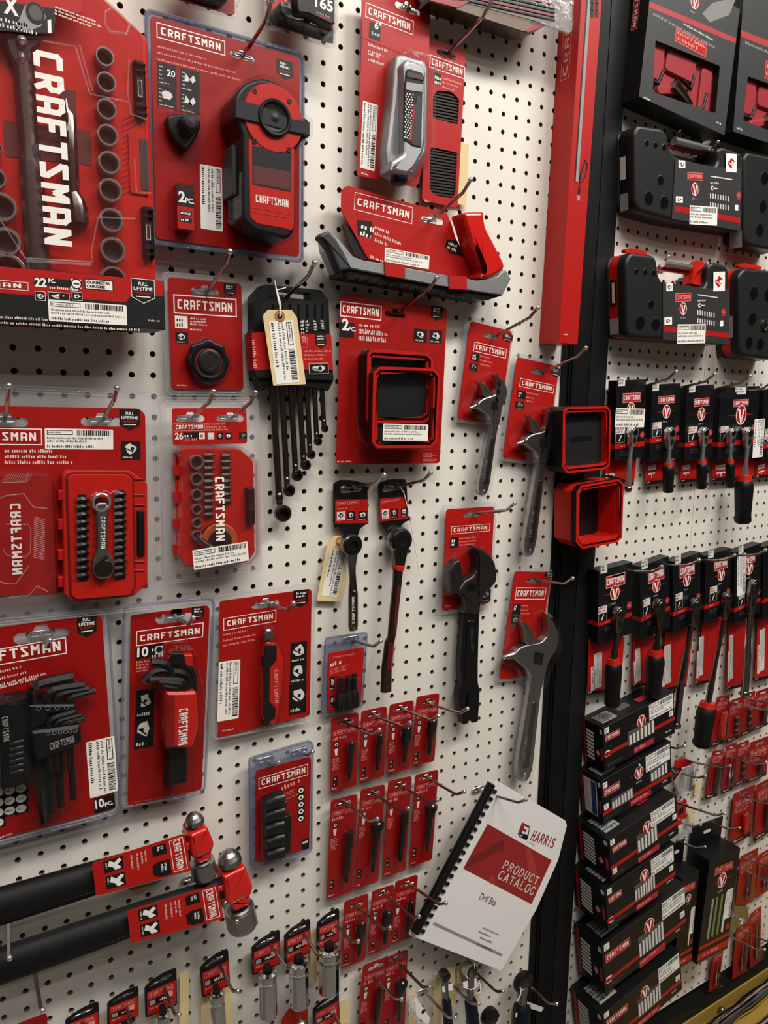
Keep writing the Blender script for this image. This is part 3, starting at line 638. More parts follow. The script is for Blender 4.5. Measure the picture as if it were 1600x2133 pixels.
sm.text('2', fx0 + w_ * .08, fy0 + h_ * .6, h_ * .25, .0144, 'white', bold=.03); sm.text('PC.', fx0 + w_ * .48, fy0 + h_ * .6, h_ * .12, .0144, 'white', bold=.03)
for t in (.36, .21): sm.flat([(fx0 + w_ * .14, fy0 + h_ * (t - .05)), (fx0 + w_ * .86, fy0 + h_ * (t - .05)), (fx0 + w_ * .86, fy0 + h_ * (t + .05)), (fx0 + w_ * .14, fy0 + h_ * (t + .05))], .0143, 'ink'); sm.lines(fx0 + w_ * .2, fy0 + h_ * (t + .03), w_ * .6, h_ * .06, .0145, 'white', 1, .1)
sm.done('count_box', P)
m = MB(); tri = P.LL('B1', .018, (232, 920), (330, 905), (440, 905), (510, 950), (520, 1010), (480, 1110), (400, 1225), (300, 1130), (245, 1030)); m.slab(rounded(tri, .006), 0, .012, 'blackplastic', .003, 3)
c = P.L(*q('B1', (425, 985))[0], .03); m.lathe((c[0], c[1], .010), [(.011, 0), (.0105, .012), (.009, .016), (.006, .018), (.0001, .0185)], 'greyplastic', 24); m.done('corner_marker', P)
m = MB()
m.dome(inset(ccw(rim), -.003), 0, dz + .006, .0015, 'clear'); m.dome(inset(ccw(tri), -.0035), 0, .022, .003, 'clear'); m.dome([(fx0 - .006, fy0 - .004), (fx1 + .004, fy0 - .004), (fx1 + .004, fy1 + .004), (fx0 - .006, fy1 + .004)], 0, .016, .002, 'clear')
m.done('clear_blister', P)

# ================================================================ C, D: packs cut by the top edge
P = Pack('blister_pack', 'clear blister pack with red insert, only its lower end showing at the top edge', 'packaged tool', [(365, -140), (488, -120), (488, 30), (372, 2)], .035)
m = MB(); card(P, m, 'red'); m.done('backing_card', P)
m = MB(); m.slab(rrect(-.01, .03, .07, .05, .015), 0, .012, 'blackplastic', .005, 3); m.done('tool_body', P)
flange(P, -P.w / 2 - .003, -.004, P.w / 2 + .004, P.h, -.0006); m = MB(); m.dome(rrect(-.005, .035, .085, .065, .012), 0, .02, .004, 'clear'); m.done('clear_blister', P)
P = Pack('flashlight_pack', 'blister pack reading 165 on a black box, cut by the top edge', 'packaged tool', [(556, -160), (700, -120), (692, 92), (560, 48)], .03)
m = MB(); card(P, m, 'redprint'); a = P.L(560, 20); m.flat([(-P.w / 2, 0), (P.w / 2, 0), (P.w / 2, a[1] + .002), (-P.w / 2, a[1] + .002)], 1e-4, 'greyplastic'); m.done('backing_card', P)
m = MB(); bq = P.LL('B1', .03, (1270, -60), (1590, -60), (1590, 190), (1560, 195), (1385, 110), (1295, 95)); m.slab(bq, 0, .03, 'ink', .001)
x0, y0, x1, y1 = P.rect('B1', .03, (1425, -60), (1580, 60)); m.text('165', P.L(*q('B1', (1428, 55))[0], .03)[0], P.L(*q('B1', (1428, 55))[0], .03)[1], .0125, .0303, 'white', w=.024, bold=.03)
m.lines(*P.L(*q('B1', (1440, 85))[0], .03), .026, .003, .0303, 'greyprint', 1, .1, ang=-.1); m.lines(*P.L(*q('B1', (1450, 110))[0], .03), .026, .003, .0303, 'redprint', 1, .1, ang=-.1); m.done('count_box', P)
m = MB(); m.slab(rrect(0, .014, P.w * .8, .018, .006), 0, .016, 'greyplastic', .004, 3); m.done('tool_body', P)
flange(P, -P.w / 2 - .004, -.006, P.w / 2 + .004, P.h, -.0006); m = MB(); m.dome(rrect(.0, .06, P.w * .95, .12, .01), 0, .022, .003, 'clear'); m.done('clear_blister', P)

# ================================================================ E: small block plane card
P = Pack('surface_plane_pack', 'tall red card holding a silver cast shaving plane, barcode label up its left side', 'packaged tool', [(756, -40), (898, 0), (868, 388), (745, 364)], .022)
m = MB(); sl = P.L(*q('E1', (655, 70))[0])
tr = P.L(*q('E1', (848, 0))[0]); n1 = P.L(*q('E1', (835, 470))[0]); n2 = P.L(*q('E1', (820, 470))[0])
ol = rounded([(-P.w / 2 + .004, 0), P.LL('E1', 0, (735, 1590))[0], P.LL('E1', 0, (800, 1200))[0], n1, (tr[0], tr[1] + .004), (tr[0] - .01, tr[1] + .012), (-P.w / 2 - .004, tr[1] + .03), P.LL('E1', 0, (225, 1500))[0]], .004)
ol = rounded(P.LL('E1', 0, (222, 1500), (262, 300), (262, -80), (830, -20), (850, 20), (835, 460), (800, 1350), (735, 1590), (700, 1595)), .003)
m.holed(ol, [slotshape(sl[0], sl[1], .040, 0)], -.0012, 0, 'redprint')
z = 1e-4
a, b = P.L(*q('E1', (290, 145))[0]), P.L(*q('E1', (707, 175))[0]); m.logo(a[0], a[1], b[0], b[1] - .001, z)
a, b = P.L(*q('E1', (320, 320))[0]), P.L(*q('E1', (425, 215))[0]); m.flat([(a[0], a[1]), (b[0], a[1]), (b[0], b[1]), (a[0], b[1])], z, 'ink'); m.text('6"', a[0] + .008, a[1] + .013, .0095, z + 1e-4, 'white', bold=.03); m.lines(a[0] + .004, a[1] + .009, .019, .004, z + 1e-4, 'white', 1, .05)
for i, y in enumerate((365, 420, 445, 495)): m.lines(*P.L(*q('E1', (316, y))[0]), .038 - .012 * (i == 2), .0042, z, 'offwhite', 1, .25)
m.lines(*P.L(*q('E1', (258, 1468))[0]), .016, .003, z, 'offwhite', 1, .1)
a, b = P.L(*q('E1', (262, 322))[0]), P.L(*q('E1', (835, 468))[0]); m.tube([(a[0], a[1], 0), (b[0], a[1] - .003, 0)], .0004, 'redlogo', 4)
m.done('backing_card', P)
a, b = P.L(*q('E1', (232, 1430))[0]), P.L(*q('E1', (398, 900))[0]); sticker(P, a[0] + .002, a[1], b[0], b[1], 2e-4, vert=True, seed=3)
m = MB(); dz = .034
body = P.LL('E1', dz, (600, 520), (640, 490), (760, 520), (800, 570), (822, 620), (805, 760), (800, 1290), (760, 1400), (700, 1500), (640, 1560), (480, 1530), (470, 1400), (520, 1330), (600, 1300), (610, 1200), (600, 900), (620, 800), (615, 640))
m.slab(rounded(P.LL('E1', .012, (530, 490), (570, 470), (770, 530), (812, 600), (800, 1320), (680, 1520), (520, 1530), (450, 1500), (440, 1300), (490, 900), (510, 640)), .004), 0, .02, 'castalu', .006, 3)
m.slab(rounded(P.LL('E1', dz, (615, 545), (650, 500), (770, 540), (815, 600), (812, 1200), (790, 1310), (720, 1440), (650, 1500), (500, 1460), (520, 1370), (620, 1310), (625, 800)), .003), .008, dz, 'castalu', .005, 3)
m.done('plane_body', P)
m = MB(); x0, y0, x1, y1 = P.rect('E1', dz, (635, 610), (795, 1240))
m.slab(rounded(P.LL('E1', dz + .001, (640, 600), (660, 585), (780, 625), (795, 660), (780, 790), (770, 1260), (700, 1245), (625, 1190), (630, 770), (635, 680)), .001), dz - .002, dz + .0008, 'ink')
m.slab(P.LL('E1', dz + .001, (640, 700), (785, 720), (775, 790), (635, 770)), dz, dz + .0016, 'satin', .0004); m.slab(P.LL('E1', dz + .001, (645, 610), (780, 640), (785, 690), (640, 660)), dz, dz + .002, 'gunmetal', .0006)
m.slab(P.LL('E1', dz + .001, (730, 820), (770, 830), (770, 1250), (690, 1235)), dz, dz + .0014, 'gripgrey')
r0 = P.LL('E1', dz + .001, (632, 790), (705, 800), (680, 1200), (622, 1180)); m.flat(r0, dz + .001, 'blackoxide')
for i in range(18):
    for j in range(3):
        t = (i + .5) / 18; l = Vector(r0[0]).lerp(Vector(r0[3]), t); r_ = Vector(r0[1]).lerp(Vector(r0[2]), t); c = l.lerp(r_, (j + (.3 if i % 2 else .7)) / 3)
        m.flat(circ(c.x, c.y, .0011, 8), dz + .0013, 'white')
m.flat(P.LL('E1', dz + .001, (700, 890), (722, 890), (690, 1215), (672, 1205)), dz + .0013, 'redlogo'); m.done('blade_window', P)
m = MB(); c = P.L(*q('E1', (585, 1535))[0], .02); m.lathe((c[0], c[1] + .004, .018), [(.0001, -.012), (.009, -.01), (.012, -.004), (.012, .002), (.008, .004), (.0001, .005)], 'blackplastic', 16, ax='y'); m.done('adjusting_knob', P)
m = MB(); m.dome(inset(ccw(rounded(P.LL('E1', .012, (530, 490), (570, 470), (770, 530), (812, 600), (800, 1320), (700, 1520), (520, 1540), (450, 1500), (440, 1300), (490, 900), (510, 640)), .004)), -.004), 0, dz + .004, .0045, 'clear'); m.done('clear_blister', P)

# ================================================================ F: blades card
P = Pack('plane_blade_pack', 'narrow red card with two windows of dark ribbed rasp blades, right of the silver plane', 'packaged blades', [(893, 80), (972, 105), (952, 432), (880, 418)], .014)
m = MB(); sl = P.L(*q('E1', (985, 462))[0]); wn1 = rounded(P.LL('E1', 0, (870, 820), (910, 770), (1030, 785), (1095, 850), (1085, 1065), (868, 1010)), .004); wn2 = rounded(P.LL('E1', 0, (848, 1255), (1080, 1305), (1060, 1650), (1040, 1695), (890, 1670), (840, 1620)), .004)
m.holed(rrect(0, P.h / 2, P.w, P.h, .005), [slotshape(sl[0], sl[1], .034), wn1, wn2], -.001, 0, 'redprint')
z = 1e-4; a, b = P.L(*q('E1', (838, 575))[0]), P.L(*q('E1', (1145, 545))[0]); m.logo(a[0], a[1], b[0], b[1] - .004, z)
a, b = P.L(*q('E1', (872, 712))[0]), P.L(*q('E1', (938, 635))[0]); m.flat([(a[0], a[1]), (b[0], a[1]), (b[0], b[1]), (a[0], b[1])], z, 'ink'); m.lines(a[0] + .002, b[1] - .004, .013, .012, z + 1e-4, 'white', 2, .3)
for y in (655, 690, 730): m.lines(*P.L(*q('E1', (950, y))[0]), .037, .0034, z, 'pinkprint', 1, .2)
m.lines(*P.L(*q('E1', (800, 1705))[0]), .014, .003, z, 'offwhite', 1, .1); m.done('backing_card', P)
for wdn in (wn1, wn2):
    m = MB(); xs_ = [p[0] for p in wdn]; ys_ = [p[1] for p in wdn]; x0, x1, y0, y1 = min(xs_) - .001, max(xs_) + .001, min(ys_) - .001, max(ys_) + .001
    m.slab([(x0, y0), (x1, y0), (x1, y1), (x0, y1)], -.0035, -.0028, 'steelblade'); n = int((y1 - y0) / .0042)
    for k in range(n + 1): yy = y0 + (k + .2) * .0042; m.slab([(x0, yy), (x1, yy + .004), (x1, yy + .0058), (x0, yy + .0018)], -.0028, -.0014, 'steelblade', .0004)
    m.done('rasp_blade', P)
P2 = Pack('price_tag', 'buff string tag hanging half hidden behind the two-window blade card', 'tag', [(930, 290), (975, 300), (968, 428), (926, 420)], .006)
m = MB(); m.slab(rrect(.002, P2.h / 2, P2.w, P2.h, .002), 0, .0006, 'manila'); m.done('tag_card', P2)

# ================================================================ G: long plane
P = Pack('hand_plane_pack', 'red handled silver body plane with its slanted red display card', 'packaged tool', [(700, 386), (1000, 462), (1000, 612), (700, 560)], .02)
m = MB(); sl = P.L(*q('G1', (915, 372))[0]); ol = rounded(P.LL('G1', .006, (232, 130), (275, 98), (1045, 315), (1085, 405), (1110, 500), (1280, 830), (1060, 795), (560, 695), (435, 665), (300, 420), (228, 290)), .003)
m.holed(ol, [slotshape(sl[0], sl[1], .040, 0)], .004, .006, 'redprint'); z = .0061
m.flat(P.LL('G1', .006, (225, 294), (1105, 498), (1108, 503), (226, 299)), z, 'redlogo')
p = P.LL('G1', z, (325, 285), (775, 398), (782, 268), (332, 148)); m.frame(p, .0008, z + 1e-4, 'white')
a, b, c = P.LL('G1', z, (350, 250), (752, 355), (355, 190)); m.craft(a, b, (Vector(c) - Vector(a)).length * .95, z + 1e-4, 'white')
p = P.LL('G1', z, (348, 362), (468, 378), (470, 508), (355, 488)); m.flat(p, z, 'ink'); m.lines(*P.LL('G1', z, (385, 392))[0], .022, .018, z + 1e-4, 'white', 2, .3, ang=-.2)
for i, y in enumerate((405, 455, 505)): m.lines(*P.LL('G1', z, (490, y))[0], (.03, .048, .022)[i], .0052, z, 'offwhite', 1, .2, ang=-.24)
m.flat(P.LL('G1', z, (1045, 515), (1125, 528), (1195, 655), (1065, 625), (1030, 570)), z, 'ink'); m.lines(*P.LL('G1', z, (1060, 530))[0], .020, .012, z + 1e-4, 'white', 2, .3, ang=-.25); m.lines(*P.LL('G1', z, (1060, 580))[0], .020, .003, z + 1e-4, 'redprint', 1, .1, ang=-.25)
m.lines(*P.LL('G1', z, (455, 640))[0], .028, .004, z, 'offwhite', 1, .1, ang=-.2)
for a, b in (((565, 695), (715, 815)), ((1060, 795), (1200, 905))):
    m.slab(P.LL('G1', .032, (a[0], a[1]), (b[0], b[1] - 100), (b[0], b[1]), (a[0] + 5, a[1] + 105)), .006, .0325, 'redprint')
m.done('display_card', P)
a, b = P.LL('G1', z, (570, 690), (905, 640)); ctr = P.LL('G1', z, (738, 665))[0]; u, v = P.LL('G1', z, (560, 580), (905, 645)); an = math.atan2(v[1] - u[1], v[0] - u[0]); ww = (Vector(u) - Vector(v)).length; hh_ = (Vector(P.LL('G1', z, (575, 690))[0]) - Vector(u)).length
sticker(P, ctr[0] - ww / 2, ctr[1] - hh_ / 2, ctr[0] + ww / 2, ctr[1] + hh_ / 2, z + 2e-4, seed=9, ang=an)
m = MB(); dz = .03
al = P.LL('G1', dz, (130, 450), (200, 500), (325, 650), (410, 680), (560, 702), (1060, 795), (1280, 835), (1440, 800), (1500, 745), (1545, 820), (1480, 950), (1300, 925), (900, 860), (700, 820), (315, 745), (220, 765), (195, 690), (150, 590))
m.slab(al, -.004, dz, 'castalu', .0015); m.slab(P.LL('G1', dz + .0005, (720, 742), (1060, 800), (1060, 885), (720, 822)), dz - .001, dz + .0008, 'castalu', .0005)
m.done('plane_body', P)
m = MB(); sole = P.LL('G1', .02, (250, 770), (330, 760), (1330, 950), (1440, 960), (1330, 992), (230, 790)); m.slab(P.LL('G1', dz - .004, (235, 765), (320, 745), (900, 858), (1475, 952), (1350, 990), (240, 800)), -.012, dz - .004, 'blackoxide', .0008)
for k in range(60):
    a = P.LL('G1', dz - .004, (260 + k * 18, 770 + k * 3.3))[0]; m.add([(a[0], a[1], dz - .0035), (a[0] + .0008, a[1], dz - .0035), (a[0] + .0035, a[1] - .008, dz - .0035), (a[0] + .0027, a[1] - .008, dz - .0035)], [(0, 1, 2, 3)], 'steelblade')
m.done('rasp_sole', P)
m = MB(); m.slab(rounded(P.LL('G1', dz + .004, (60, 500), (80, 465), (130, 450), (190, 510), (250, 610), (315, 745), (215, 765), (150, 600), (100, 530)), .003), dz - .012, dz + .004, 'gripgrey', .003, 3); m.done('front_grip', P)
m = MB(); hl = P.LL('G1', dz, (1155, 315), (1200, 302), (1325, 300), (1325, 345), (1340, 430), (1400, 540), (1500, 740), (1380, 820), (1285, 825), (1325, 740), (1290, 680), (1235, 590), (1215, 500))
m.slab(rounded(hl, .012, 6), dz - .024, dz + .004, 'redpaint', .006, 4, sm=True); m.done('handle', P)
m = MB(); m.slab(P.LL('G1', .004, (235, 400), (330, 640), (420, 680), (300, 420)), 0, .004, 'ink'); m.done('card_fold', P)

# ================================================================ H: clear pack over the top right
P = Pack('hacksaw_pack', 'long clear plastic pack with a dark striped insert, jutting in at the top edge', 'packaged tool', [(900, -180), (1190, -170), (1190, 62), (900, -40)], .05)
m = MB(); pp = P.LL('TR', 0, (-100, -300), (1460, -300), (1460, 300), (1430, 325), (1100, 200), (100, -60)); m.slab(pp, -.002, 0, 'frost')
m.done('clear_plastic_rim', P)
m = MB(); m.slab(P.LL('TR', .0, (0, -200), (1440, -200), (1330, 180), (1180, 180), (1040, 320), (960, 300), (80, 10)), -.03, -.001, 'gunmetal', .001)
for k, c_ in enumerate(('ink', 'redlogo', 'steelblade', 'ink', 'redlogo')): m.slab(P.LL('TR', .001, (200 + k * 40, -60 - k * 30), (1300, 190 - k * 38), (1300, 205 - k * 38), (200 + k * 40, -45 - k * 30)), 0, .0012, c_)
m.slab(P.LL('TR', 0, (100, 0), (470, 10), (340, 80), (80, 10)), -.03, .001, 'redlogo'); m.slab(P.LL('TR', 0, (1000, 300), (1110, 225), (1190, 260), (1030, 318)), -.03, .001, 'redlogo'); m.done('printed_insert', P)
m = MB(); m.dome(P.LL('TR', 0, (600, -250), (1455, -250), (1455, 300), (1430, 318), (1100, 205), (600, 80)), 0, .012, .006, 'clear')
m.tube([P.L(*q('TR', p_)[0], .001) + (.001,) for p_ in ((1458, -200), (1460, 290), (1430, 322), (1080, 200))], .0024, 'clearthick', 6); m.done('clear_blister', P)
# ================================================================ I: tall red level box
P = Pack('level_box', 'very tall narrow bright red carton beside the black post, a cable printed on its front', 'carton', [(1212, 0), (1253.5, 0), (1204, 719.5), (1163, 718)], .046)
m = MB()
fl = P.LL('RA', 0, (355, -200), (500, -200), (330, 2304), (205, 2298))
x0, x1 = P.L(1163, 718)[0], P.L(1204, 719)[0]; x1 += .004; y0, y1 = 0.002, P.h + .02
x0, x1 = -P.w / 2, P.w / 2; y1 = P.h + .08
m.slab([(x0, y0), (x1, y0), (x1, y1), (x0, y1)], -.044, 0, 'redprint', .0006)
z = 1e-4
for k in range(8):
    for j in range(2):
        c = P.L(*q('RA', (425 + j * 32, 92 - k * 46 ))[0]); m.slab(rrect(c[0], c[1], .0075, .011, .002), 0, .0003, 'ink')
a = P.L(*q('RA', (340, 640))[0]); b = P.L(*q('RA', (310, 1215))[0])
m.flat([(x0 + .010, b[1]), (x0 + .016, b[1]), (x0 + .016, y1), (x0 + .010, y1)], z, 'ink'); m.flat([(x0 + .013, b[1] + .002), (x0 + .019, b[1] + .002), (x0 + .019, y1), (x0 + .013, y1)], z + 1e-4, 'greyprint')
c = [P.L(*q('RA', p_)[0]) for p_ in ((380, 1065), (395, 1110), (375, 1180), (340, 1240), (350, 1160), (372, 1080), (395, 1090))]; m.tube([(a[0], a[1], .0003) for a in c], .0016, 'ink', 6, flat=.2)
c = P.L(*q('RA', (340, 1270))[0]); m.flat(rrect(c[0], c[1], .005, .012, .001), 2e-4, 'ink'); c = P.L(*q('RA', (336, 1320))[0]); m.flat(rrect(c[0], c[1], .006, .008, .001), 2e-4, 'greyprint')
m.lines(P.L(1174, 694)[0], P.L(1174, 694)[1], .013, .003, z, 'offwhite', 1, .1)
# printed band on the left side of the carton
yl1 = P.L(*q('RA', (262, 190))[0], -.02)[1]; yl0 = P.L(*q('RA', (210, 505))[0], -.02)[1]
k0 = len(m.v)
m.frame([(-.034, yl0), (-.016, yl0), (-.016, yl0 + .185), (-.034, yl0 + .185)], .0008, 0, 'pinkprint'); m.craft((-.020, yl0 + .005), (-.020, yl0 + .18), .010, 0, 'pinkprint')
m.v[k0:] = [(x0 - 2e-4, v[1], v[0]) for v in m.v[k0:]]
m.done('carton', P)
def head(P, m, k, lg, mt='red', slot=None, sw=.028, z=1e-4, outline=None, r=.005):
    """card with its boxed logo between two pixel corners"""
    card(P, m, mt, (*q(k, slot)[0], sw) if slot else None, outline=outline, r=r)
    if lg: a, b = P.L(*q(k, lg[0])[0]), P.L(*q(k, lg[1])[0]); m.logo(a[0], a[1], b[0], b[1], z)
def badge(P, m, k, a, b, full=False, z=1e-4): m.badge(*P.rect(k, 0, a, b), z, full)
def icon(P, m, k, a, b, seed, z=1e-4, **kw): m.icon(*P.rect(k, 0, a, b), z, seed, **kw)
def lns(P, m, k, pts, w, h, mt='offwhite', z=1e-4, ang=0):
    for p_ in pts: m.lines(*P.L(*q(k, p_)[0]), w, h, z, mt, 1, .2, ang)
# ================================================================ J: ring tool card
P = Pack('filter_cap_pack', 'small red card with a round black scalloped cap under clear plastic', 'packaged tool', [(351, 577), (501, 591), (509, 815), (356, 808)], .012)
m = MB(); head(P, m, 'J1', ((118, 488), (597, 378)), slot=(358, 318), sw=.036, mt='red2')
badge(P, m, 'J1', (498, 258), (598, 365)); a = P.rect('J1', 0, (125, 505), (225, 605)); m.flat([(a[0], a[1]), (a[2], a[1]), (a[2], a[3]), (a[0], a[3])], 1e-4, 'white'); m.lines(a[0] + .002, a[3] - .002, .013, .012, 2e-4, 'ink', 2, .25)
icon(P, m, 'J1', (128, 628), (230, 722), 4); lns(P, m, 'J1', ((243, 518), (243, 540), (243, 562), (243, 603)), .026, .0028); lns(P, m, 'J1', ((142, 1030),), .018, .0026); m.done('backing_card', P)
flange(P, -P.w / 2 - .007, -.008, P.w / 2 + .008, P.h + .007)
c = P.L(*q('J1', (385, 855))[0], .008); R = .0262; m = MB()
m.slab([(c[0] + (R + .0012 * math.cos(8 * t)) * math.cos(t), c[1] + (R + .0012 * math.cos(8 * t)) * math.sin(t)) for t in [2 * math.pi * i / 64 for i in range(64)]], 0, .010, 'blackplastic', .003, 3)
m.lathe((c[0], c[1], 0), [(.0215, .010), (.0205, .0125), (.0175, .0118), (.0172, .009)], 'blackplastic', 40); m.lathe((c[0], c[1], 0), [(.0170, .0101), (.0150, .0103)], 'redlogo', 40)
m.lathe((c[0], c[1], 0), [(.0145, .009), (.0142, .014), (.012, .0148), (.0001, .015)], 'greyplastic', 32); m.lathe((c[0], c[1], 0), [(.010, .0151), (.0096, .0155), (.0092, .0151)], 'gripgrey', 32); m.done('cap', P)
m = MB(); m.dome(circ(c[0], c[1], R + .005, 32), 0, .019, .005, 'clear'); m.done('clear_blister', P)
# ================================================================ K: wrench rack
P = Pack('wrench_set', 'black hanging rack of seven long gunmetal combination wrenches with a red sleeve', 'wrench set', [(528, 592), (686, 625), (694, 815), (540, 812)], .03)
ol = rounded(P.LL('J1', 0, (735, 350), (815, 265), (1245, 310), (1302, 385), (1312, 640), (1342, 1000), (1300, 1085), (1250, 1060), (870, 1040), (790, 1085), (765, 990), (735, 960), (712, 640), (735, 610)), .002)
m = MB(); hh_ = rounded(P.LL('J1', 0, (900, 300), (1165, 335), (1168, 385), (915, 365)), .001); m.holed(ol, [hh_], -.022, 0, 'blackplastic')
rim = P.LL('J1', .003, (795, 440), (840, 378), (1230, 400), (1285, 470), (1290, 620), (790, 600)); m.frame(rim, .0012, .0006, 'greyplastic'); m.flat(inset(ccw(rim), .0012), .0004, 'ink')
for x in (880, 945, 1010, 1075, 1140, 1200, 1255): a = P.LL('J1', 0, (x, 420), (x, 600)); m.tube([(a[0][0], a[0][1], .001), (a[1][0], a[1][1], .001)], .0012, 'blackplastic', 6)
for i, x in enumerate((1085, 1122, 1185, 1238)): m.lines(*P.LL('J1', .002, (x, 540))[0], .006, .018 - i * .002, .0035, 'offwhite', 4, .25)
m.done('rack', P)
m = MB(); sl = P.LL('J1', .004, (712, 640), (780, 632), (1325, 650), (1340, 925), (860, 920), (735, 925)); m.slab(sl, -.024, .004, 'redprint', .0006)
bx = P.LL('J1', .004, (735, 925), (860, 918), (1338, 935), (1342, 1000), (760, 980)); m.slab(bx, -.024, .0035, 'ink')
a = P.rect('J1', .004, (1060, 672), (1145, 750)); m.frame([(a[0], a[1]), (a[2], a[1]), (a[2], a[3]), (a[0], a[3])], .0006, .0042, 'pinkprint'); m.craft((a[0] + .008, a[1] + .006), (a[2] - .002, a[1] + .006), .009, .0042, 'pinkprint', 'AN')
m.badge(*P.rect('J1', .004, (1198, 640), (1288, 758)), .0042, False)
for y in (770, 800, 830): m.lines(*P.LL('J1', .004, (1112, y))[0], .042, .0026, .0042, 'pinkprint', 1, .1)
a = P.rect('J1', .004, (1150, 870), (1302, 950)); m.icon(*a, .0042, 5, cap=False); m.frame([(a[0], a[1]), (a[2], a[1]), (a[2], a[3]), (a[0], a[3])], .0005, .0046, 'white')
m.lines(*P.LL('J1', .004, (742, 690))[0], .055, .005, .0042, 'pinkprint', 1, .1, ang=-math.pi / 2); m.done('printed_sleeve', P)
WR = [((872, 1030), (925, 1900), (955, 2020), 64), ((945, 1040), (985, 1770), (1003, 1845), 46), ((1015, 1040), (1050, 1670), (1065, 1730), 44), ((1080, 1040), (1112, 1600), (1130, 1650), 40), ((1138, 1030), (1160, 1510), (1172, 1570), 34), ((1195, 1020), (1212, 1420), (1224, 1470), 32), ((1250, 1010), (1268, 1320), (1276, 1370), 29)]
for i, (a, b, c, r) in enumerate(WR):
    m = MB(); zz = -.012 + .001 * i; pa, pb, pc = P.LL('J1', zz, a, b, c); rr = abs(P.LL('J1', zz, (c[0], c[1] + r))[0][1] - pc[1]); k = rr / .017
    sh = rrect((pa[0] + pb[0]) / 2, (pa[1] + pb[1]) / 2, .0105 * (.55 + .45 * k), (Vector(pa) - Vector(pb)).length + .02, .002, 3, math.atan2(pb[0] - pa[0], pa[1] - pb[1]))
    m.slab(sh, zz - .003 * k, zz + .003 * k, 'gunmetal', .0018, 3)
    c0 = (pc[0], pc[1]); m.lathe((pc[0], pc[1], zz - .001), [(rr * .6, -rr * .4), (rr, -rr * .35), (rr * 1.02, rr * .3), (rr * .9, rr * .45), (rr * .62, rr * .42), (rr * .56, -rr * .3), (.0001, -rr * .3)], 'gunmetal', 24, ms=['gunmetal'] * 4 + ['darkchrome', 'ink'])
    m.ball((pb[0], pb[1], zz), rr * .62, 'gunmetal', 14, sx=.8, sy=1.2, sz=.6); m.done('combination_wrench', P)
PT = Pack('price_tag', 'buff string tag with barcode tied on the front of the wrench rack', 'tag', [(552, 645), (618, 648), (638, 802), (568, 803)], .042)
m = MB(); tg = PT.LL('J1', 0, (800, 505), (838, 460), (1020, 460), (1062, 520), (1130, 1030), (880, 1042)); hc = PT.LL('J1', 0, (930, 512))[0]
m.holed(rounded(tg, .001), [circ(hc[0], hc[1], .0035, 14)], -.0004, 0, 'manila'); m.lathe((hc[0], hc[1], 0), [(.0074, .0001), (.0072, .0003), (.0036, .0003)], 'reinforce', 20); m.done('tag_card', PT)
c1 = PT.LL('J1', 0, (965, 785))[0]; sticker(PT, c1[0] - .0165, c1[1] - .039, c1[0] + .0165, c1[1] + .039, 1e-4, vert=True, seed=4, ang=.0)
m = MB(); pts = [(hc[0], hc[1], 0), (hc[0] + .001, hc[1] + .012, .0015), *(PT.LL('J1', 0, (915, 370))[0] + (0,),), *(PT.LL('J1', -.01, (885, 240))[0] + (-.008,),)]; m.tube(pts, .0009, 'string', 6); m.tube([pts[0], (hc[0] + .003, hc[1] + .014, .001), *(PT.LL('J1', -.004, (905, 310))[0] + (-.004,),), *(PT.LL('J1', -.01, (975, 292))[0] + (-.010,),)], .0008, 'string', 6); m.done('string', PT)
# ================================================================ L: two-piece tray card
P = Pack('parts_tray_pack', 'big red card with two black and red square trays nested under plastic', 'packaged trays', [(712, 615), (930, 640), (918, 962), (698, 970)], .022)
m = MB(); head(P, m, 'L1', ((137, 478), (558, 375)), 'red2', (693, 455), .034)
a = P.rect('L1', 0, (132, 532), (277, 700)); m.flat([(a[0], a[1]), (a[2], a[1]), (a[2], a[3]), (a[0], a[3])], 1e-4, 'ink'); m.text('2', a[0] + .004, a[1] + .009, .016, 2e-4, 'white', bold=.03); m.text('PC.', a[0] + .0145, a[1] + .009, .006, 2e-4, 'white')
lns(P, m, 'L1', ((325, 548), (325, 598), (325, 622), (325, 668), (325, 690)), .052, .005); badge(P, m, 'L1', (1058, 368), (1172, 532))
icon(P, m, 'L1', (885, 600), (1012, 750), 8); icon(P, m, 'L1', (1045, 612), (1163, 762), 9); lns(P, m, 'L1', ((110, 1935),), .026, .0032); m.lines(*P.LL('L1', 0, (980, 1862))[0], .026, .013, 1e-4, 'pinkprint', 6, .4); m.done('backing_card', P)
def tray(P, k, dz, fr, depth, nm='parts_tray'):
    """square tray: black outer wall, red double rim, dark floor"""
    m = MB(); o = fr
    m.holed(o, [inset(ccw(o), .0035)], dz - depth, dz - .0012, 'blackplastic'); m.holed(o, [inset(ccw(o), .0040)], dz - .0012, dz, 'redplastic')
    i1 = inset(ccw(o), .0075); m.holed(i1, [inset(i1, .0028)], dz - depth * .8, dz - .0025, 'redplastic'); m.holed(inset(ccw(o), .0035), [i1], dz - depth * .9, dz - .008, 'ink')
    m.slab(inset(ccw(o), .003), dz - depth, dz - depth * .72, 'greyplastic'); return m
t1 = P.LL('L1', .026, (415, 860), (455, 812), (1025, 852), (1082, 915), (1060, 1500), (1000, 1560), (420, 1560), (400, 1500))
t2 = P.LL('L1', .038, (475, 1050), (540, 985), (1090, 1005), (1152, 1075), (1120, 1745), (1065, 1808), (510, 1812), (462, 1745))
m = tray(P, 0, .026, rounded(t1, .002), .024); m.done('parts_tray', P); m = tray(P, 0, .038, rounded(t2, .002), .022); m.done('parts_tray', P)
sticker(P, *P.rect('L1', .040, (570, 1562), (1018, 1738)), .041, seed=12)
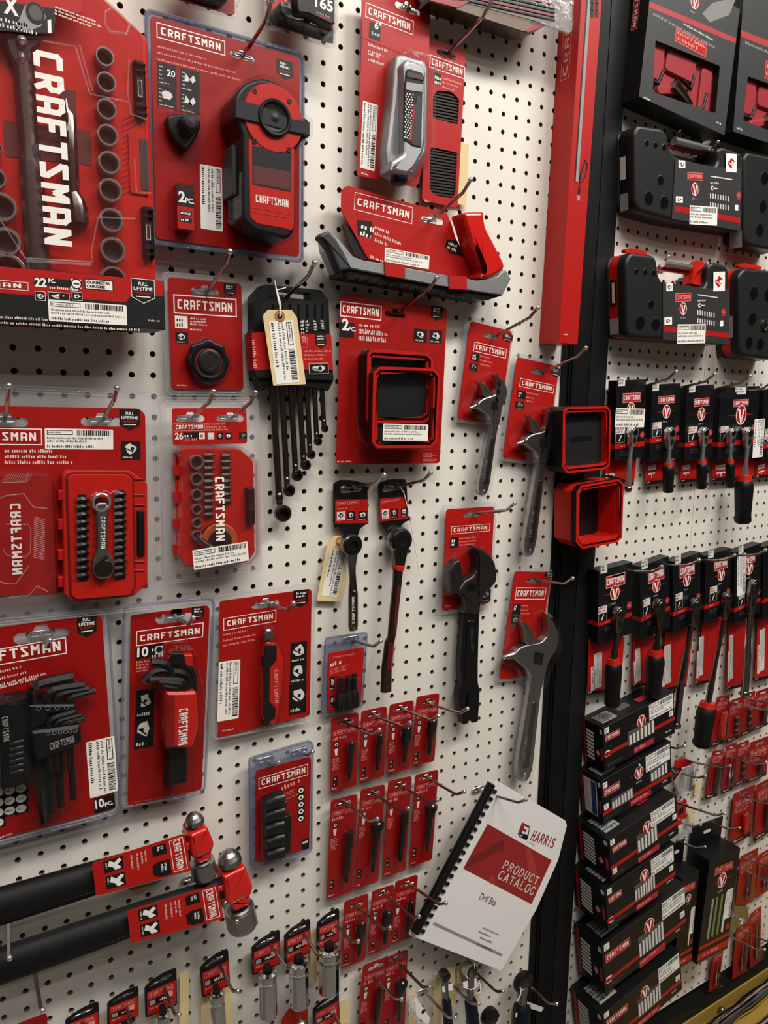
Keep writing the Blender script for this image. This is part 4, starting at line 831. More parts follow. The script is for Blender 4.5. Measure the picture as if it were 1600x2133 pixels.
m = MB(); m.dome(inset(ccw(t2), -.004), 0, .0405, .0025, 'clear'); m.dome(inset(ccw(P.LL('L1', .02, (310, 880), (400, 805), (1070, 850), (1090, 1000), (1060, 1700), (960, 1790), (400, 1800), (300, 1700))), -.002), 0, .027, .003, 'clear'); m.done('clear_blister', P)
# ================================================================ adjustable wrenches
FIX = [(780, 880), (830, 930), (858, 990), (862, 1050), (845, 1110), (818, 1150), (800, 1200), (790, 1260), (778, 1300), (705, 1310), (708, 1270), (680, 1225), (640, 1195), (605, 1165), (600, 1135), (625, 1100), (660, 1080), (740, 1062), (765, 1050), (788, 1022), (797, 985), (792, 930)]
MOV = [(633, 930), (680, 960), (712, 1010), (728, 1062), (690, 1080), (664, 1066), (655, 1000)]
KNB = [(548, 1150), (590, 1132), (625, 1110), (640, 1150), (600, 1180), (560, 1176)]
WIN = [(718, 1112), (776, 1122), (768, 1192), (712, 1186)]
HA, HB, TL = (742, 1090), (750, 1290), (640, 2040)
def adj(P, hp, hn, tail, dz, mt, sc=1.0, wr=1.0, th=.008, dark=False):
    """hp: head centre px, hn: end of neck px, tail: handle end px (photo pixels)"""
    hp, hn, tail = Vector(hp), Vector(hn), Vector(tail); A0, B0 = Vector(HA), Vector(HB)
    sc_ = (hn - hp).length / (B0 - A0).length * sc; e0 = (B0 - A0).normalized(); e1 = (hn - hp).normalized(); an = math.atan2(e1.y, e1.x) - math.atan2(e0.y, e0.x); ca, sa = math.cos(an) * sc_, math.sin(an) * sc_
    px = lambda a, b: (hp.x + (a - HA[0]) * ca - (b - HA[1]) * sa, hp.y + (a - HA[0]) * sa + (b - HA[1]) * ca)
    T = lambda pts: [P.L(*px(a, b), dz) for a, b in pts]
    s_ = (Vector(P.L(*hn, dz)) - Vector(P.L(*hp, dz))).length / 200; n_, t_ = P.L(*hn, dz), P.L(*tail, dz)
    m = MB(); m.slab(rounded(T(FIX), .003, 3), dz - th, dz + th, mt, .0022, 3); m.done('fixed_jaw', P)
    dp = (tail - hn); Lp = dp.length; dp.normalize(); np_ = Vector((-dp.y, dp.x)); wp = 38 * sc_ * wr
    prof = [(-.03, wp * 1.1), (.1, wp * .92), (.3, wp * .95), (.6, wp * 1.1), (.82, wp * 1.2), (.94, wp * 1.0), (1.0, wp * .5)]
    ol = [P.L(*(hn + dp * (Lp * a) + np_ * b), dz) for a, b in prof] + [P.L(*(hn + dp * (Lp * a) - np_ * b), dz) for a, b in prof[::-1]]
    d = (Vector(t_) - Vector(n_)); L_ = d.length; d.normalize(); nn = Vector((-d.y, d.x)); w0 = (Vector(P.L(*(hn + np_ * wp), dz)) - Vector(n_)).length
    m = MB(); m.slab(rounded(ol, .006, 4), dz - th * .8, dz + th * .75, mt, .0045, 4)
    gp = [tuple(Vector(n_) + d * (L_ * a) + nn * b) for a, b in ((.2, w0 * .35), (.86, w0 * .55), (.86, -w0 * .55), (.2, -w0 * .35))]; m.slab(rounded(gp, .004), dz + th * .5, dz + th * .8, mt + 'dark' if mt == 'satin' else mt, .0006)
    m.craft(tuple(Vector(n_) + d * (L_ * .80) - nn * (w0 * .32)), tuple(Vector(n_) + d * (L_ * .52) - nn * (w0 * .32)), w0 * .6, dz + th * .82, 'castalu' if not dark else 'gripgrey')
    e_ = Vector(n_) + d * (L_ * .95); m.slab(circ(e_.x, e_.y, w0 * .26, 12, w0 * .55), dz + th * .5, dz + th * .8, 'chrome' if not dark else 'ink', .0008); m.done('handle', P)
    m = MB(); m.slab(rounded(T(MOV), .002, 3), dz - th * .75, dz + th * .9, mt, .0016, 3); m.done('movable_jaw', P)
    m = MB(); k = T(KNB); c = (Vector(k[0]) + Vector(k[3])) / 2; m.tube([Vector(k[0]).lerp(Vector(k[5]), .5).to_3d() + Vector((0, 0, dz)), Vector(k[2]).lerp(Vector(k[4]), .5).to_3d() + Vector((0, 0, dz))], [13 * s_, 26 * s_], 'satin' if not dark else mt, 12); m.done('screw_end', P)
    m = MB(); w_ = T(WIN); m.slab(w_, dz + th * .6, dz + th * 1.02, 'ink')
    a, b = Vector(w_[0]).lerp(Vector(w_[3]), .5), Vector(w_[1]).lerp(Vector(w_[2]), .5)
    for k in range(5): c = a.lerp(b, (k + .5) / 5); c2 = (Vector(w_[0]) - Vector(w_[3])) * .42; m.tube([(c.x - c2.x, c.y - c2.y, dz + th * .98), (c.x + c2.x, c.y + c2.y, dz + th * .98)], 3.6 * s_, 'gunmetal', 6)
    m.done('adjusting_screw', P)
    m = MB(); hd = T([(620, 900), (780, 850), (880, 960), (885, 1090), (830, 1200), (800, 1330), (690, 1330), (620, 1230), (530, 1200), (520, 1130)]); m.dome(rounded(hd, .004), 0, dz + th + .003, .003, 'clear')
    ol2 = inset(ccw(ol), -.003); m.dome(rounded(ol2, .005), 0, dz + th + .002, .002, 'clear'); m.done('clear_blister', P)
def wrenchcard(name, lab, quad, k, lg, sl, szr, icons, lns_, bdg, hp, hn, tail, d=.01, dz=.012, mt='satin', **kw):
    P = Pack(name, lab, 'wrench', quad, d); m = MB(); head(P, m, k, lg, 'redprint', sl, .030)
    a = P.rect(k, 0, *szr); m.flat([(a[0], a[1]), (a[2], a[1]), (a[2], a[3]), (a[0], a[3])], 1e-4, 'ink'); m.lines(a[0] + .003, a[3] - .002, .008, .009, 2e-4, 'white', 2, .2)
    for i, ic in enumerate(icons): icon(P, m, k, *ic, 20 + i, fg='greyprint')
    lns(P, m, k, lns_, .027, .0028, 'pinkprint', ang=-.02)
    if bdg: badge(P, m, k, *bdg)
    m.done('backing_card', P); flange(P, -P.w / 2 - .009, -.006, P.w / 2 + .004, P.h + .006); adj(P, hp, hn, tail, dz, mt, **kw); return P
def M(x, y): return q('M1', (x, y))[0]
def T_(x, y): return q('T1', (x, y))[0]
wrenchcard('adjustable_wrench', 'smallest satin adjustable wrench on a red card, upper of the row beside the post', [(980, 671), (1068, 688), (1040, 888), (954, 868)], 'M1', ((213, 425), (480, 410)), (350, 308), ((200, 433), (252, 510)), [((185, 518), (240, 590))], ((268, 455), (268, 488), (268, 520)), ((450, 278), (520, 362)), M(352, 800), M(372, 985), M(275, 1570))
wrenchcard('adjustable_wrench', 'middle satin adjustable wrench on a red card, touching the black trays', [(1076, 745), (1167, 762), (1135, 965), (1050, 952)], 'M1', ((578, 705), (857, 695)), (722, 590), ((565, 733), (625, 808)), [((550, 820), (610, 893))], ((635, 745), (635, 782), (635, 812)), ((838, 550), (895, 640)), M(742, 1090), M(750, 1290), M(640, 2050))
P = wrenchcard('adjustable_wrench', 'longest satin adjustable wrench on a red card, lowest beside the black post', [(1072, 1194), (1150, 1188), (1118, 1402), (1040, 1421)], 'T1', ((607, 762), (828, 680)), (735, 635), ((597, 795), (643, 872)), [((585, 878), (632, 945))], ((650, 800), (650, 830), (650, 855)), ((820, 570), (880, 612)), T_(752, 1090), T_(750, 1320), T_(655, 2020))
# black one, traced on its own
P = Pack('adjustable_wrench', 'heavy black adjustable wrench with a forked tail on a red card', 'wrench', [(930, 1061), (1030, 1055), (1020, 1257), (922, 1270)], .01)
m = MB(); head(P, m, 'T1', ((165, 310), (435, 235)), 'redprint', (305, 172), .032); a = P.rect('T1', 0, (160, 335), (212, 402)); m.flat([(a[0], a[1]), (a[2], a[1]), (a[2], a[3]), (a[0], a[3])], 1e-4, 'ink'); m.lines(a[0] + .003, a[3] - .003, .010, .011, 2e-4, 'white', 2, .2)
lns(P, m, 'T1', ((222, 335), (222, 358), (222, 380)), .036, .003, 'pinkprint'); icon(P, m, 'T1', (375, 700), (438, 775), 33, fg='greyprint'); lns(P, m, 'T1', ((125, 805),), .015, .002); m.done('backing_card', P)
flange(P, -P.w / 2 - .010, -.008, P.w / 2 + .006, P.h + .008); dz = .013
m = MB(); fx = rounded(P.LL('T1', dz, (308, 388), (350, 400), (410, 440), (450, 500), (465, 590), (455, 640), (400, 700), (370, 730), (350, 790), (345, 860), (240, 855), (245, 790), (230, 735), (190, 715), (200, 680), (240, 625), (300, 590), (325, 540), (330, 480)), .003)
m.slab(fx, dz - .009, dz + .009, 'blackened', .004, 4); m.done('fixed_jaw', P)
m = MB(); m.slab(rounded(P.LL('T1', dz, (170, 495), (208, 480), (222, 540), (240, 620), (200, 680), (185, 720), (150, 715), (130, 650), (135, 560)), .003), dz - .008, dz + .008, 'blackened', .003, 3); m.done('movable_jaw', P)
m = MB(); w_ = P.LL('T1', dz + .009, (280, 650), (345, 640), (340, 690), (270, 700)); m.slab(w_, dz + .006, dz + .0095, 'ink')
for k in range(4): a = P.LL('T1', dz + .009, (290 + k * 15, 650), (284 + k * 15, 695)); m.tube([(a[0][0], a[0][1], dz + .0095), (a[1][0], a[1][1], dz + .0095)], .0016, 'blackoxide', 6)
m.done('adjusting_screw', P)
m = MB(); hd = rounded(P.LL('T1', dz, (240, 850), (345, 850), (340, 1000), (335, 1200), (335, 1330), (348, 1385), (342, 1500), (335, 1600), (298, 1610), (290, 1585), (268, 1590), (262, 1615), (232, 1622), (215, 1520), (200, 1440), (205, 1380), (225, 1340), (215, 1200), (228, 1000)), .0025)
ht = rounded(P.LL('T1', dz, (262, 1395), (275, 1420), (268, 1530), (245, 1480)), .002); m.holed(hd, [ht], dz - .007, dz + .006, 'blackplastic'); m.slab(rounded(P.LL('T1', dz, (262, 900), (318, 900), (310, 1310), (240, 1310)), .004), dz + .004, dz + .0075, 'blackplastic', .001)
a, b = P.LL('T1', dz, (305, 1110), (300, 950)); m.craft(a, b, .006, dz + .0078, 'gripgrey'); m.done('handle', P)
m = MB(); m.dome(rounded(P.LL('T1', dz, (110, 470), (200, 440), (300, 370), (370, 385), (460, 470), (480, 640), (380, 760), (355, 860), (230, 860), (220, 760), (130, 740)), .004), 0, dz + .013, .003, 'clear'); m.done('clear_blister', P)
# ================================================================ O: trays on the post
for lab, o_, dp, k, red in (('black square tray with red rim, upper one on the black post', ((928, 900), (965, 868), (1280, 862), (1305, 900), (1298, 1330), (1262, 1362), (960, 1395), (922, 1345)), .030, 0, 0), ('deep red square tray with black band, lower one on the black post', ((1035, 1545), (1075, 1490), (1370, 1440), (1408, 1480), (1395, 1905), (1350, 1945), (1078, 1995), (1030, 1940)), .052, 1, 1)):
    pts = q('M1', *o_); P = Pack('parts_tray', lab, 'tray', [pts[1], pts[2], pts[5], pts[6]], .056 if not red else .066)
    o = rounded(P.LL('M1', 0, *o_), .002); m = MB(); D = .042 if not red else .052
    m.holed(o, [inset(ccw(o), .0034)], -.012 if red else -D, -.0012, 'blackplastic'); m.holed(o, [inset(ccw(o), .0036)], -.0012, 0, 'redplastic')
    m.done('outer_wall', P); m = MB(); i1 = inset(ccw(o), .0062); m.holed(i1, [inset(i1, .0026)], -D * .9, -.0022, 'redplastic'); m.done('inner_rim', P)
    m = MB()
    if red: m.holed(inset(ccw(o), .001), [inset(ccw(o), .009)], -D, -.011, 'redplastic'); m.slab(inset(ccw(o), .003), -D, -D * .93, 'ink')
    else:
        m.slab(inset(ccw(o), .003), -D, -.014, 'greyplastic'); m.slab(rrect(0, P.h * .5, .052, .008, .002), -.014, -.0136, 'blackplastic')
    m.done('floor_panel', P)
# ================================================================ P1: 26 piece clamshell
P = Pack('bit_socket_set', 'tall clear clamshell with a red tray of sockets and bits, 26 printed on top', 'socket set', [(340, 838), (525, 836), (538, 1182), (348, 1205)], .025)
m = MB(); x0, y0, x1, y1 = P.rect('P1', 0, (150, 215), (985, 605)); a, b = P.LL('P1', 0, (355, 325), (800, 325))
m.holed(rrect((x0 + x1) / 2, (y0 + y1) / 2, x1 - x0, y1 - y0, .003), [slotshape(a[0], a[1], .036), slotshape(b[0], b[1], .036)], -.001, 0, 'redprint')
a = P.rect('P1', 0, (168, 380), (520, 465)); m.logo(*a, 1e-4, line='pinkprint'); lns(P, m, 'P1', ((535, 380), (535, 412), (535, 445)), .036, .0028, 'pinkprint')
a = P.rect('P1', 0, (180, 485), (275, 560)); m.text('26', a[0], a[1], a[3] - a[1], 3e-4, 'white', w=a[2] - a[0], bold=.03)
a = P.rect('P1', 0, (280, 485), (515, 560)); m.flat([(a[0], a[1]), (a[2], a[1]), (a[2], a[3]), (a[0], a[3])], 1e-4, 'ink'); m.lines(a[0] + .001, a[3] - .002, .010, .004, 3e-4, 'white', 1, .1); m.lines(a[0] + .001, a[3] - .0065, .022, .004, 3e-4, 'pinkprint', 1, .1)
icon(P, m, 'P1', (448, 487), (515, 556), 2, 3e-4, bgm='white', fg='redprint', cap=False)
for i, x in enumerate((548, 648, 740)): icon(P, m, 'P1', (x, 487), (x + 72, 558), 3 + i, 1e-4, fg='white', cap=False, bgm='ink' if i else 'offwhite')
icon(P, m, 'P1', (895, 485), (985, 555), 7, 1e-4, fg='greyprint'); m.done('backing_card', P)
flange(P, -P.w / 2 - .004, -.008, P.w / 2 + .008, P.h + .006, beads=3)
ty = rounded(P.LL('P1', 0, (200, 700), (280, 650), (900, 660), (1060, 800), (1075, 1820), (990, 1930), (300, 1980), (205, 1840), (200, 700)), .004)[:-1]
m = MB(); m.slab(ty, -.018, 0, 'redplastic', .002)
for y in (850, 1150, 1440, 1730): a = P.rect('P1', 0, (165, y), (245, y + 110)); m.slab([(a[0], a[1]), (a[2], a[1]), (a[2], a[3]), (a[0], a[3])], -.01, .004, 'redprint')
for a_, b_ in (((525, 700), (600, 1440)), ((705, 700), (800, 1290))): a = P.rect('P1', 0, a_, b_); m.slab([(a[0], a[1]), (a[2], a[1]), (a[2], a[3]), (a[0], a[3])], 0, .0006, 'darkred')
m.done('tray', P)
for i, (x, y, r) in enumerate(((430, 815, 80), (432, 1002, 72), (432, 1178, 64), (432, 1338, 58), (435, 1490, 56), (430, 1628, 54))):
    c = P.LL('P1', .008, (x, y))[0]; rr = abs(P.LL('P1', .008, (x, y + r))[0][1] - c[1]); m = MB(); m.socket(c[0], c[1], -.002, rr, .011, 'chrome'); m.done('socket', P)
for col, (xx, ya, yb, n_) in enumerate(((562, 700, 1430, 10), (752, 705, 1280, 8))):
    for j in range(n_):
        c = P.LL('P1', .003, (xx, ya + (yb - ya) * (j + .5) / n_))[0]; m = MB(); m.tube([(c[0] - .006, c[1], .003), (c[0] - .001, c[1], .0035), (c[0] + .003, c[1], .0035), (c[0] + .007, c[1] + .0005, .003)], [.0033, .0034, .0024, .0014], 'blackoxide', 6, sm=False); m.done('driver_bit', P)
m = MB(); c = P.LL('P1', .01, (690, 1700))[0]; m.lathe((c[0], c[1], 0), [(.024, 0), (.024, .006), (.022, .008), (.0155, .008), (.015, .0095), (.013, .010), (.0001, .0104)], 'blackplastic', 32, ms=['blackplastic', 'orange', 'orange', 'blackplastic', 'blackplastic', 'greyplastic']); m.tube([(c[0] - .012, c[1] - .008, .006), (c[0] - .026, c[1] + .004, .006), (c[0] - .03, c[1] + .012, .005)], [.007, .005, .004], 'darkchrome', 10); m.done('ratchet', P)
m = MB(); a = P.rect('P1', .006, (975, 1100), (1075, 1505)); m.slab(rrect((a[0] + a[2]) / 2, (a[1] + a[3]) / 2, a[2] - a[0], a[3] - a[1], .002), -.012, .008, 'blackplastic', .002); m.slab(rrect((a[0] + a[2]) / 2, (a[1] + a[3]) / 2, (a[2] - a[0]) * .7, .012, .001), .007, .010, 'greyplastic'); m.done('latch', P)
m = MB(); z = .0155; m.dome(inset(ty, -.0015), -.001, .015, .003, 'redclear'); m.dome(inset(ty, -.004), -.012, .0175, .003, 'clear')
m.done('clear_lid', P); m = MB(); a, b = P.LL('P1', .018, (628, 980), (640, 1690)); hh_ = P.LL('P1', .018, (712, 980))[0][0] - P.LL('P1', .018, (612, 980))[0][0]; m.craft(a, b, hh_, .018, 'white', t=1.3); m.done('lid_lettering', P)
c = P.LL('P1', .019, (697, 1850))[0]; sticker(P, c[0] - .036, c[1] - .0125, c[0] + .036, c[1] + .0125, .019, seed=6, ang=.06)
# ================================================================ Q: opened case clamshell
P = Pack('bit_ratchet_set', 'wide clamshell with an opened red case, clear lid folded left and a stubby ratchet', 'socket set', [(-20, 825), (322, 826), (335, 1245), (-20, 1290)], .03)
LX = P.L(-60, 1000)[0] - .06; m = MB(); cb = P.LL('Q1', 0, (-300, 275), (1230, 302), (1290, 350), (1312, 1880), (1310, 1900), (-300, 1980)); s1, s2 = P.LL('Q1', 0, (905, 415), (45, 415))
m.holed(rounded(cb, .005), [slotshape(s1[0], s1[1], .045), slotshape(s2[0], s2[1], .045)], -.0012, 0, 'red2')
a, b = P.LL('Q1', 0, (-440, 622), (372, 482)); m.logo(a[0], a[1], b[0], b[1], 1e-4)
lns(P, m, 'Q1', ((42, 662), (42, 715), (42, 765)), .07, .0045); badge(P, m, 'Q1', (1060, 305), (1245, 500)); m.badge(*P.rect('Q1', 0, (1060, 305), (1245, 500)), 3e-4); icon(P, m, 'Q1', (1072, 592), (1250, 760), 12, fg='offwhite'); m.done('backing_card', P)
sticker(P, *P.rect('Q1', 0, (396, 478), (1006, 668)), 2e-4, seed=15)
x0, y0 = LX, P.L(300, 1285)[1]; flange(P, LX, -.012, P.w / 2 + .004, P.h + .010, beads=3)
m = MB(); dz = .012
o = rounded(P.LL('Q1', dz, (545, 900), (585, 862), (1160, 858), (1310, 960), (1315, 1850), (1195, 1965), (640, 2020), (570, 1960)), .003); m.slab(o, -.01, dz, 'redplastic', .0015)
i_ = rounded(P.LL('Q1', dz, (595, 915), (640, 885), (1120, 885), (1172, 925), (1190, 1890), (1150, 1960), (680, 2000), (630, 1960)), .003); m.frame(inset(ccw(i_), -.0022), .0018, dz + 2e-4, 'darkred'); m.slab(i_, dz - .001, dz + .0025, 'redplastic', .0012)
for a_, b_ in (((690, 1065), (775, 1830)), ((1020, 1030), (1105, 1815))): a = P.rect('Q1', dz, a_, b_); m.slab([(a[0], a[1]), (a[2], a[1]), (a[2], a[3]), (a[0], a[3])], dz, dz + .0028, 'ink')
for a_, b_ in (((655, 1170), (690, 1215)), ((655, 1330), (690, 1380)), ((655, 1530), (690, 1580)), ((655, 1690), (690, 1740)), ((1105, 1310), (1135, 1390)), ((1105, 1650), (1135, 1700)), ((820, 1325), (970, 1400)), ((820, 1450), (970, 1520)), ((845, 1095), (940, 1310))):
    a = P.rect('Q1', dz, a_, b_); m.frame([(a[0], a[1]), (a[2], a[1]), (a[2], a[3]), (a[0], a[3])], .0012, dz + .0027, 'redlogo')
for y in (1030, 1290, 1560, 1800): a = P.rect('Q1', dz, (515, y), (565, y + 90)); m.slab([(a[0], a[1]), (a[2], a[1]), (a[2], a[3]), (a[0], a[3])], -.002, dz + .001, 'redprint', .001)
for y in (930, 1070, 1160, 1660, 1740): a, b = P.LL('Q1', dz, (1190, y), (1285, y)); m.tube([(a[0], a[1], dz + .0006), (b[0], b[1], dz + .0006)], .001, 'redlogo', 6)
m.done('case_tray', P)
m = MB(); a = P.rect('Q1', dz, (1205, 1205), (1290, 1610)); m.slab(rrect((a[0] + a[2]) / 2, (a[1] + a[3]) / 2, (a[2] - a[0]) * .8, a[3] - a[1], .002), .002, dz + .004, 'blackplastic', .002); m.done('latch', P)
for xx, ya, yb, n_ in ((735, 1080, 1820, 11), (1065, 1035, 1810, 13)):
    for j in range(n_):
        c = P.LL('Q1', dz + .003, (xx, ya + (yb - ya) * (j + .5) / n_))[0]; m = MB(); m.tube([(c[0] - .006, c[1], dz + .004), (c[0] - .001, c[1] + .001, dz + .005), (c[0] + .002, c[1] + .001, dz + .005), (c[0] + .007, c[1], dz + .004)], [.0035, .0036, .0024, .0012], 'blackoxide', 6, sm=False); m.done('driver_bit', P)
m = MB(); zz = dz + .009; c1, c2, c3, c4 = P.LL('Q1', zz, (900, 1135), (905, 1230), (905, 1560), (918, 1715)); m.lathe((c1[0], c1[1], zz - .003), [(.0105, 0), (.0108, .005), (.0095, .006), (.0078, .006), (.0074, 0)], 'chrome', 22)
m.slab(rounded([(c2[0] - .0065, c2[1] + .012), (c2[0] + .0065, c2[1] + .012), (c3[0] + .0055, c3[1]), (c4[0] + .0125, c4[1] + .008), (c4[0] + .0125, c4[1] - .004), (c4[0] + .007, c4[1] - .013), (c4[0] - .006, c4[1] - .013), (c4[0] - .0125, c4[1] - .004), (c4[0] - .0125, c4[1] + .008), (c3[0] - .0055, c3[1])], .004), zz - .006, zz + .002, 'satin', .002, 3)
m.slab(circ(c4[0], c4[1] - .001, .0105, 24), zz, zz + .0035, 'gunmetal', .001); m.tube([(c3[0] - .004, c3[1] - .014, zz + .002), (c3[0] + .005, c3[1] - .007, zz + .003)], .002, 'ink', 8); a, b = P.LL('Q1', zz, (892, 1260), (892, 1545)); m.craft(a, b, .005, zz + .0022, 'offwhite'); m.done('ratchet', P)
m = MB(); lid = rounded(P.LL('Q1', .016, (-300, 870), (440, 870), (490, 920), (530, 1950), (480, 2040), (-300, 2080)), .006); m.dome(lid, 0, .016, .004, 'redclear'); z = .0165
for pts in (((-100, 1210), (0, 1100), (60, 1075), (210, 1060), (300, 1180), (420, 1190)), ((50, 1330), (250, 1330), (275, 1380), (270, 1580), (230, 1620), (60, 1610), (30, 1550)), ((20, 960), (230, 955), (250, 880)), ((-100, 1800), (50, 1860), (140, 1860), (260, 1700)), ((80, 1980), (260, 1960), (330, 1880), (430, 1930))): rid(m, 'Q1', pts, z, .0007)
for k in range(22): a = P.LL('Q1', z, (300, 1265 + k * 17))[0]; m.tube([(a[0], a[1], z), (a[0] + .011, a[1] - .004, z)], .0005, 'clearthick', 4, False)
for k in range(12): a = P.LL('Q1', z, (20 + k * 20, 900))[0]; m.tube([(a[0], a[1] - .006, z), (a[0] + .005, a[1] + .002, z)], .0005, 'clearthick', 4, False)
m.done('clear_lid', P)
m = MB(); a, b = P.LL('Q1', z, (180, 1145), (200, 1770)); h_ = a[0] - P.LL('Q1', z, (88, 1145))[0][0]; m.craft(a, b, -h_, .0172, 'offwhite', t=1.3); m.done('lid_lettering', P)
m = MB(); m.dome(rounded(P.LL('Q1', .02, (540, 870), (590, 835), (1170, 835), (1310, 945), (1320, 1870), (1200, 1990), (620, 2040), (550, 1970)), .004), 0, .0205, .003, 'clear'); m.tube([P.L(*q('Q1', p_)[0], .026) + (.026,) for p_ in ((810, 1080), (850, 1050), (890, 1060), (940, 1030), (980, 1060), (1020, 1030), (1100, 1060))], .0008, 'clearthick', 6); m.done('clear_blister', P)
# ================================================================ R, S: ratchets on black hangers
def hanger(P, k, pts, slot, sw, band_, lg, ic, wavy=False, inner=None):
    m = MB(); ol = rounded(P.LL(k, 0, *pts), .003); s_ = P.LL(k, 0, slot)[0]
    hole = inner if inner else rrect(s_[0], s_[1], sw, sw * .3, sw * .14)
    m.holed(ol, [hole], -.003, 0, 'blackplastic'); bd = P.LL(k, .0005, *band_); m.slab(bd, 0, .0008, 'redprint')
    a, b = P.LL(k, .0008, *lg); m.logo(a[0], min(a[1], b[1]), b[0], max(a[1], b[1]), .0009, line='pinkprint', lett='pinkprint')
    for i, (u, v) in enumerate(ic): m.icon(*P.rect(k, .0008, u, v), .0009, i + 3, 'offwhite' if i == 0 else 'ink', 'ink' if i == 0 else 'offwhite')
    return m
P = Pack('ratchet', 'shorter chrome ratchet hung on a black and red header, buff tag behind it', 'ratchet', [(696, 1001), (766, 1003), (768, 1100), (696, 1100)], .012)
m = hanger(P, 'R1', ((183, 150), (240, 120), (330, 122), (465, 150), (470, 480), (400, 530), (385, 590), (275, 590), (260, 540), (185, 490)), (330, 195), .036, ((193, 283), (468, 283), (472, 482), (193, 485)), ((203, 335), (395, 290)), (((208, 390), (278, 455)), ((292, 385), (365, 455)), ((388, 385), (462, 455))))
m.lines(*P.LL('R1', 0, (208, 355))[0], .024, .0025, .001, 'pinkprint', 1, .1); m.done('hang_card', P)
m = MB(); dz = .012; c = P.LL('R1', dz, (330, 665))[0]; rr = .0155
m.lathe((c[0], c[1], dz - .008), [(rr, 0), (rr * 1.04, .006), (rr * 1.02, .012), (rr * .9, .014), (rr * .84, .013), (rr * .8, .015), (rr * .45, .0155), (rr * .42, .013), (.0001, .013)], 'gunmetal', 28, ms=['darkchrome'] * 4 + ['blackplastic'] * 4)
m.done('head', P); m = MB()
pp = [P.LL('R1', dz, p_)[0] for p_ in ((333, 740), (335, 840), (338, 900), (342, 960), (342, 1030), (345, 1075), (345, 1340), (347, 1378))]
m.tube([(a, b, dz) for a, b in pp], [.0095, .0062, .0054, .0056, .0068, .0076, .0078, .0066], 'darkchrome', 14, flat=.75); m.slab(rrect(*P.LL('R1', dz, (345, 1190))[0], .0065, .054, .003, ang=0), dz, dz + .0068, 'gunmetal', .0006)
a, b = P.LL('R1', dz, (335, 1090), (338, 1310)); m.craft((b[0], b[1]), (a[0], a[1]), .004, dz + .007, 'offwhite'); m.done('handle', P)
PT = Pack('price_tag', 'buff tag with barcode sticker dangling left of the shorter ratchet head', 'tag', [(682, 1118), (722, 1120), (714, 1254), (661, 1250)], .008)
m = MB(); tg = PT.LL('R1', 0, (130, 640), (190, 590), (235, 585), (300, 620), (285, 960), (250, 1142), (38, 1132)); m.slab(rounded(tg, .001), -.0004, 0, 'manila'); hc = PT.LL('R1', 0, (235, 635))[0]; m.lathe((hc[0], hc[1], 0), [(.0075, .0001), (.007, .0004), (.0035, .0004), (.003, .0001)], 'reinforce', 18); m.done('tag_card', PT)
c1 = PT.LL('R1', 0, (185, 900))[0]; sticker(PT, c1[0] - .013, c1[1] - .0345, c1[0] + .013, c1[1] + .0345, 1e-4, vert=True, seed=14, ang=-.12)
P = Pack('ratchet', 'longer dark ratchet with a red collar hung on a black and red header', 'ratchet', [(790, 1000), (848, 998), (856, 1086), (790, 1090)], .012)
m = hanger(P, 'R1', ((560, 150), (640, 118), (780, 112), (795, 150), (805, 420), (808, 460), (750, 495), (735, 540), (640, 560), (620, 520), (570, 480)), (670, 185), .034, ((568, 278), (755, 262), (802, 300), (806, 445), (570, 470)), ((580, 315), (735, 275)), (((585, 370), (645, 440)), ((662, 365), (722, 435)), ((745, 358), (798, 425))))
m.slab(P.LL('R1', 0, (800, 425), (832, 425), (832, 458), (805, 458)), -.002, .001, 'ink'); m.done('hang_card', P)
m = MB(); c = P.LL('R1', dz, (742, 628))[0]; rr = .0185
m.lathe((c[0], c[1], dz - .012), [(rr * 1.05, 0), (rr * 1.12, .006), (rr * 1.08, .012), (rr * .98, .016), (rr * .92, .0155), (rr * .82, .0175), (rr * .5, .018), (.0001, .0165)], 'gunmetal', 30, ms=['darkchrome'] * 4 + ['blackplastic'] * 3); m.done('head', P)
m = MB(); n_ = rounded(P.LL('R1', dz, (672, 690), (800, 690), (775, 790), (762, 860), (690, 870), (685, 800)), .003); m.slab(n_, dz - .006, dz + .005, 'gunmetal', .002, 3); m.slab(P.LL('R1', dz, (728, 710), (740, 710), (735, 850), (728, 850)), dz, dz + .0055, 'ink'); m.done('neck', P)
m = MB(); m.slab(rounded(P.LL('R1', dz, (685, 830), (765, 835), (755, 875), (720, 885), (690, 875)), .002), dz - .0065, dz + .0062, 'redplastic', .001); m.done('collar', P)
m = MB(); pp = [P.LL('R1', dz, p_)[0] for p_ in ((722, 870), (712, 1000), (690, 1200), (672, 1400), (665, 1440), (650, 1480), (625, 1700), (620, 1890))]
m.tube([(a, b, dz) for a, b in pp], [.0085, .0078, .0078, .0074, .0070, .0085, .0090, .0094], 'gunmetal', 14, flat=.72)
m.tube([(a + .0005, b, dz + .0052) for a, b in pp[1:4]], [.0028, .0030, .0028], 'darkred', 8, flat=.4); m.tube([(a, b, dz + .0058) for a, b in pp[5:7]], .0045, 'darkred', 8, flat=.3)
a, b = P.LL('R1', dz, (655, 1500), (628, 1690)); m.craft(a, b, .005, dz + .008, 'pinkred'); m.done('handle', P)
m = MB(); pts = [P.LL('R1', .002, p_)[0] + (.002,) for p_ in ((740, 180), (770, 230), (820, 420), (850, 600), (885, 800), (905, 930))]; m.tube(pts, .0007, 'string', 5); m.done('string', P)
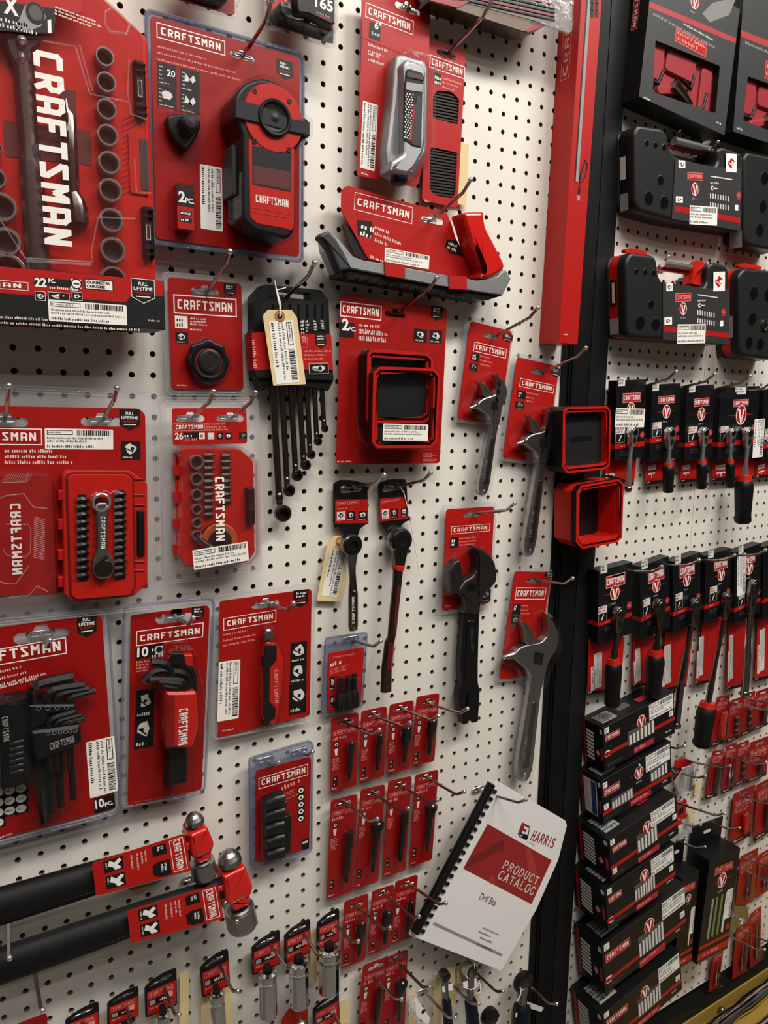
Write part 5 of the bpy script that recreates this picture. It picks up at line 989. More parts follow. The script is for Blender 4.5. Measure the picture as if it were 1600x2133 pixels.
# ================================================================ V: hex key set with light
P = Pack('hex_key_set', 'widest hex key card, with black flashlight and 10PC corner mark', 'hex keys', [(-30, 1290), (213, 1280), (245, 1690), (-30, 1752)], .028)
ol = rounded(P.LL('V1', 0, (-400, 330), (830, 160), (872, 200), (985, 1810), (960, 1830), (-400, 2180)), .004); m = MB(); s_ = P.LL('V1', 0, (355, 340))[0]
m.holed(ol, [slotshape(s_[0], s_[1], .058, .1)], -.0012, 0, 'red'); z = 1e-4
fr = P.LL('V1', z, (-330, 655), (573, 497), (562, 357), (-330, 515)); m.frame(fr, .0012, z, 'white'); a, b, c_ = P.LL('V1', z, (-290, 610), (520, 470), (-297, 520)); m.craft(a, b, abs(c_[1] - a[1]) * .98, z + 1e-4, 'white')
m.badge(*P.rect('V1', 0, (655, 175), (828, 350)), z)
for p_, w_ in (((-60, 655), .04), ((-60, 715), .05), ((-60, 770), .062), ((-60, 790), .05)): m.lines(*P.LL('V1', 0, p_)[0], w_, .0038, z, 'offwhite', 1, .15, ang=.12)
for i in range(4):
    for j in range(4):
        c = P.LL('V1', 0, (-10 + i * 98 - 5 - (j * 0) , 1685 - i * 18 + j * 86 ))[0]
        if i == 3 or (j == 3 and i > 0): continue
        m.flat(rrect(c[0], c[1], .0150, .0132, .001, ang=.12), z, 'ink'); m.flat(circ(c[0], c[1], .0056, 18, .0050), z + 1e-4, 'offwhite'); m.lines(c[0] - .0038, c[1] + .001, .0076, .0020, z + 2e-4, 'ink', 1, .1)
m.flat(P.LL('V1', 0, (800, 1738), (975, 1690), (985, 1812), (808, 1868)), z, 'ink'); a = P.LL('V1', 0, (818, 1828))[0]; m.text('10', a[0], a[1], .0120, z + 1e-4, 'white', bold=.03, ang=.1, w=.0105); a = P.LL('V1', 0, (898, 1805))[0]; m.text('PC.', a[0], a[1], .0055, z + 1e-4, 'white', bold=.03, ang=.1, w=.0095)
m.lines(*P.LL('V1', 0, (-20, 2065))[0], .026, .003, z, 'offwhite', 1, .1, ang=.12); m.done('backing_card', P)
m = MB(); o2 = rounded(P.LL('V1', 0, (-400, 250), (870, 105), (925, 150), (1030, 1810), (985, 1870), (-400, 2240)), .006); m.slab(o2, -.003, -.0016, 'clearthick'); m.tube([(a, b, -.001) for a, b in o2 + o2[:1]], .0016, 'clearblue', 6, False); o3 = inset(ccw(o2), .004); m.tube([(a, b, -.001) for a, b in o3 + o3[:1]], .0012, 'clearthick', 6, False); m.done('clear_plastic_rim', P)
c1 = P.LL('V1', 0, (872, 1466))[0]; sticker(P, c1[0] - .0165, c1[1] - .0365, c1[0] + .0165, c1[1] + .0365, 2e-4, vert=True, seed=24, ang=.04)
m = MB(); fz = .020; a, b = P.LL('V1', fz, (100, 880), (140, 1590)); R = .024
m.tube([(a[0] - .004, a[1], fz - .006), (a[0] - .004, a[1] - .006, fz - .006), (a[0] - .003, a[1] - .03, fz - .006), (a[0] - .002, a[1] - .034, fz - .006), (b[0] - .004, b[1] + .02, fz - .006), (b[0] - .004, b[1], fz - .006)], [R * .93, R, R, R * .94, R * .96, R * .86], 'blackplastic', 24, flat=.85)
for k in range(6): c = P.LL('V1', fz + .012, (140, 1260 + k * 50))[0]; m.slab(rrect(c[0], c[1], .016, .005, .002), fz + .006, fz + .0135, 'greyplastic', .001)
a, b = P.LL('V1', fz + .015, (15, 1040), (30, 1250)); m.craft(a, b, .006, fz + .0155, 'greyprint'); m.done('flashlight', P)
def key(P, k, pts, r, dz, mt='blackoxide'):
    """one L-shaped hex key through pixel points, long arm last"""
    m = MB(); v = [Vector(P.LL(k, dz, p_)[0] + (dz,)) for p_ in pts]; out = [v[0]]
    for i in range(1, len(v) - 1):
        a = v[i] + (v[i - 1] - v[i]).normalized() * r * 2.6; b = v[i] + (v[i + 1] - v[i]).normalized() * r * 2.6
        for t in (0, .25, .5, .75, 1): out.append(a * (1 - t) ** 2 + v[i] * 2 * t * (1 - t) + b * t * t)
    out.append(v[-1]); m.tube(out, r, mt, 6, sm=False); m.done('hex_key', P)
for pts, r in ((((625, 690), (260, 770), (385, 1930)), .0062), (((720, 760), (390, 810), (440, 1850)), .0052), (((760, 790), (480, 840), (520, 1800)), .0046), (((815, 810), (575, 870), (625, 1740)), .0040)): key(P, 'V1', pts, r, .016)
for pts, r in ((((640, 990), (410, 1060), (430, 1500)), .0034), (((690, 1020), (470, 1080), (490, 1500)), .0030), (((720, 1045), (530, 1090), (545, 1500)), .0026), (((740, 1052), (570, 1098), (590, 1500)), .0022)): key(P, 'V1', pts, r, .026)
m = MB(); m.slab(rounded(P.LL('V1', .020, (240, 930), (640, 925), (650, 970), (400, 1010), (385, 1100), (250, 1150)), .002), .006, .024, 'blackplastic', .002)
m.slab(rounded(P.LL('V1', .032, (265, 1170), (690, 1110), (700, 1270), (600, 1320), (340, 1420), (285, 1390)), .003), .004, .032, 'blackplastic', .003)
a, b = P.LL('V1', .033, (435, 1325), (640, 1255)); m.craft(a, b, .0085, .0325, 'greyprint')
for i, x in enumerate((330, 410, 490, 570)): c = P.LL('V1', .025, (x, 970 - i * 4))[0]; m.frame(circ(c[0], c[1], .0028, 6), .0005, .0245, 'greyprint')
for i, x in enumerate((410, 465, 515, 560, 600, 645)): c = P.LL('V1', .033, (x, 1182 - i * 5))[0]; m.frame(circ(c[0], c[1], .0026, 5), .0005, .0325, 'greyprint')
m.done('key_holder', P)
m = MB(); m.dome(rounded(P.LL('V1', .01, (-60, 850), (180, 840), (215, 900), (240, 780), (360, 660), (600, 620), (830, 790), (740, 900), (700, 1100), (700, 1590), (560, 1850), (390, 1970), (340, 1900), (310, 1560), (240, 1560), (180, 1620), (-40, 1630)), .005), 0, .0355, .004, 'clear'); m.done('clear_blister', P)
# ================================================================ W: hex keys in a red sleeve
P = Pack('hex_key_set', 'narrow card with folded black hex keys clamped in a bright red sleeve', 'hex keys', [(274, 1280), (437, 1262), (420, 1642), (265, 1678)], .022)
ol = rounded(P.LL('W1', 0, (118, 298), (700, 222), (716, 250), (655, 1605), (640, 1622), (95, 1740)), .004); m = MB(); s_ = P.LL('W1', 0, (465, 312))[0]
m.holed(ol, [slotshape(s_[0], s_[1], .052)], -.0012, 0, 'red'); fr = P.LL('W1', z, (158, 532), (665, 462), (670, 350), (160, 418)); m.frame(fr, .0010, z, 'white'); a, b, c_ = P.LL('W1', z, (190, 495), (640, 435), (190, 450)); m.craft(a, b, abs(c_[1] - a[1]) * 1.05, z + 1e-4, 'white')
badge(P, m, 'W1', (580, 235), (672, 330)); a = P.rect('W1', 0, (155, 545), (360, 615)); m.flat([(a[0], a[1]), (a[2], a[1] + .004), (a[2], a[3] + .004), (a[0], a[3])], z, 'ink'); m.text('10', a[0] + .002, a[1] + .0035, .0125, z + 1e-4, 'white', bold=.03); m.lines(a[0] + .020, a[3] - .002, .016, .005, z + 1e-4, 'white', 1, .1); m.lines(a[0] + .020, a[3] - .010, .018, .005, z + 1e-4, 'offwhite', 1, .1)
b = P.rect('W1', 0, (308, 532), (360, 585)); m.flat([(b[0], b[1]), (b[2], b[1]), (b[2], b[3]), (b[0], b[3])], z + 1e-4, 'white'); m.flat(circ((b[0] + b[2]) / 2, (b[1] + b[3]) / 2, .0045, 6), z + 2e-4, 'ink')
for y in (645, 668, 690, 712): m.lines(*P.LL('W1', 0, (160, y))[0], .022, .003, z, 'pinkprint', 1, .15)
icon(P, m, 'W1', (158, 868), (292, 1065), 40); icon(P, m, 'W1', (148, 1075), (288, 1290), 41); m.done('backing_card', P)
m = MB(); o2 = rounded(P.LL('W1', 0, (70, 250), (115, 225), (720, 165), (748, 200), (680, 1610), (650, 1650), (60, 1755), (35, 1730)), .006); m.slab(o2, -.003, -.0016, 'clearthick'); m.tube([(a, b, -.001) for a, b in o2 + o2[:1]], .0018, 'clearblue', 6, False); m.tube([(a, b, -.001) for a, b in inset(ccw(o2), .0045) + inset(ccw(o2), .0045)[:1]], .0012, 'clearthick', 6, False); m.done('clear_plastic_rim', P)
for pts, r, d_ in ((((270, 650), (420, 660), (430, 1100)), .0052, .020), (((215, 790), (300, 700), (560, 740), (560, 1100)), .0052, .018), (((255, 785), (340, 780), (540, 790), (540, 1100)), .0042, .024), (((330, 800), (520, 815), (520, 1100)), .0034, .028), (((360, 830), (480, 850), (480, 1100)), .0030, .028), (((500, 650), (590, 720), (590, 1000)), .0050, .014)): key(P, 'W1', pts, r, d_)
for k, x in enumerate((390, 420, 450, 485, 520)): key(P, 'W1', ((x, 1250), (x + 2, 1400), (x, 1580 - k * 6)), .0042, .016)
m = MB(); m.slab(P.LL('W1', .02, (425, 590), (525, 590), (530, 680), (430, 690)), .008, .018, 'blackplastic', .001); m.slab(P.LL('W1', .02, (525, 605), (590, 600), (590, 690), (540, 690)), .008, .018, 'redplastic', .001)
sv = rounded(P.LL('W1', .034, (388, 885), (620, 878), (635, 1150), (592, 1290), (560, 1310), (385, 1308), (380, 1150)), .003); m.slab(sv, .002, .034, 'redplastic', .003)
for k in range(9): a, b = P.LL('W1', .034, (385 + k * 8, 900), (385 + k * 8, 1290)); m.tube([(a[0], a[1], .0340), (b[0], b[1], .0340)], .0006, 'redlogo', 4)
a, b = P.LL('W1', .0345, (482, 1010), (478, 1285)); m.craft(a, b, .0115, .0346, 'white'); m.done('sleeve', P)
m = MB(); m.dome(rounded(P.LL('W1', .01, (170, 770), (270, 640), (400, 520), (570, 500), (640, 850), (675, 1040), (590, 1330), (570, 1600), (370, 1610), (370, 1320), (330, 1250), (340, 880), (200, 820)), .004), 0, .0375, .003, 'clear'); m.done('clear_blister', P)
# ================================================================ X: folding knife
P = Pack('utility_knife_pack', 'wide red card with a red and black hooked knife, barcode label up its left side', 'packaged tool', [(458, 1248), (648, 1228), (643, 1497), (455, 1536)], .016)
ol = rounded(P.LL('W1', 0, (792, 190), (1478, 98), (1488, 115), (1475, 1050), (1455, 1060), (780, 1222)), .004); m = MB(); s_ = P.LL('W1', 0, (1140, 212))[0]
m.holed(ol, [slotshape(s_[0], s_[1], .040)], -.0012, 0, 'red2'); fr = P.LL('W1', z, (820, 415), (1218, 345), (1220, 255), (820, 320)); m.frame(fr, .0009, z, 'white'); a, b, c_ = P.LL('W1', z, (848, 380), (1195, 322), (848, 340)); m.craft(a, b, abs(c_[1] - a[1]) * 1.05, z + 1e-4, 'white')
badge(P, m, 'W1', (1350, 110), (1460, 232)); lns(P, m, 'W1', ((820, 438), (820, 482), (820, 520)), .052, .0034, 'pinkprint', ang=.06)
for i, (a_, b_) in enumerate((((1328, 508), (1450, 645)), ((1325, 660), (1448, 800)), ((1318, 825), (1445, 1030)))): icon(P, m, 'W1', a_, b_, 50 + i)
lns(P, m, 'W1', ((812, 1168),), .020, .0026); m.done('backing_card', P)
m = MB(); o2 = rounded(P.LL('W1', 0, (755, 155), (1480, 50), (1515, 75), (1498, 1080), (1465, 1105), (755, 1240), (740, 1200)), .006); m.slab(o2, -.003, -.0016, 'clearthick'); m.tube([(a, b, -.001) for a, b in o2 + o2[:1]], .0014, 'clearthick', 6, False); m.done('clear_plastic_rim', P)
c1 = P.LL('W1', 0, (860, 866))[0]; sticker(P, c1[0] - .0150, c1[1] - .0415, c1[0] + .0150, c1[1] + .0415, 2e-4, vert=True, seed=31, ang=-.02)
dz = .012; m = MB(); m.slab(rounded(P.LL('W1', dz, (1140, 500), (1180, 498), (1235, 520), (1250, 560), (1280, 640), (1275, 720), (1262, 900), (1235, 1050), (1210, 1130), (1140, 1140), (1125, 1090), (1118, 900), (1125, 640)), .003), .001, dz, 'redplastic', .003, 3)
m.slab(rounded(P.LL('W1', dz + .002, (1145, 520), (1228, 520), (1225, 640), (1175, 700), (1172, 950), (1220, 1000), (1215, 1080), (1180, 1095), (1165, 1140), (1135, 1140), (1128, 1050), (1128, 650)), .002), .002, dz + .0018, 'ink', .0012)
a, b = P.LL('W1', dz + .001, (1205, 715), (1208, 965)); m.craft(a, b, .0058, dz + .0005, 'pinkprint'); m.done('knife_handle', P)
m = MB(); m.slab(rounded(P.LL('W1', dz, (1130, 500), (1130, 440), (1150, 405), (1185, 405), (1210, 440), (1208, 495), (1170, 485)), .002), .005, dz, 'satin', .002); m.done('blade_tip', P)
m = MB(); m.dome(rounded(P.LL('W1', .01, (1090, 500), (1130, 400), (1200, 370), (1240, 490), (1285, 620), (1280, 900), (1225, 1150), (1130, 1160), (1070, 1000), (1060, 650)), .004), 0, dz + .005, .003, 'clear'); m.done('clear_blister', P)
# ================================================================ Y: small driver pack, Z: impact socket strip
P = Pack('nut_driver_pack', 'smallest clear pack holding three upright black nut drivers on a red insert', 'packaged bits', [(680, 1332), (760, 1322), (758, 1472), (674, 1492)], .012)
m = MB(); ol = rounded(P.LL('Z1', 0, (705, 270), (980, 222), (985, 250), (960, 665), (940, 690), (692, 745)), .002); m.slab(ol, -.001, 0, 'redprint')
fr = P.LL('Z1', z, (732, 318), (915, 290), (918, 262), (734, 288)); a = P.rect('Z1', 0, (730, 322), (915, 262)); m.logo(a[0], a[1] + .002, a[2], a[3] - .001, z, line='pinkprint', lett='pinkprint'); m.lines(*P.LL('Z1', 0, (715, 345))[0], .026, .007, z, 'offwhite', 1, .1, ang=.1)
lns(P, m, 'Z1', ((718, 395), (718, 412), (718, 428)), .032, .002, 'pinkprint', ang=.1); icon(P, m, 'Z1', (715, 460), (750, 560), 60); icon(P, m, 'Z1', (715, 610), (745, 690), 61); m.done('backing_card', P)
m = MB(); o2 = rounded(P.LL('Z1', 0, (680, 150), (1005, 105), (1012, 130), (975, 680), (960, 700), (665, 768), (650, 740)), .005); m.slab(o2, -.003, -.0014, 'clearblue'); m.tube([(a, b, -.001) for a, b in o2 + o2[:1]], .0012, 'clearblue', 6, False); m.done('clear_plastic_rim', P)
for x, yb in ((800, 720), (860, 705), (910, 690)):
    a, b, c_ = P.LL('Z1', .008, (x, yb - 255), (x, yb - 130), (x + 2, yb)); m = MB(); m.tube([(a[0], a[1], .007), (b[0], b[1] + .004, .007), (b[0], b[1], .007), (b[0], b[1] - .003, .007), (c_[0], c_[1], .007)], [.0042, .0045, .005, .0078, .0078], 'blackoxide', 14); m.done('nut_driver', P)
m = MB(); m.dome(rounded(P.LL('Z1', .006, (765, 440), (945, 430), (968, 540), (955, 690), (760, 735), (755, 600)), .003), 0, .0165, .003, 'clear'); m.done('clear_blister', P)
P = Pack('impact_socket_set', 'grey-edged red card with five stacked black impact sockets, lower centre', 'socket set', [(536, 1598), (645, 1578), (645, 1772), (536, 1798)], .018)
m = MB(); ol = rounded(P.LL('Z1', 0, (128, 1200), (560, 1090), (565, 1130), (548, 1820), (140, 1930), (125, 1900)), .003); m.slab(ol, -.001, 0, 'red')
fr = P.LL('Z1', z, (148, 1350), (540, 1235), (540, 1145), (148, 1262)); m.frame(fr, .0010, z, 'white'); a, b, c_ = P.LL('Z1', z, (172, 1318), (518, 1218), (172, 1270)); m.craft(a, b, abs(c_[1] - a[1]), z + 1e-4, 'white')
m.lines(*P.LL('Z1', 0, (325, 1325))[0], .044, .008, z, 'pinkprint', 1, .1, ang=.18); lns(P, m, 'Z1', ((345, 1385), (350, 1400), (350, 1430)), .022, .002, 'pinkprint', ang=.15)
for k in range(5): c = P.LL('Z1', 0, (484, 1357 + k * 56))[0]; m.flat(circ(c[0], c[1], .0062, 18), z, 'ink'); m.flat(circ(c[0], c[1], .0044, 6), z + 1e-4, 'white'); m.flat(circ(c[0], c[1], .0018, 10), z + 2e-4, 'ink')
m.flat(rounded(P.LL('Z1', 0, (490, 1750), (548, 1730), (548, 1820), (490, 1835)), .001), z, 'ink'); a = P.LL('Z1', 0, (498, 1790))[0]; m.lines(a[0], a[1] + .006, .011, .005, z + 1e-4, 'white', 1, .1); m.done('backing_card', P)
m = MB(); o2 = rounded(P.LL('Z1', 0, (75, 1105), (550, 965), (580, 990), (570, 1830), (545, 1860), (105, 1975), (85, 1945)), .005); m.slab(o2, -.003, -.0014, 'clearblue'); m.tube([(a, b, -.001) for a, b in o2 + o2[:1]], .0016, 'clearblue', 6, False); m.done('clear_plastic_rim', P)
for k in range(5):
    y = 1435 + k * 104; a, b, c_ = P.LL('Z1', .013, (195 + k * 4, y + 18), (258 + k * 3, y), (338, y - 18)); m = MB(); R = .0105 if k else .0118
    m.tube([(a[0] - .001, a[1] - .003, .011), (a[0], a[1] - .003, .011), (b[0], b[1] - .003, .011), (b[0] + .001, b[1] - .002, .011), (c_[0], c_[1] - .002, .011)], [R * .8, R * .92, R * .92, R, R], 'blackoxide', 20); m.done('impact_socket', P)
m = MB(); a, b = P.LL('Z1', .010, (385, 1560), (370, 1860)); m.slab(rrect((a[0] + b[0]) / 2, (a[1] + b[1]) / 2, .012, a[1] - b[1], .003, ang=-.04), .002, .010, 'blackplastic', .002, 3); c = P.LL('Z1', .010, (352, 1480))[0]; m.slab(rrect(c[0], c[1], .010, .009, .001), .002, .008, 'blackoxide', .001); m.done('adapter', P)
m = MB(); m.dome(rounded(P.LL('Z1', .01, (165, 1420), (340, 1380), (400, 1540), (390, 1870), (190, 1930), (170, 1900)), .003), 0, .0245, .003, 'clear'); m.done('clear_blister', P)
# ================================================================ hammers
def hammer(lab, ax0, ax1, hx, lab_q, cardq, k='H1', d=.05, dd=0):
    """ax0-ax1: handle axis px, hx: list of head points (ball top, cheek, face) px"""
    P = Pack('ball_peen_hammer', lab, 'hammer', [hx[0], (hx[0][0] + 60, hx[0][1]), (hx[2][0] + 60, hx[2][1]), hx[2]], d)
    a, b = P.L(*ax0), P.L(*ax1); A, B = Vector(a), Vector(b); dr = (B - A).normalized()
    m = MB(); m.tube([(A.x, A.y, 0), (A.lerp(B, .45).x, A.lerp(B, .45).y, 0), (A.lerp(B, .8).x, A.lerp(B, .8).y, 0), (B.x, B.y, 0)], [.0225, .0215, .0195, .017], 'rubber', 22, flat=.7)
    for i in range(34): c = A.lerp(B, .25 + i * .014); n_ = Vector((-dr.y, dr.x)); m.tube([(c.x - n_.x * .016, c.y - n_.y * .016, .0062), (c.x - n_.x * .008, c.y - n_.y * .008, .0135)], .0008, 'blackplastic', 4)
    m.done('handle', P)
    t, c, f = [Vector(P.L(*p_)) for p_ in hx]; up = (t - f).normalized(); rt = Vector((up.y, -up.x)); L_ = (t - f).length
    T = lambda u, v: tuple(f + rt * (u * L_) + up * (v * L_)); m = MB()
    cheek = [T(-.155, .52), T(-.13, .80), T(.12, .80), T(.17, .52), T(.13, .42), T(-.13, .42)]; off = Vector((0, 0))
    m.slab(rounded(cheek, .004), -.016, .016, 'redpaint', .005, 3); m.slab(rounded([T(-.10, .38), T(-.08, .30), T(.10, .30), T(.12, .38), T(.13, .46), T(-.13, .46)], .003), -.013, .013, 'redpaint', .004, 3)
    nk = [tuple(B - dr * .02 + Vector((-dr.y, dr.x)) * .012), tuple(B - dr * .02 - Vector((-dr.y, dr.x)) * .012), T(-.02, .46), T(-.02, .66)]; m.slab(nk, -.011, .011, 'redpaint', .004, 3); m.done('painted_head', P)
    m = MB(); p = lambda v: (T(0, v)[0], T(0, v)[1], 0); m.tube([p(.27), p(.255), p(.25), p(.06), p(.03), p(0)], [.11 * L_, .135 * L_, .165 * L_, .170 * L_, .168 * L_, .152 * L_], 'satin', 32, sm=False); m.done('striking_face', P)
    m = MB(); m.tube([p(.80), p(.84), p(.845), p(.90), p(.95), p(.98), p(1.0)], [.085 * L_, .09 * L_, .128 * L_, .122 * L_, .092 * L_, .055 * L_, .001], 'satin', 32, sm=False); m.done('ball_peen', P)
    return P
P = hammer('ball peen hammer with a black rubber grip, upper of the two laid on hooks', (-60, 1906), (392, 1770), ((402, 1692), (410, 1745), (427, 1826)), 0, 0)
def hcard(P, quad, z, thk=.0006):
    m = MB(); c = [P.LL('H1', z, p_)[0] for p_ in quad]; m.slab(rounded(c, .003), z - thk, z, 'redprint'); tl, tr, br, bl = [Vector(v) for v in (c[0], c[1], c[2], c[3])]
    pass
    F = lambda u, v: tuple(tl.lerp(tr, u).lerp(bl.lerp(br, u), v)); zz = z + 1e-4
    m.frame([F(.815, .06), F(.97, .06), F(.97, .92), F(.815, .92)], .0008, zz, 'white'); a, b = F(.855, .10), F(.855, .88); hgt = (Vector(F(.935, .1)) - Vector(a)).length; m.craft(a, b, hgt, zz + 1e-4, 'white')
    m.flat([F(.62, .08), F(.775, .08), F(.775, .36), F(.62, .36)], zz, 'ink'); m.flat([F(.60, .60), F(.66, .53), F(.79, .53), F(.79, .95), F(.66, .95), F(.60, .88)], zz, 'ink')
    for i, (u, v, w_, h_, c_) in enumerate(((.655, .12, .2, 2, 'white'), (.665, .60, .30, 2, 'white'))):
        q0 = F(u + .09, v); ang_ = math.atan2(bl.y - tl.y, bl.x - tl.x); m.lines(*q0, (bl - tl).length * w_, (tr - tl).length * .075, zz + 1e-4, c_, h_, .25, ang_)
    ang_ = math.atan2(bl.y - tl.y, bl.x - tl.x)
    for u in (.39, .45, .50, .54): m.lines(*F(u + .02, .12), (bl - tl).length * .55, (tr - tl).length * .022, zz, 'offwhite', 1, .1, ang_)
    for v0, v1 in ((.06, .42), (.52, .90)):
        m.flat([F(.11, v0), F(.31, v0), F(.31, v1), F(.11, v1)], zz, 'ink'); vc = (v0 + v1) / 2; m.flat([F(.17, v0 + .03), F(.22, vc - .06), F(.27, v0 + .03), F(.30, v0 + .09), F(.25, vc + .02), F(.29, v1 - .05), F(.22, v1 - .02), F(.20, vc + .06), F(.15, vc)], zz + 1e-4, 'white'); m.lines(*F(.145, v0 + .06), (bl - tl).length * .27, (tr - tl).length * .02, zz + 1e-4, 'offwhite', 1, .1, ang_)
    m.done('printed_sleeve', P)
hcard(P, ((548, 365), (1100, 190), (1137, 410), (572, 562)), .018)
P = hammer('ball peen hammer with a black rubber grip, lower of the two laid on hooks', (-60, 2033), (470, 1850), ((474, 1770), (488, 1830), (506, 1930)), 0, 0)
hcard(P, ((758, 652), (1295, 490), (1330, 695), (778, 845)), .018)
PT = Pack('price_tag', 'buff tag poking out beneath the sleeve of the upper hammer', 'tag', [(270, 1848), (338, 1830), (340, 1838), (290, 1866)], .03)
m = MB(); m.slab(PT.LL('H1', 0, (765, 515), (965, 465), (830, 556), (800, 550)), -.0004, 0, 'manila'); m.done('tag_card', PT)
# ================================================================ extension cards (11 + 2)
def extcard(lab, pts, k, kind, sl, grp='small red cards of black socket adapters', d=.014):
    P = Pack('socket_adapter_pack', lab, 'packaged adapter', q(k, *pts), d, group=grp); m = MB(); s_ = P.LL(k, 0, sl)[0]
    m.holed(rrect(0, P.h / 2, P.w, P.h, .0045), [slotshape(s_[0], s_[1], P.w * .62)], -.001, 0, 'red'); w, h = P.w, P.h; z = 1e-4; top = s_[1] - .010
    m.logo(-w * .42, top - w * .16, w * .42, top, z, line='pinkprint', lett='pinkprint'); m.lines(-w * .42, top - w * .22, w * .55, w * .11, z, 'pinkprint', 1, .1)
    y = top - w * .48; m.flat(circ(-w * .30, y, w * .10, 14), z, 'ink'); m.flat(circ(-w * .30, y, w * .065, 6), z + 1e-4, 'offwhite'); m.flat(circ(-w * .30, y, w * .03, 8), z + 2e-4, 'ink')
    m.flat([(-w * .36, y - w * .14), (-w * .24, y - w * .14), (-w * .24, y - w * .22), (-w * .27, y - w * .38), (-w * .33, y - w * .38), (-w * .36, y - w * .22)], z, 'offwhite')
    m.lines(-w * .44, y - w * .46, w * .28, w * .42, z, 'pinkprint', 7, .35)
    for t in (0, 1): m.flat(rrect(-w * .32, h * .17 - t * w * .18, w * .17, w * .16, .0006), z, 'ink'); m.lines(-w * .37, h * .17 - t * w * .18 + w * .03, w * .10, w * .06, z + 1e-4, 'offwhite', 1, .1)
    m.lines(-w * .44, .006, w * .3, .002, z, 'offwhite', 1, .1); m.done('backing_card', P)
    x0 = w * .12; y1 = h * .64; y0 = h * .16; m = MB(); zz = .007
    if kind == 'u': pr = [(y1, .0052), (y1 - .012, .0052), (y1 - .016, .0042), (y0 + .012, .0036), (y0 + .011, .0028), (y0, .0028)]
    elif kind == 'a': pr = [(y1, .0076), (y1 - .016, .0076), (y1 - .020, .0045), (y0 + .010, .0034), (y0, .003)]
    elif kind == 'l': pr = [(y1 + .004, .006), (y1 - .012, .006), (y1 - .024, .0045), (y0 + .018, .0048), (y0 + .016, .0034), (y0, .0036)]
    elif kind == 'f': pr = [(y1 + .002, .0098), (y1 - .004, .0098), (y1 - .018, .0046), (y0 + .02, .0042), (y0 + .018, .0030), (y0, .003)]
    else: pr = [(y1, .0042), (y0 + .01, .0042), (y0, .003)]
    m.tube([(x0 + (y - y0) * .04, y, zz) for y, r in pr], [r for y, r in pr], 'blackoxide', 14); m.ball((x0 + (y1 - y0) * .04, y1, zz + .002), pr[0][1] * .6, 'gunmetal', 8); m.done('adapter', P)
    mx = max(r for y, r in pr) + .003; m = MB(); m.dome(rounded([(x0 - mx, y0 - .004), (x0 + mx, y0 - .004), (x0 + mx, y1 + .006), (x0 - mx, y1 + .006)], .004), 0, .0145, .002, 'clear'); m.done('clear_blister', P)
X = 'X1'
for lab, pts, kd, sl in (('first of the four short adapter cards below the nut drivers, pin-ended adapter', ((88, 335), (345, 285), (325, 960), (82, 1028)), 'u', (222, 375)),
        ('second short adapter card from the nut drivers, slim stub adapter', ((370, 280), (605, 222), (580, 870), (345, 940)), 'u', (482, 305)),
        ('third short adapter card from the nut drivers, broad-headed adapter', ((635, 215), (852, 170), (822, 800), (598, 860)), 'a', (735, 250)),
        ('short adapter card nearest the forked black wrench tail', ((880, 142), (1093, 105), (1042, 735), (835, 785)), 'a', (985, 192)),
        ('first of the four long adapter cards, left end of the middle row', ((88, 1100), (332, 1040), (290, 1945), (45, 2015)), 'l', (200, 1125)),
        ('second long adapter card from the left in the middle row', ((365, 1000), (590, 952), (525, 1850), (300, 1925)), 'f', (472, 1035)),
        ('third long adapter card from the left in the middle row', ((620, 925), (835, 872), (780, 1740), (562, 1820)), 'l', (725, 958)),
        ('long adapter card with a flared socket, right end of the middle row', ((872, 870), (1080, 808), (1025, 1640), (808, 1722)), 'f', (965, 888))):
    extcard(lab, pts, X, kd, sl)
for lab, pts, kd, sl in (('lowest-row adapter card touching the chrome sockets, seen whole', ((868, 390), (1075, 325), (1040, 880), (848, 950)), 'a', (968, 425)),
        ('lowest-row adapter card in the middle, wide joint under a hook', ((1105, 305), (1285, 250), (1250, 780), (1062, 838)), 'a', (1190, 325)),
        ('lowest-row adapter card pressed against the catalog binding', ((1300, 230), (1480, 165), (1445, 690), (1252, 745)), 'u', (1395, 250)),
        ('cut-off adapter card at the bottom edge with a long square bar', ((1028, 905), (1235, 868), (1180, 1460), (975, 1520)), 's', (1135, 935)),
        ('cut-off adapter card at the bottom edge with a pear-shaped head', ((1210, 860), (1395, 795), (1375, 1440), (1180, 1500)), 'f', (1300, 870))):
    extcard(lab, pts, 'S1', kd, sl)
# ================================================================ catalog
P = Pack('product_catalog', 'comb bound white product catalog with a dark red panel, hung tilted on a hook', 'catalog', [(1035, 1630), (1180, 1712), (1042, 2022), (868, 1948)], .045)
m = MB(); ol = P.LL('C1', 0, (790, 110), (1355, 440), (1365, 480), (1295, 760), (1110, 1180), (820, 1690), (60, 1395)); m.slab(ol, -.006, -.0002, 'paper'); m.slab(inset(ccw(ol), -.001), -.0075, -.006, 'clear')
o = P.LL('C1', 0, (705, 465), (1238, 768), (1070, 1135), (500, 838)); m.flat(o, 0, 'coverred'); m.flat(P.LL('C1', 0, (548, 760), (810, 605), (845, 605), (825, 720), (800, 690), (520, 840)), 1e-4, 'coverred2'); m.flat(P.LL('C1', 0, (1015, 650), (1060, 670), (1110, 830), (1130, 1010), (1070, 1000), (1040, 830)), 1e-4, 'coverred3'); m.flat(P.LL('C1', 0, (705, 945), (745, 880), (770, 960), (740, 968)), 1e-4, 'coverred3')
def sw(a, b, h, word, mt, z, t=.8, serif=1): a, b = P.LL('C1', 0, a, b); m.craft(a, b, h, z, mt, word, t, serif)
u = (Vector(P.LL('C1', 0, (850, 765))[0]) - Vector(P.LL('C1', 0, (820, 832))[0])).length
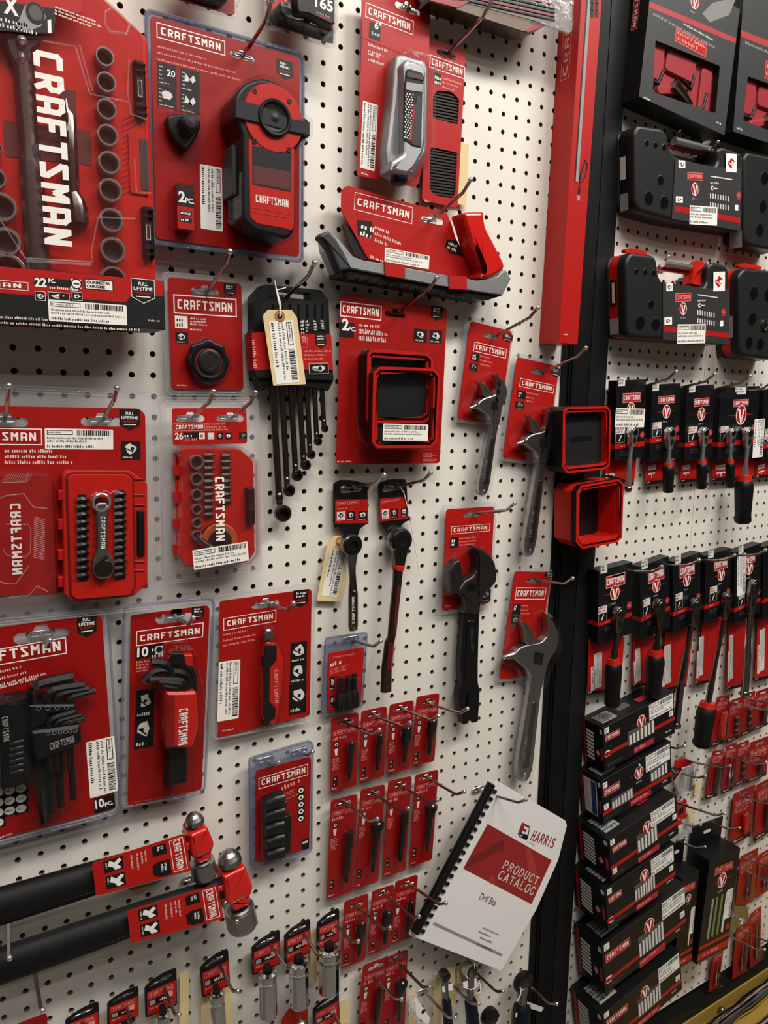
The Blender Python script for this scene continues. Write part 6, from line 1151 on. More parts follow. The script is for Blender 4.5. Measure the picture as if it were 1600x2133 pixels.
sw((820, 832), (1112, 975), u, 'PrODUcT'.replace('P', 'P'), 'offwhite', 2e-4, .8); sw((782, 915), (1078, 1062), u, 'caTaLOG', 'offwhite', 2e-4, .8)
sw((1056, 596), (1245, 668), .0175, 'HarrIs', 'coverred', 2e-4, .9); a = P.LL('C1', 0, (1040, 605))[0]; dv = Vector(P.LL('C1', 0, (1238, 768))[0]) - Vector(P.LL('C1', 0, (705, 465))[0]); ang_ = math.atan2(dv.y, dv.x); m.lines(a[0], a[1], .040, .0028, 1e-4, 'greyprint', 1, .1, ang_)
m.flat(P.LL('C1', 0, (992, 450), (1058, 485), (1050, 500), (1010, 480), (1005, 500), (1030, 515), (1022, 535), (998, 522), (972, 560), (955, 550)), 1e-4, 'coverred'); m.flat(P.LL('C1', 0, (1050, 505), (1058, 485), (1040, 590), (1025, 600), (965, 570), (985, 530), (1010, 545), (1035, 560)), 1e-4, 'navy'); m.lines(*P.LL('C1', 0, (990, 530))[0], .010, .010, 2e-4, 'paper', 2, .5, ang_)
a = P.LL('C1', 0, (630, 1092))[0]; m.text('Drill Bits', a[0], a[1], .0115, 1e-4, 'ink', w=.045, ang=ang_ + .02, bold=.0)
m.flat(P.LL('C1', 0, (258, 1282), (830, 1550), (820, 1572), (245, 1305)), 0.00001, 'greyprint')
for p_ in ((672, 1325), (635, 1355), (645, 1405), (625, 1460)): a = P.LL('C1', 0, p_)[0]; m.lines(a[0], a[1], .052, .0034, 2e-4, 'ink', 1, .1, ang_)
m.done('cover_sheet', P)
m = MB(); a, b = P.LL('C1', .004, (740, 130), (100, 1370)); m.tube([(a[0], a[1], .003), (b[0], b[1], .003)], .0075, 'blackplastic', 16); A, B = Vector(a), Vector(b); nn = Vector(((B - A).y, -(B - A).x)).normalized() * -1
for k in range(19): c = A.lerp(B, (k + .7) / 19); e_ = c + nn * .017; s_ = 1 if (P.LL('C1', 0, (1000, 1000))[0][0] - c.x) * nn.x > 0 else -1; e_ = c + nn * .030 * s_; m.slab(rrect((c.x + e_.x) / 2, (c.y + e_.y) / 2, .015, .0062, .002, ang=math.atan2(nn.y * s_, nn.x * s_)), .0005, .0025, 'ink', .0006)
m.done('comb_binding', P)
# ================================================================ sockets hung in rows
def hungsocket(lab, hq, k, sock, mt='mirror', tagq=None, d=.02, stub=False, nm='deep_socket'):
    P = Pack(nm, lab, 'socket', q(k, *hq), d, group='chrome sockets on black headers'); w, h = P.w, P.h; m = MB()
    ol = rounded([(-w / 2, 0), (w / 2, 0), (w / 2, h), (w * .12, h * .99), (-w * .22, h * .92), (-w / 2, h * .80)], .003); hole = rounded([(-w * .36, h * .80), (-w * .3, h * .74), (w * .34, h * .80), (w * .36, h * .90), (w * .1, h * .92), (-w * .2, h * .86)], .002)
    m.holed(ol, [hole], -.003, 0, 'blackplastic'); m.slab([(-w * .44, h * .05), (w * .47, h * .05), (w * .47, h * .70), (-w * .44, h * .66)], 0, .0006, 'redprint'); z = .0007
    m.logo(-w * .38, h * .50, w * .38, h * .64, z, line='pinkprint', lett='pinkprint'); m.flat([(-w * .40, h * .26), (w * .32, h * .26), (w * .32, h * .44), (-w * .40, h * .44)], z, 'ink'); m.lines(-w * .05, h * .39, w * .33, h * .08, z + 1e-4, 'white', 1, .1); m.flat(rrect(-w * .28, h * .35, w * .18, h * .12, .001), z + 1e-4, 'greyprint'); m.flat(rrect(w * .26, h * .40, w * .2, h * .16, .001), z + 1e-4, 'pinkprint'); m.lines(-w * .38, h * .22, w * .5, h * .05, z, 'pinkprint', 1, .1); m.done('hang_card', P)
    if sock:
        a, b = P.LL(k, .014, *sock[:2]); R = abs(P.LL(k, .014, (sock[0][0] + sock[2], sock[0][1]))[0][0] - a[0]); m = MB()
        m.lathe((a[0], a[1], .014), [(R * .55, .003), (R * .72, .002), (R * .97, .001), (R, -.002), (R, -.010), (R * .96, -.012), (R * 1.02, -.016), (R * 1.03, b[1] - a[1] + .002), (R * .97, b[1] - a[1]), (R * .8, b[1] - a[1])], mt, 14, ax='y', sm=False)
        m.slab(rrect(a[0], a[1] + .006, R * .8, .016, .002), .010, .018, 'ink'); m.done('socket_body', P)
    return P
hungsocket('deep chrome socket on a header, third from the lowest adapter cards', ((95, 690), (335, 665), (335, 925), (105, 995)), 'S1', ((230, 990), (215, 1350), 68))
hungsocket('deep chrome socket on a header, second from the lowest adapter cards', ((370, 605), (585, 560), (590, 830), (375, 890)), 'S1', ((490, 905), (505, 1240), 76))
hungsocket('deep chrome socket on a header, right beside the lowest adapter cards', ((645, 520), (828, 455), (825, 735), (645, 790)), 'S1', ((742, 800), (748, 1130), 78))
hungsocket('deep chrome socket with a white string, alone below the lower hammer head', ((1185, 935), (1360, 895), (1370, 1100), (1205, 1160)), 'H1', ((1290, 1145), (1295, 1420), 42))
hungsocket('chrome socket under a red header, right of the slanted trio at the bottom edge', ((862, 1050), (1048, 1010), (1058, 1220), (865, 1275)), 'H1', ((970, 1270), (975, 1450), 42))
hungsocket('bottom-edge header in the middle of the slanted trio, string looped over it', ((640, 1170), (825, 1100), (825, 1280), (640, 1340)), 'H1', ((745, 1370), (745, 1500), 42))
hungsocket('bottom-edge header lowest on the left, its hook pointing down', ((390, 1275), (585, 1190), (597, 1380), (392, 1440)), 'H1', None)
hungsocket('bottom-edge header between the deep sockets and the cut-off adapter cards', ((612, 1235), (822, 1160), (830, 1400), (612, 1460)), 'S1', None)
P = Pack('socket_pack', 'round-topped red package peeping over the bottom edge below the middle deep socket', 'packaged tool', [(590, 2112), (642, 2102), (645, 2190), (585, 2195)], .02)
m = MB(); m.slab(rounded(P.LL('S1', 0, (370, 1412), (420, 1330), (490, 1295), (570, 1290), (575, 1600), (340, 1600)), .004), -.01, 0, 'redprint', .002); m.done('backing_card', P); m = MB(); m.ball(P.LL('S1', 0, (500, 1420))[0] + (.002,), .012, 'satin', 12); m.done('socket_body', P)
P = Pack('red_card_pack', 'plain red card corner rising from the bottom left edge under the hammers', 'packaged tool', [(38, 2130), (96, 2112), (100, 2190), (38, 2200)], .012)
m = MB(); m.slab(rounded(P.LL('BL', 0, (190, 925), (505, 805), (525, 830), (535, 1300), (100, 1300)), .003), -.001, 0, 'red'); m.done('backing_card', P)
for lab, qd in (('buff tag standing behind the trio header socket at the bottom', ((1075, 1010), (1120, 1010), (1125, 1400), (1060, 1400))), ('buff tag behind the lone deep socket below the hammer head, left strip', ((1195, 1150), (1250, 1150), (1250, 1400), (1195, 1400))), ('buff tag behind the lone deep socket below the hammer head, right strip', ((1335, 1100), (1378, 1090), (1392, 1400), (1340, 1400)))):
    PT = Pack('price_tag', lab, 'tag', q('H1', *qd), .008); m = MB(); m.slab(rrect(0, PT.h / 2, PT.w, PT.h, .004), 0, .0006, 'manila'); m.done('tag_card', PT)
for lab, qd in (('pale tag behind the second deep socket, left of the cut-off adapter cards', ((585, 635), (640, 640), (645, 1060), (585, 1075))), ('pale tag at the bottom between header and cut-off adapter cards', ((830, 1210), (900, 1200), (910, 1420), (830, 1420)))):
    PT = Pack('price_tag', lab, 'tag', q('S1', *qd), .008); m = MB(); m.slab(rrect(0, PT.h / 2, PT.w, PT.h, .003), 0, .0006, 'manila'); m.done('tag_card', PT)
# ================================================================ small ratchets and tags under the catalog
def smallratchet(lab, k, head_, mid, end, R, mt='chrome', grip=None, d=.03):
    P = Pack('ratchet', lab, 'ratchet', q(k, (head_[0] - 30, head_[1] - 40), (head_[0] + 30, head_[1] - 40), (end[0] + 30, end[1]), (end[0] - 30, end[1])), d); m = MB()
    c, e_, f = P.LL(k, 0, head_, mid, end); m.lathe((c[0], c[1], -.006), [(R, 0), (R * 1.05, .005), (R, .012), (R * .8, .0135), (R * .7, .0125), (R * .3, .013), (.0001, .013)], mt, 24, ms=[mt] * 3 + ['ink'] * 3); m.done('head', P)
    m = MB(); m.tube([c + (0,), e_ + (0,), f + (0,)], [R * .7, R * .42, R * .5], mt if not grip else 'darkchrome', 12); m.done('shank', P)
    if grip: m = MB(); m.tube([e_ + (0,), (e_[0] * .9 + f[0] * .1, e_[1] * .9 + f[1] * .1, 0), f + (0,)], [R * .6, R * .8, R * .85], grip, 16); m.done('grip', P)
    return P
smallratchet('chrome ratchet with a navy grip hanging by string from the catalog corner', 'BM', (690, 190), (700, 500), (730, 800), .014, 'chrome', 'navy')
smallratchet('open-ended chrome wrench among the buff tags, bottom edge', 'BM', (425, 260), (450, 500), (470, 800), .010, 'darkchrome', 'navy')
smallratchet('navy handled ratchet at the foot of the black post', 'BM', (1250, 330), (1240, 560), (1225, 820), .020, 'blackoxide', 'navy')
smallratchet('round ratchet head cut by the bottom edge, left of the post', 'BM', (900, 690), (905, 820), (905, 960), .017, 'blackoxide')
for lab, qd, mt in (('buff tag left in the tangle below the catalog', ((320, 240), (390, 220), (400, 800), (310, 800)), 'manila'), ('buff tag behind the open-ended wrench below the catalog', ((450, 180), (540, 170), (545, 600), (460, 560)), 'manila'), ('buff tag behind the hanging navy ratchet head', ((560, 170), (640, 120), (640, 340), (560, 350)), 'manila'), ('buff tag at the far left of the tangle, behind the white label', ((60, 460), (150, 450), (150, 800), (60, 800)), 'manila'), ('white wrap label round the open-ended wrench', ((405, 380), (520, 340), (520, 410), (410, 435)), 'white'), ('pale wrap on the hanging navy ratchet', ((620, 330), (760, 290), (770, 380), (630, 385)), 'white'), ('white band round the navy handle by the post', ((1170, 655), (1280, 615), (1280, 665), (1172, 700)), 'white'), ('small buff tag end dangling under the crossing hooks', ((755, 450), (795, 440), (805, 545), (770, 550)), 'manila'), ('pale tag sticking out right over the black post', ((1285, 530), (1465, 595), (1440, 640), (1280, 590)), 'offwhite'), ('buff tag at the left of the navy handle by the post', ((1130, 590), (1185, 540), (1185, 800), (1115, 800)), 'manila')):
    PT = Pack('price_tag', lab, 'tag', q('BM', *qd), .034 if mt != 'manila' else .014); m = MB(); m.slab(rounded(PT.LL('BM', 0, *qd), .0015), -.0004, 0.0002, mt); m.done('tag_card', PT)
PT = Pack('price_tag', 'slanted white barcode label in the lower tangle, left of the wrenches', 'tag', q('BM', (125, 480), (275, 700), (265, 765), (60, 600)), .04); m = MB(); o = PT.LL('BM', 0, (125, 480), (280, 700), (265, 765), (240, 765), (60, 605)); m.slab(o, -.0004, 0, 'white'); a = PT.LL('BM', 0, (120, 530))[0]; m.lines(a[0], a[1], .03, .012, 1e-4, 'ink', 4, .4, -.95); c = PT.LL('BM', 0, (210, 632))[0]; m.flat(circ(c[0], c[1], .004, 14), 2e-4, 'ink'); m.done('tag_card', PT)
m = MB(); PS = Pack('string_loop', 'white tangled string looped round the hanging navy ratchet', 'string', q('BM', (660, 0), (760, 0), (800, 430), (600, 430)), .04)
m.tube([PS.LL('BM', 0, p_)[0] + (0,) for p_ in ((660, -60), (672, 20), (690, 80), (740, 130), (745, 190))], .0008, 'string', 5); m.tube([PS.LL('BM', 0, p_)[0] + (0.002,) for p_ in ((610, 370), (700, 400), (760, 370), (790, 330), (800, 420), (750, 440), (720, 400), (790, 300))], .0008, 'string', 5); m.tube([PS.LL('BM', 0, p_)[0] + (0.002,) for p_ in ((1210, 375), (1215, 400), (1250, 395), (1218, 405), (1215, 450), (1180, 520))], .0012, 'string', 5); m.done('string', PS)
# ================================================================ hooks on the left board
for lab, b, t, k in (
    ('hook holding the round-headed digital measure', (835, 455), (1075, 5), 'B1'), ('hook holding the silver plane card', (655, 80), (690, -20), 'E1'),
    ('hook holding the plane blades card', (975, 465), (1370, 0), 'E1'), ('hook holding the red handled plane', (895, 375), (1230, 55), 'G1'),
    ('hook holding the round scalloped cap card', (350, 320), (548, 15), 'J1'), ('hook holding the black wrench rack', (935, 375), (1195, 100), 'J1'),
    ('hook holding the nested square tray card', (690, 425), (1115, 88), 'L1'), ('hook holding the smallest adjustable wrench', (345, 300), (725, 80), 'M1'),
    ('hook holding the middle adjustable wrench', (730, 580), (1108, 400), 'M1'), ('left hook holding the wide opened case pack', (30, 400), (78, 100), 'Q1'),
    ('right hook holding the wide opened case pack', (885, 400), (1040, 122), 'Q1'), ('left hook holding the 26 piece pack', (330, 310), (610, 32), 'P1'),
    ('right hook holding the 26 piece pack', (765, 310), (1075, 45), 'P1'), ('hook holding the shorter ratchet', (330, 165), (605, 78), 'R1'),
    ('hook holding the longer ratchet', (700, 155), (995, 60), 'R1'), ('hook holding the small nut driver pack', (320, 1445), (575, 1470), 'R1'),
    ('hook holding the black fork-tailed wrench', (300, 150), (605, 95), 'T1'), ('hook holding the longest adjustable wrench', (740, 615), (1010, 615), 'T1'),
    ('left hook holding the impact socket strip', (195, 1105), (308, 1135), 'Z1'), ('right hook holding the impact socket strip', (460, 1040), (575, 1050), 'Z1'),
    ('hook holding the narrow red-sleeved hex key card', (445, 290), (590, 315), 'W1'), ('hook holding the hooked knife card', (1140, 185), (1350, 205), 'W1'),
    ('hook holding the hex key set with flashlight', (345, 320), (425, 385), 'V1'),
    ('hook over the first short adapter card', (205, 360), (535, 445), 'X1'), ('hook over the second short adapter card', (470, 290), (820, 380), 'X1'),
    ('hook over the third short adapter card', (730, 230), (1080, 318), 'X1'), ('hook over the fourth short adapter card', (965, 175), (1350, 250), 'X1'),
    ('hook over the first long adapter card', (195, 1095), (515, 1270), 'X1'), ('hook over the second long adapter card', (460, 1010), (800, 1172), 'X1'),
    ('hook over the third long adapter card', (715, 940), (1072, 1095), 'X1'), ('hook over the fourth long adapter card', (965, 868), (1318, 1018), 'X1'),
    ('hook over the first lowest-row adapter card', (955, 400), (1250, 610), 'S1'), ('hook over the middle lowest-row adapter card', (1190, 305), (1490, 515), 'S1'),
    ('hook reaching over the catalog binding', (1400, 225), (1717, 405), 'S1'), ('hook over the cut-off square bar card', (1085, 960), (1345, 1205), 'S1'),
    ('hook over the cut-off pear-headed card', (1290, 860), (1580, 1105), 'S1'),
    ('hook of the third deep socket', (215, 690), (440, 945), 'S1'), ('hook of the second deep socket', (485, 590), (700, 840), 'S1'), ('hook of the deep socket beside the cards', (750, 515), (985, 722), 'S1'),
    ('hook of the lone deep socket below the hammer', (1280, 915), (1415, 1128), 'H1'), ('hook of the right bottom header', (955, 1045), (1065, 1268), 'H1'),
    ('hook of the middle bottom header', (735, 1150), (800, 1340), 'H1'), ('hook of the lowest left bottom header', (490, 1235), (510, 1400), 'H1'),
    ('hook of the bottom header beside the cut-off cards', (735, 1230), (880, 1430), 'S1'),
    ('hook under the upper hammer handle', (46, 650), (57, 930), 'H1'), ('hook under the lower hammer handle', (196, 945), (252, 1243), 'H1'),
    ('hook the upper hammer head rests on', (1140, 440), (1180, 445), 'H1'), ('hook the lower hammer head rests on', (1318, 585), (1410, 712), 'H1'),
    ('hook carrying the catalog', (618, 165), (1022, 265), 'C1'), ('hook in the tangle with the longest wire', (200, 400), (540, 700), 'BM'),
    ('hook of the open-ended wrench tangle', (430, 270), (785, 555), 'BM'), ('hook of the hanging navy ratchet', (760, 225), (1040, 425), 'BM'), ('hook by the foot of the black post', (1235, 275), (1600, 555), 'BM')):
    hook(lab, b, t, k)
# ================================================================ right board: big window boxes
def boxside(P, x, y0, y1, zb, f):
    """draw on the left side of a carton: f(m) works in (z, y) and is mapped to x"""
    m = f[0]; k0 = len(m.v); f[1](m); m.v[k0:] = [(x - 2e-4 - v[2], v[1], v[0]) for v in m.v[k0:]]
def winbox(lab, quad, lg, em, win, band, extra, d=.10, D=.05):
    P = Pack('tool_set_box', lab, 'boxed tool set', quad, d); w, h = P.w, P.h; x0, x1 = -w / 2, w / 2; m = MB()
    wn = rounded(P.LL('RA', 0, *win), .003); m.holed([(x0, 0), (x1, 0), (x1, h + .055), (x0, h + .055)], [wn], -D, 0, 'greycard', 'ink'); z = 1e-4
    b = P.LL('RA', 0, *band); s_ = (b[1][1] - b[0][1]) / (b[1][0] - b[0][0]); bt = (Vector(b[2]) - Vector(b[0])).length
    m.flat([(x0, b[0][1] + s_ * (x0 - b[0][0]) - bt), (x1, b[0][1] + s_ * (x1 - b[0][0]) - bt), (x1, b[0][1] + s_ * (x1 - b[0][0])), (x0, b[0][1] + s_ * (x0 - b[0][0]))], z, 'pinkred')
    m.lines(x0 + w * .38, b[0][1] - bt * .3, w * .42, bt * .45, z + 1e-4, 'offwhite', 1, .1); m.lines(x0 + w * .05, b[0][1] - bt * 1.35, w * .95, .005, z, 'greyprint', 1, .1)
    if lg: a = P.rect('RA', 0, *lg); m.flat([(a[0] + .0, a[1]), (a[2], a[1]), (a[2], a[3]), (a[0], a[3])], z, 'redprint'); m.frame([(a[0] + .001, a[1] + .001), (a[2] - .001, a[1] + .001), (a[2] - .001, a[3] - .001), (a[0] + .001, a[3] - .001)], .0006, z + 1e-4, 'pinkprint'); hh = a[3] - a[1]; m.craft((a[0] + .005, a[1] + hh * .6), (a[2] - .005, a[1] + hh * .6), hh * .22, z + 2e-4, 'pinkprint'); m.lines(a[0] + .004, a[1] + hh * .48, (a[2] - a[0]) * .85, hh * .3, z + 2e-4, 'pinkprint', 1, .1)
    if em: c = P.LL('RA', 0, em)[0]; m.vmark(c[0], c[1], .011, z)
    for p_ in extra: a = P.LL('RA', 0, p_)[0]; m.lines(a[0], a[1], .018, .004, z, 'offwhite', 1, .1)
    m.done('carton', P)
    wx = [p[0] for p in wn]; wy = [p[1] for p in wn]; a0, a1, c0, c1 = min(wx), max(wx), min(wy), max(wy); W_, H_ = a1 - a0, c1 - c0
    m = MB(); m.slab([(a0 - .004, c0 - .004), (a1 + .004, c0 - .004), (a1 + .004, c1 + .004), (a0 - .004, c1 + .004)], -.022, -.012, 'pinkred')
    for u, v, w_, h_, r_ in ((.1, .62, .2, .7, 0), (.46, .72, .44, .42, 0), (.30, .2, .3, .16, .3), (.86, .5, .16, .8, 0)): m.slab(rrect(a0 + u * W_, c0 + v * H_, w_ * W_, h_ * H_, .006, ang=r_), -.012, -.007, 'pinkred', .002)
    for pl in (((.02, .22), (.14, .22), (.20, .48)), ((.5, .48), (.62, .40), (.66, .68)), ((.68, .06), (.84, .16), (.88, .46))): m.tube([(a0 + u * W_, c0 + v * H_, -.007) for u, v in pl], .0035, 'ink', 6)
    m.done('inner_tray', P); m = MB(); a = (a0 + .36 * W_, c0 + .34 * H_); m.tube([(a[0], a[1], -.005), (a[0] + .02, a[1] - .008, -.005), (a[0] + .048, a[1] - .020, -.006)], [.009, .0075, .0055], 'darkchrome', 12); m.done('ratchet', P)
    m = MB(); m.slab([(a0 - .001, c0 - .001), (a1 + .001, c0 - .001), (a1 + .001, c1 + .001), (a0 - .001, c1 + .001)], -.0012, -.0008, 'clear'); m.done('window_film', P); return P
P = winbox('dark grey carton with a red tray in its window, next to the black post', [(1350, 0), (1537, 78), (1508, 270), (1333, 214)], ((985, 183), (1185, 385)), (1112, 5), ((850, 268), (1280, 440), (1250, 755), (832, 612)), ((800, 5), (1365, 245), (800, 45)), ((772, 640), (1255, 805)), .046, .043)
m = MB(); a = P.LL('RA', 0, (1180, 40))[0]; m.flat(P.LL('RA', 0, (1230, 20), (1390, -20), (1340, 100), (1210, 150), (1160, 90)), 3e-4, 'frost'); m.done('clear_tape', P)
m = MB(); k0 = len(m.v); yy = P.h * .72; m.frame([(-.032, yy), (-.020, yy), (-.020, yy + .09), (-.032, yy + .09)], .0006, 2e-4, 'pinkprint'); m.flat([(-.032, yy), (-.020, yy), (-.020, yy + .09), (-.032, yy + .09)], 1e-4, 'redlogo'); m.craft((-.029, yy + .086), (-.029, yy + .004), .006, 3e-4, 'offwhite')
m.v[k0:] = [(-P.w / 2 - v[2], v[1], v[0]) for v in m.v[k0:]]; m.done('side_label', P)
winbox('second dark grey carton with a windowed red tray, cut by the right edge', [(1549, 0), (1740, 85), (1715, 345), (1528, 262)], ((1585, 400), (1800, 610)), None, ((1465, 508), (1900, 660), (1870, 980), (1435, 800)), ((1435, 205), (1900, 390), (1435, 250)), ((1392, 845),), .046, .043)
# ================================================================ plastic cases
def case(lab, k, body, cut, holes, sleeve, d, D, redside, stick, extra=None, cat='tool case'):
    pts = q(k, *body); P = Pack('tool_case', lab, cat, q(k, *cut), d); ol = rounded(P.LL(k, 0, *body), .010, 5); m = MB(); z = 1e-4
    m.slab(ol, -D * .38, 0, 'greyplastic', .006, 4); m.slab(inset(ccw(ol), .0006), -D * .78, -D * .38, 'redplastic' if redside else 'ink'); m.slab(ol, -D, -D * .78, 'greyplastic', .002)
    for (x, y, rx, ry) in holes:
        c = P.LL(k, 0, (x, y))[0]; r = abs(P.LL(k, 0, (x, y + ry))[0][1] - c[1]); m.lathe((c[0], c[1], 0), [(r * 1.12, .0002), (r * 1.0, .0005), (r * .9, -.0005)], 'greyplastic', 18); m.flat(circ(c[0], c[1], r * .98, 18), .0006, 'pit')
    m.done('case_shell', P)
    if sleeve:
        o, band, lg, em, wl = sleeve; m = MB(); pl = P.LL(k, .002, *o); m.slab(pl, 0, .002, 'greycard', .0004); z = .0022
        b = P.LL(k, .002, *band); m.flat(b, z, 'redprint'); a = P.rect(k, .002, *lg); m.logo(a[0], a[1], a[2], a[3], z, line='pinkprint', fill='redprint', lett='pinkprint'); c = P.LL(k, .002, em)[0]; m.vmark(c[0], c[1], .0095, z)
        for i, (u, v) in enumerate(wl): m.icon(*P.rect(k, .002, u, v), z, i, 'white', 'redprint' if i % 2 else 'dimprint', cap=False)
        m.done('printed_sleeve', P)
        if stick: c = P.rect(k, .003, *stick[:2]); sticker(P, *c, .0026, seed=17, ang=stick[2] if len(stick) > 2 else -.03)
    return P, ol
z = .0022
def casefill(P, k, x, y, s):
    m = MB(); c = lambda a, b: P.LL(k, .002, (x + a * s, y + b * s))[0]; a, b = c(0, 0), c(145, 22); m.slab([(a[0], a[1] - .001), (b[0], b[1] - .001), (b[0], b[1] + .001), (a[0], a[1] + .001)], .0021, .0024, 'offwhite')
    for i in range(8):
        for j in range(2):
            e_ = c(i * 17, 130 + j * 60 + i * 3); m.slab(rrect(e_[0], e_[1], .0028, .0088, .0008), .0021, .0025, 'offwhite')
    e_ = c(12, 78); m.flat(circ(e_[0], e_[1], .004, 14), .0023, 'offwhite'); m.flat([(e_[0], e_[1] - .001), (e_[0] + .016, e_[1] - .002), (e_[0] + .016, e_[1]), (e_[0], e_[1] + .001)], .0023, 'offwhite'); m.lines(*c(0, 36), .026, .004, .0023, 'offwhite', 1, .1)
    e_ = c(190, 130); m.flat(circ(e_[0], e_[1], .008, 6), .0023, 'pinkred'); m.lines(e_[0] - .005, e_[1] + .003, .01, .005, .0024, 'pinkprint', 2, .3); e_ = c(175, 210); m.flat(rrect(e_[0], e_[1], .010, .010, .001), .0023, 'white'); m.done('printed_tools', P)
B1_ = ((730, 830), (900, 855), (935, 900), (945, 1000), (1000, 1050), (1240, 1110), (1268, 1080), (1262, 990), (1300, 975), (1425, 1020), (1440, 1060), (1430, 1530), (1400, 1545), (960, 1470), (745, 1410), (715, 1360), (710, 880))
P, ol = case('black plastic case with a printed sleeve, below the windowed carton by the post', 'RA', B1_, ((730, 830), (1420, 1010), (1420, 1540), (730, 1420)),
     ((792, 955, 12, 20), (850, 968, 12, 20), (908, 982, 13, 22), (883, 1202, 28, 32), (805, 1322, 30, 46), (908, 1350, 28, 44)),
     (((985, 1060), (1250, 1115), (1420, 1120), (1420, 1540), (960, 1460)), ((978, 1370), (1412, 1452), (1412, 1488), (975, 1408)), ((1062, 1148), (1166, 1205)), (1112, 1262), (((1003, 1068), (1048, 1122)), ((1320, 1022), (1390, 1150)), ((985, 1308), (1032, 1352)))), .046, .042, False, ((1078, 1372), (1262, 1500)))
casefill(P, 'RA', 1215, 1175, 1.0)
m = MB(); k0 = 0; yy = P.h * .5; a = ol; xl = min(p[0] for p in ol); m.add([(xl - 4e-4, P.h * .52, -.030), (xl - 4e-4, P.h * .52, -.018), (xl - 4e-4, P.h * .78, -.018), (xl - 4e-4, P.h * .78, -.030)], [(0, 3, 2, 1)], 'offwhite'); m.done('side_sticker', P); m = MB(); m.add([(xl - 4e-4, P.h * .16, -.031), (xl - 4e-4, P.h * .16, -.014), (xl - 4e-4, P.h * .36, -.014), (xl - 4e-4, P.h * .36, -.031)], [(0, 3, 2, 1)], 'greyprint'); m.done('side_sticker', P)
m = MB(); a, b = P.LL('RA', -.03, (940, 950), (1180, 1010)); m.tube([(a[0], a[1], -.02), (b[0], b[1], -.02)], .007, 'chrome', 12); a, b = P.LL('RA', -.03, (940, 975), (1180, 1035)); m.slab([(a[0], a[1] - .004), (b[0], b[1] - .004), (b[0], b[1] + .002), (a[0], a[1] + .002)], -.03, -.022, 'redprint'); m.done('carry_handle', P)
P, ol = case('black plastic case cut by the right edge, beside the sleeved case', 'RA', ((1460, 1010), (1700, 1060), (1720, 1200), (1700, 1680), (1480, 1640), (1440, 1600), (1440, 1050)), ((1460, 1010), (1700, 1060), (1700, 1680), (1480, 1640)), ((1578, 1190, 26, 44), (1565, 1378, 26, 42), (1545, 1535, 24, 44)), None, .046, .042, False, None)
m = MB(); xl = min(p[0] for p in ol); m.add([(xl - 4e-4, .01, -.03), (xl - 4e-4, .01, -.004), (xl - 4e-4, .04, -.004), (xl - 4e-4, .04, -.03)], [(0, 3, 2, 1)], 'greyprint'); m.done('side_sticker', P)
B2_ = ((290, 205), (510, 235), (545, 280), (560, 420), (595, 490), (760, 520), (985, 545), (1020, 500), (1030, 330), (1080, 295), (1200, 330), (1230, 380), (1240, 1090), (1000, 1070), (600, 1040), (300, 1020), (262, 980), (245, 300))
P, ol = case('black case with red edges and printed sleeve, lower one beside the post', 'RB', B2_, ((285, 215), (1225, 325), (1225, 1085), (285, 1020)),
     ((346, 390, 18, 26), (430, 395, 18, 28), (510, 404, 18, 30), (486, 706, 42, 40), (382, 880, 42, 66), (530, 895, 36, 58)),
     (((600, 490), (985, 550), (1230, 560), (1235, 1085), (600, 1040)), ((606, 910), (1232, 978), (1232, 1022), (606, 962)), ((718, 600), (865, 672)), (792, 745), (((630, 502), (692, 576)), ((1080, 395), (1188, 575)), ((612, 828), (685, 895)))), .052, .048, True, ((738, 905), (1005, 1062), -.05))
casefill(P, 'RB', 930, 612, 1.3)
m = MB(); xl = min(p[0] for p in ol); m.add([(xl - 4e-4, P.h * .16, -.036), (xl - 4e-4, P.h * .16, -.017), (xl - 4e-4, P.h * .35, -.017), (xl - 4e-4, P.h * .35, -.036)], [(0, 3, 2, 1)], 'greyprint'); m.done('side_sticker', P); m = MB(); m.add([(xl - 4e-4, P.h * .5, -.034), (xl - 4e-4, P.h * .5, -.020), (xl - 4e-4, P.h * .8, -.020), (xl - 4e-4, P.h * .8, -.034)], [(0, 3, 2, 1)], 'ink'); m.add([(xl - 6e-4, P.h * .53, -.030), (xl - 6e-4, P.h * .53, -.024), (xl - 6e-4, P.h * .77, -.024), (xl - 6e-4, P.h * .77, -.030)], [(0, 3, 2, 1)], 'offwhite'); m.done('side_slot', P)
m = MB(); a, b = P.LL('RB', -.03, (550, 325), (880, 375)); m.tube([(a[0], a[1], -.02), (b[0], b[1], -.02)], .006, 'chrome', 12); a, b = P.LL('RB', -.03, (550, 362), (880, 410)); m.slab([(a[0], a[1] - .004), (b[0], b[1] - .004), (b[0], b[1] + .002), (a[0], a[1] + .002)], -.03, -.022, 'redprint'); m.slab(P.LL('RB', -.02, (860, 340), (920, 290), (985, 330), (985, 540), (830, 510)), -.03, -.012, 'redplastic'); m.slab(rounded(P.LL('RB', -.02, (230, 180), (280, 170), (440, 200), (440, 240), (230, 210)), .002), -.026, -.018, 'redplastic'); m.done('carry_handle', P)
P, ol = case('black case with red edges cut by the right edge, lower row', 'RB', ((1380, 355), (1720, 390), (1740, 500), (1720, 1240), (1380, 1200), (1330, 1160), (1320, 420)), ((1380, 355), (1720, 390), (1720, 1240), (1380, 1200)), ((1465, 602, 34, 64), (1600, 620, 34, 60), (1450, 845, 34, 62), (1420, 1070, 34, 58), (1525, 1085, 30, 58)), None, .052, .048, True, None)
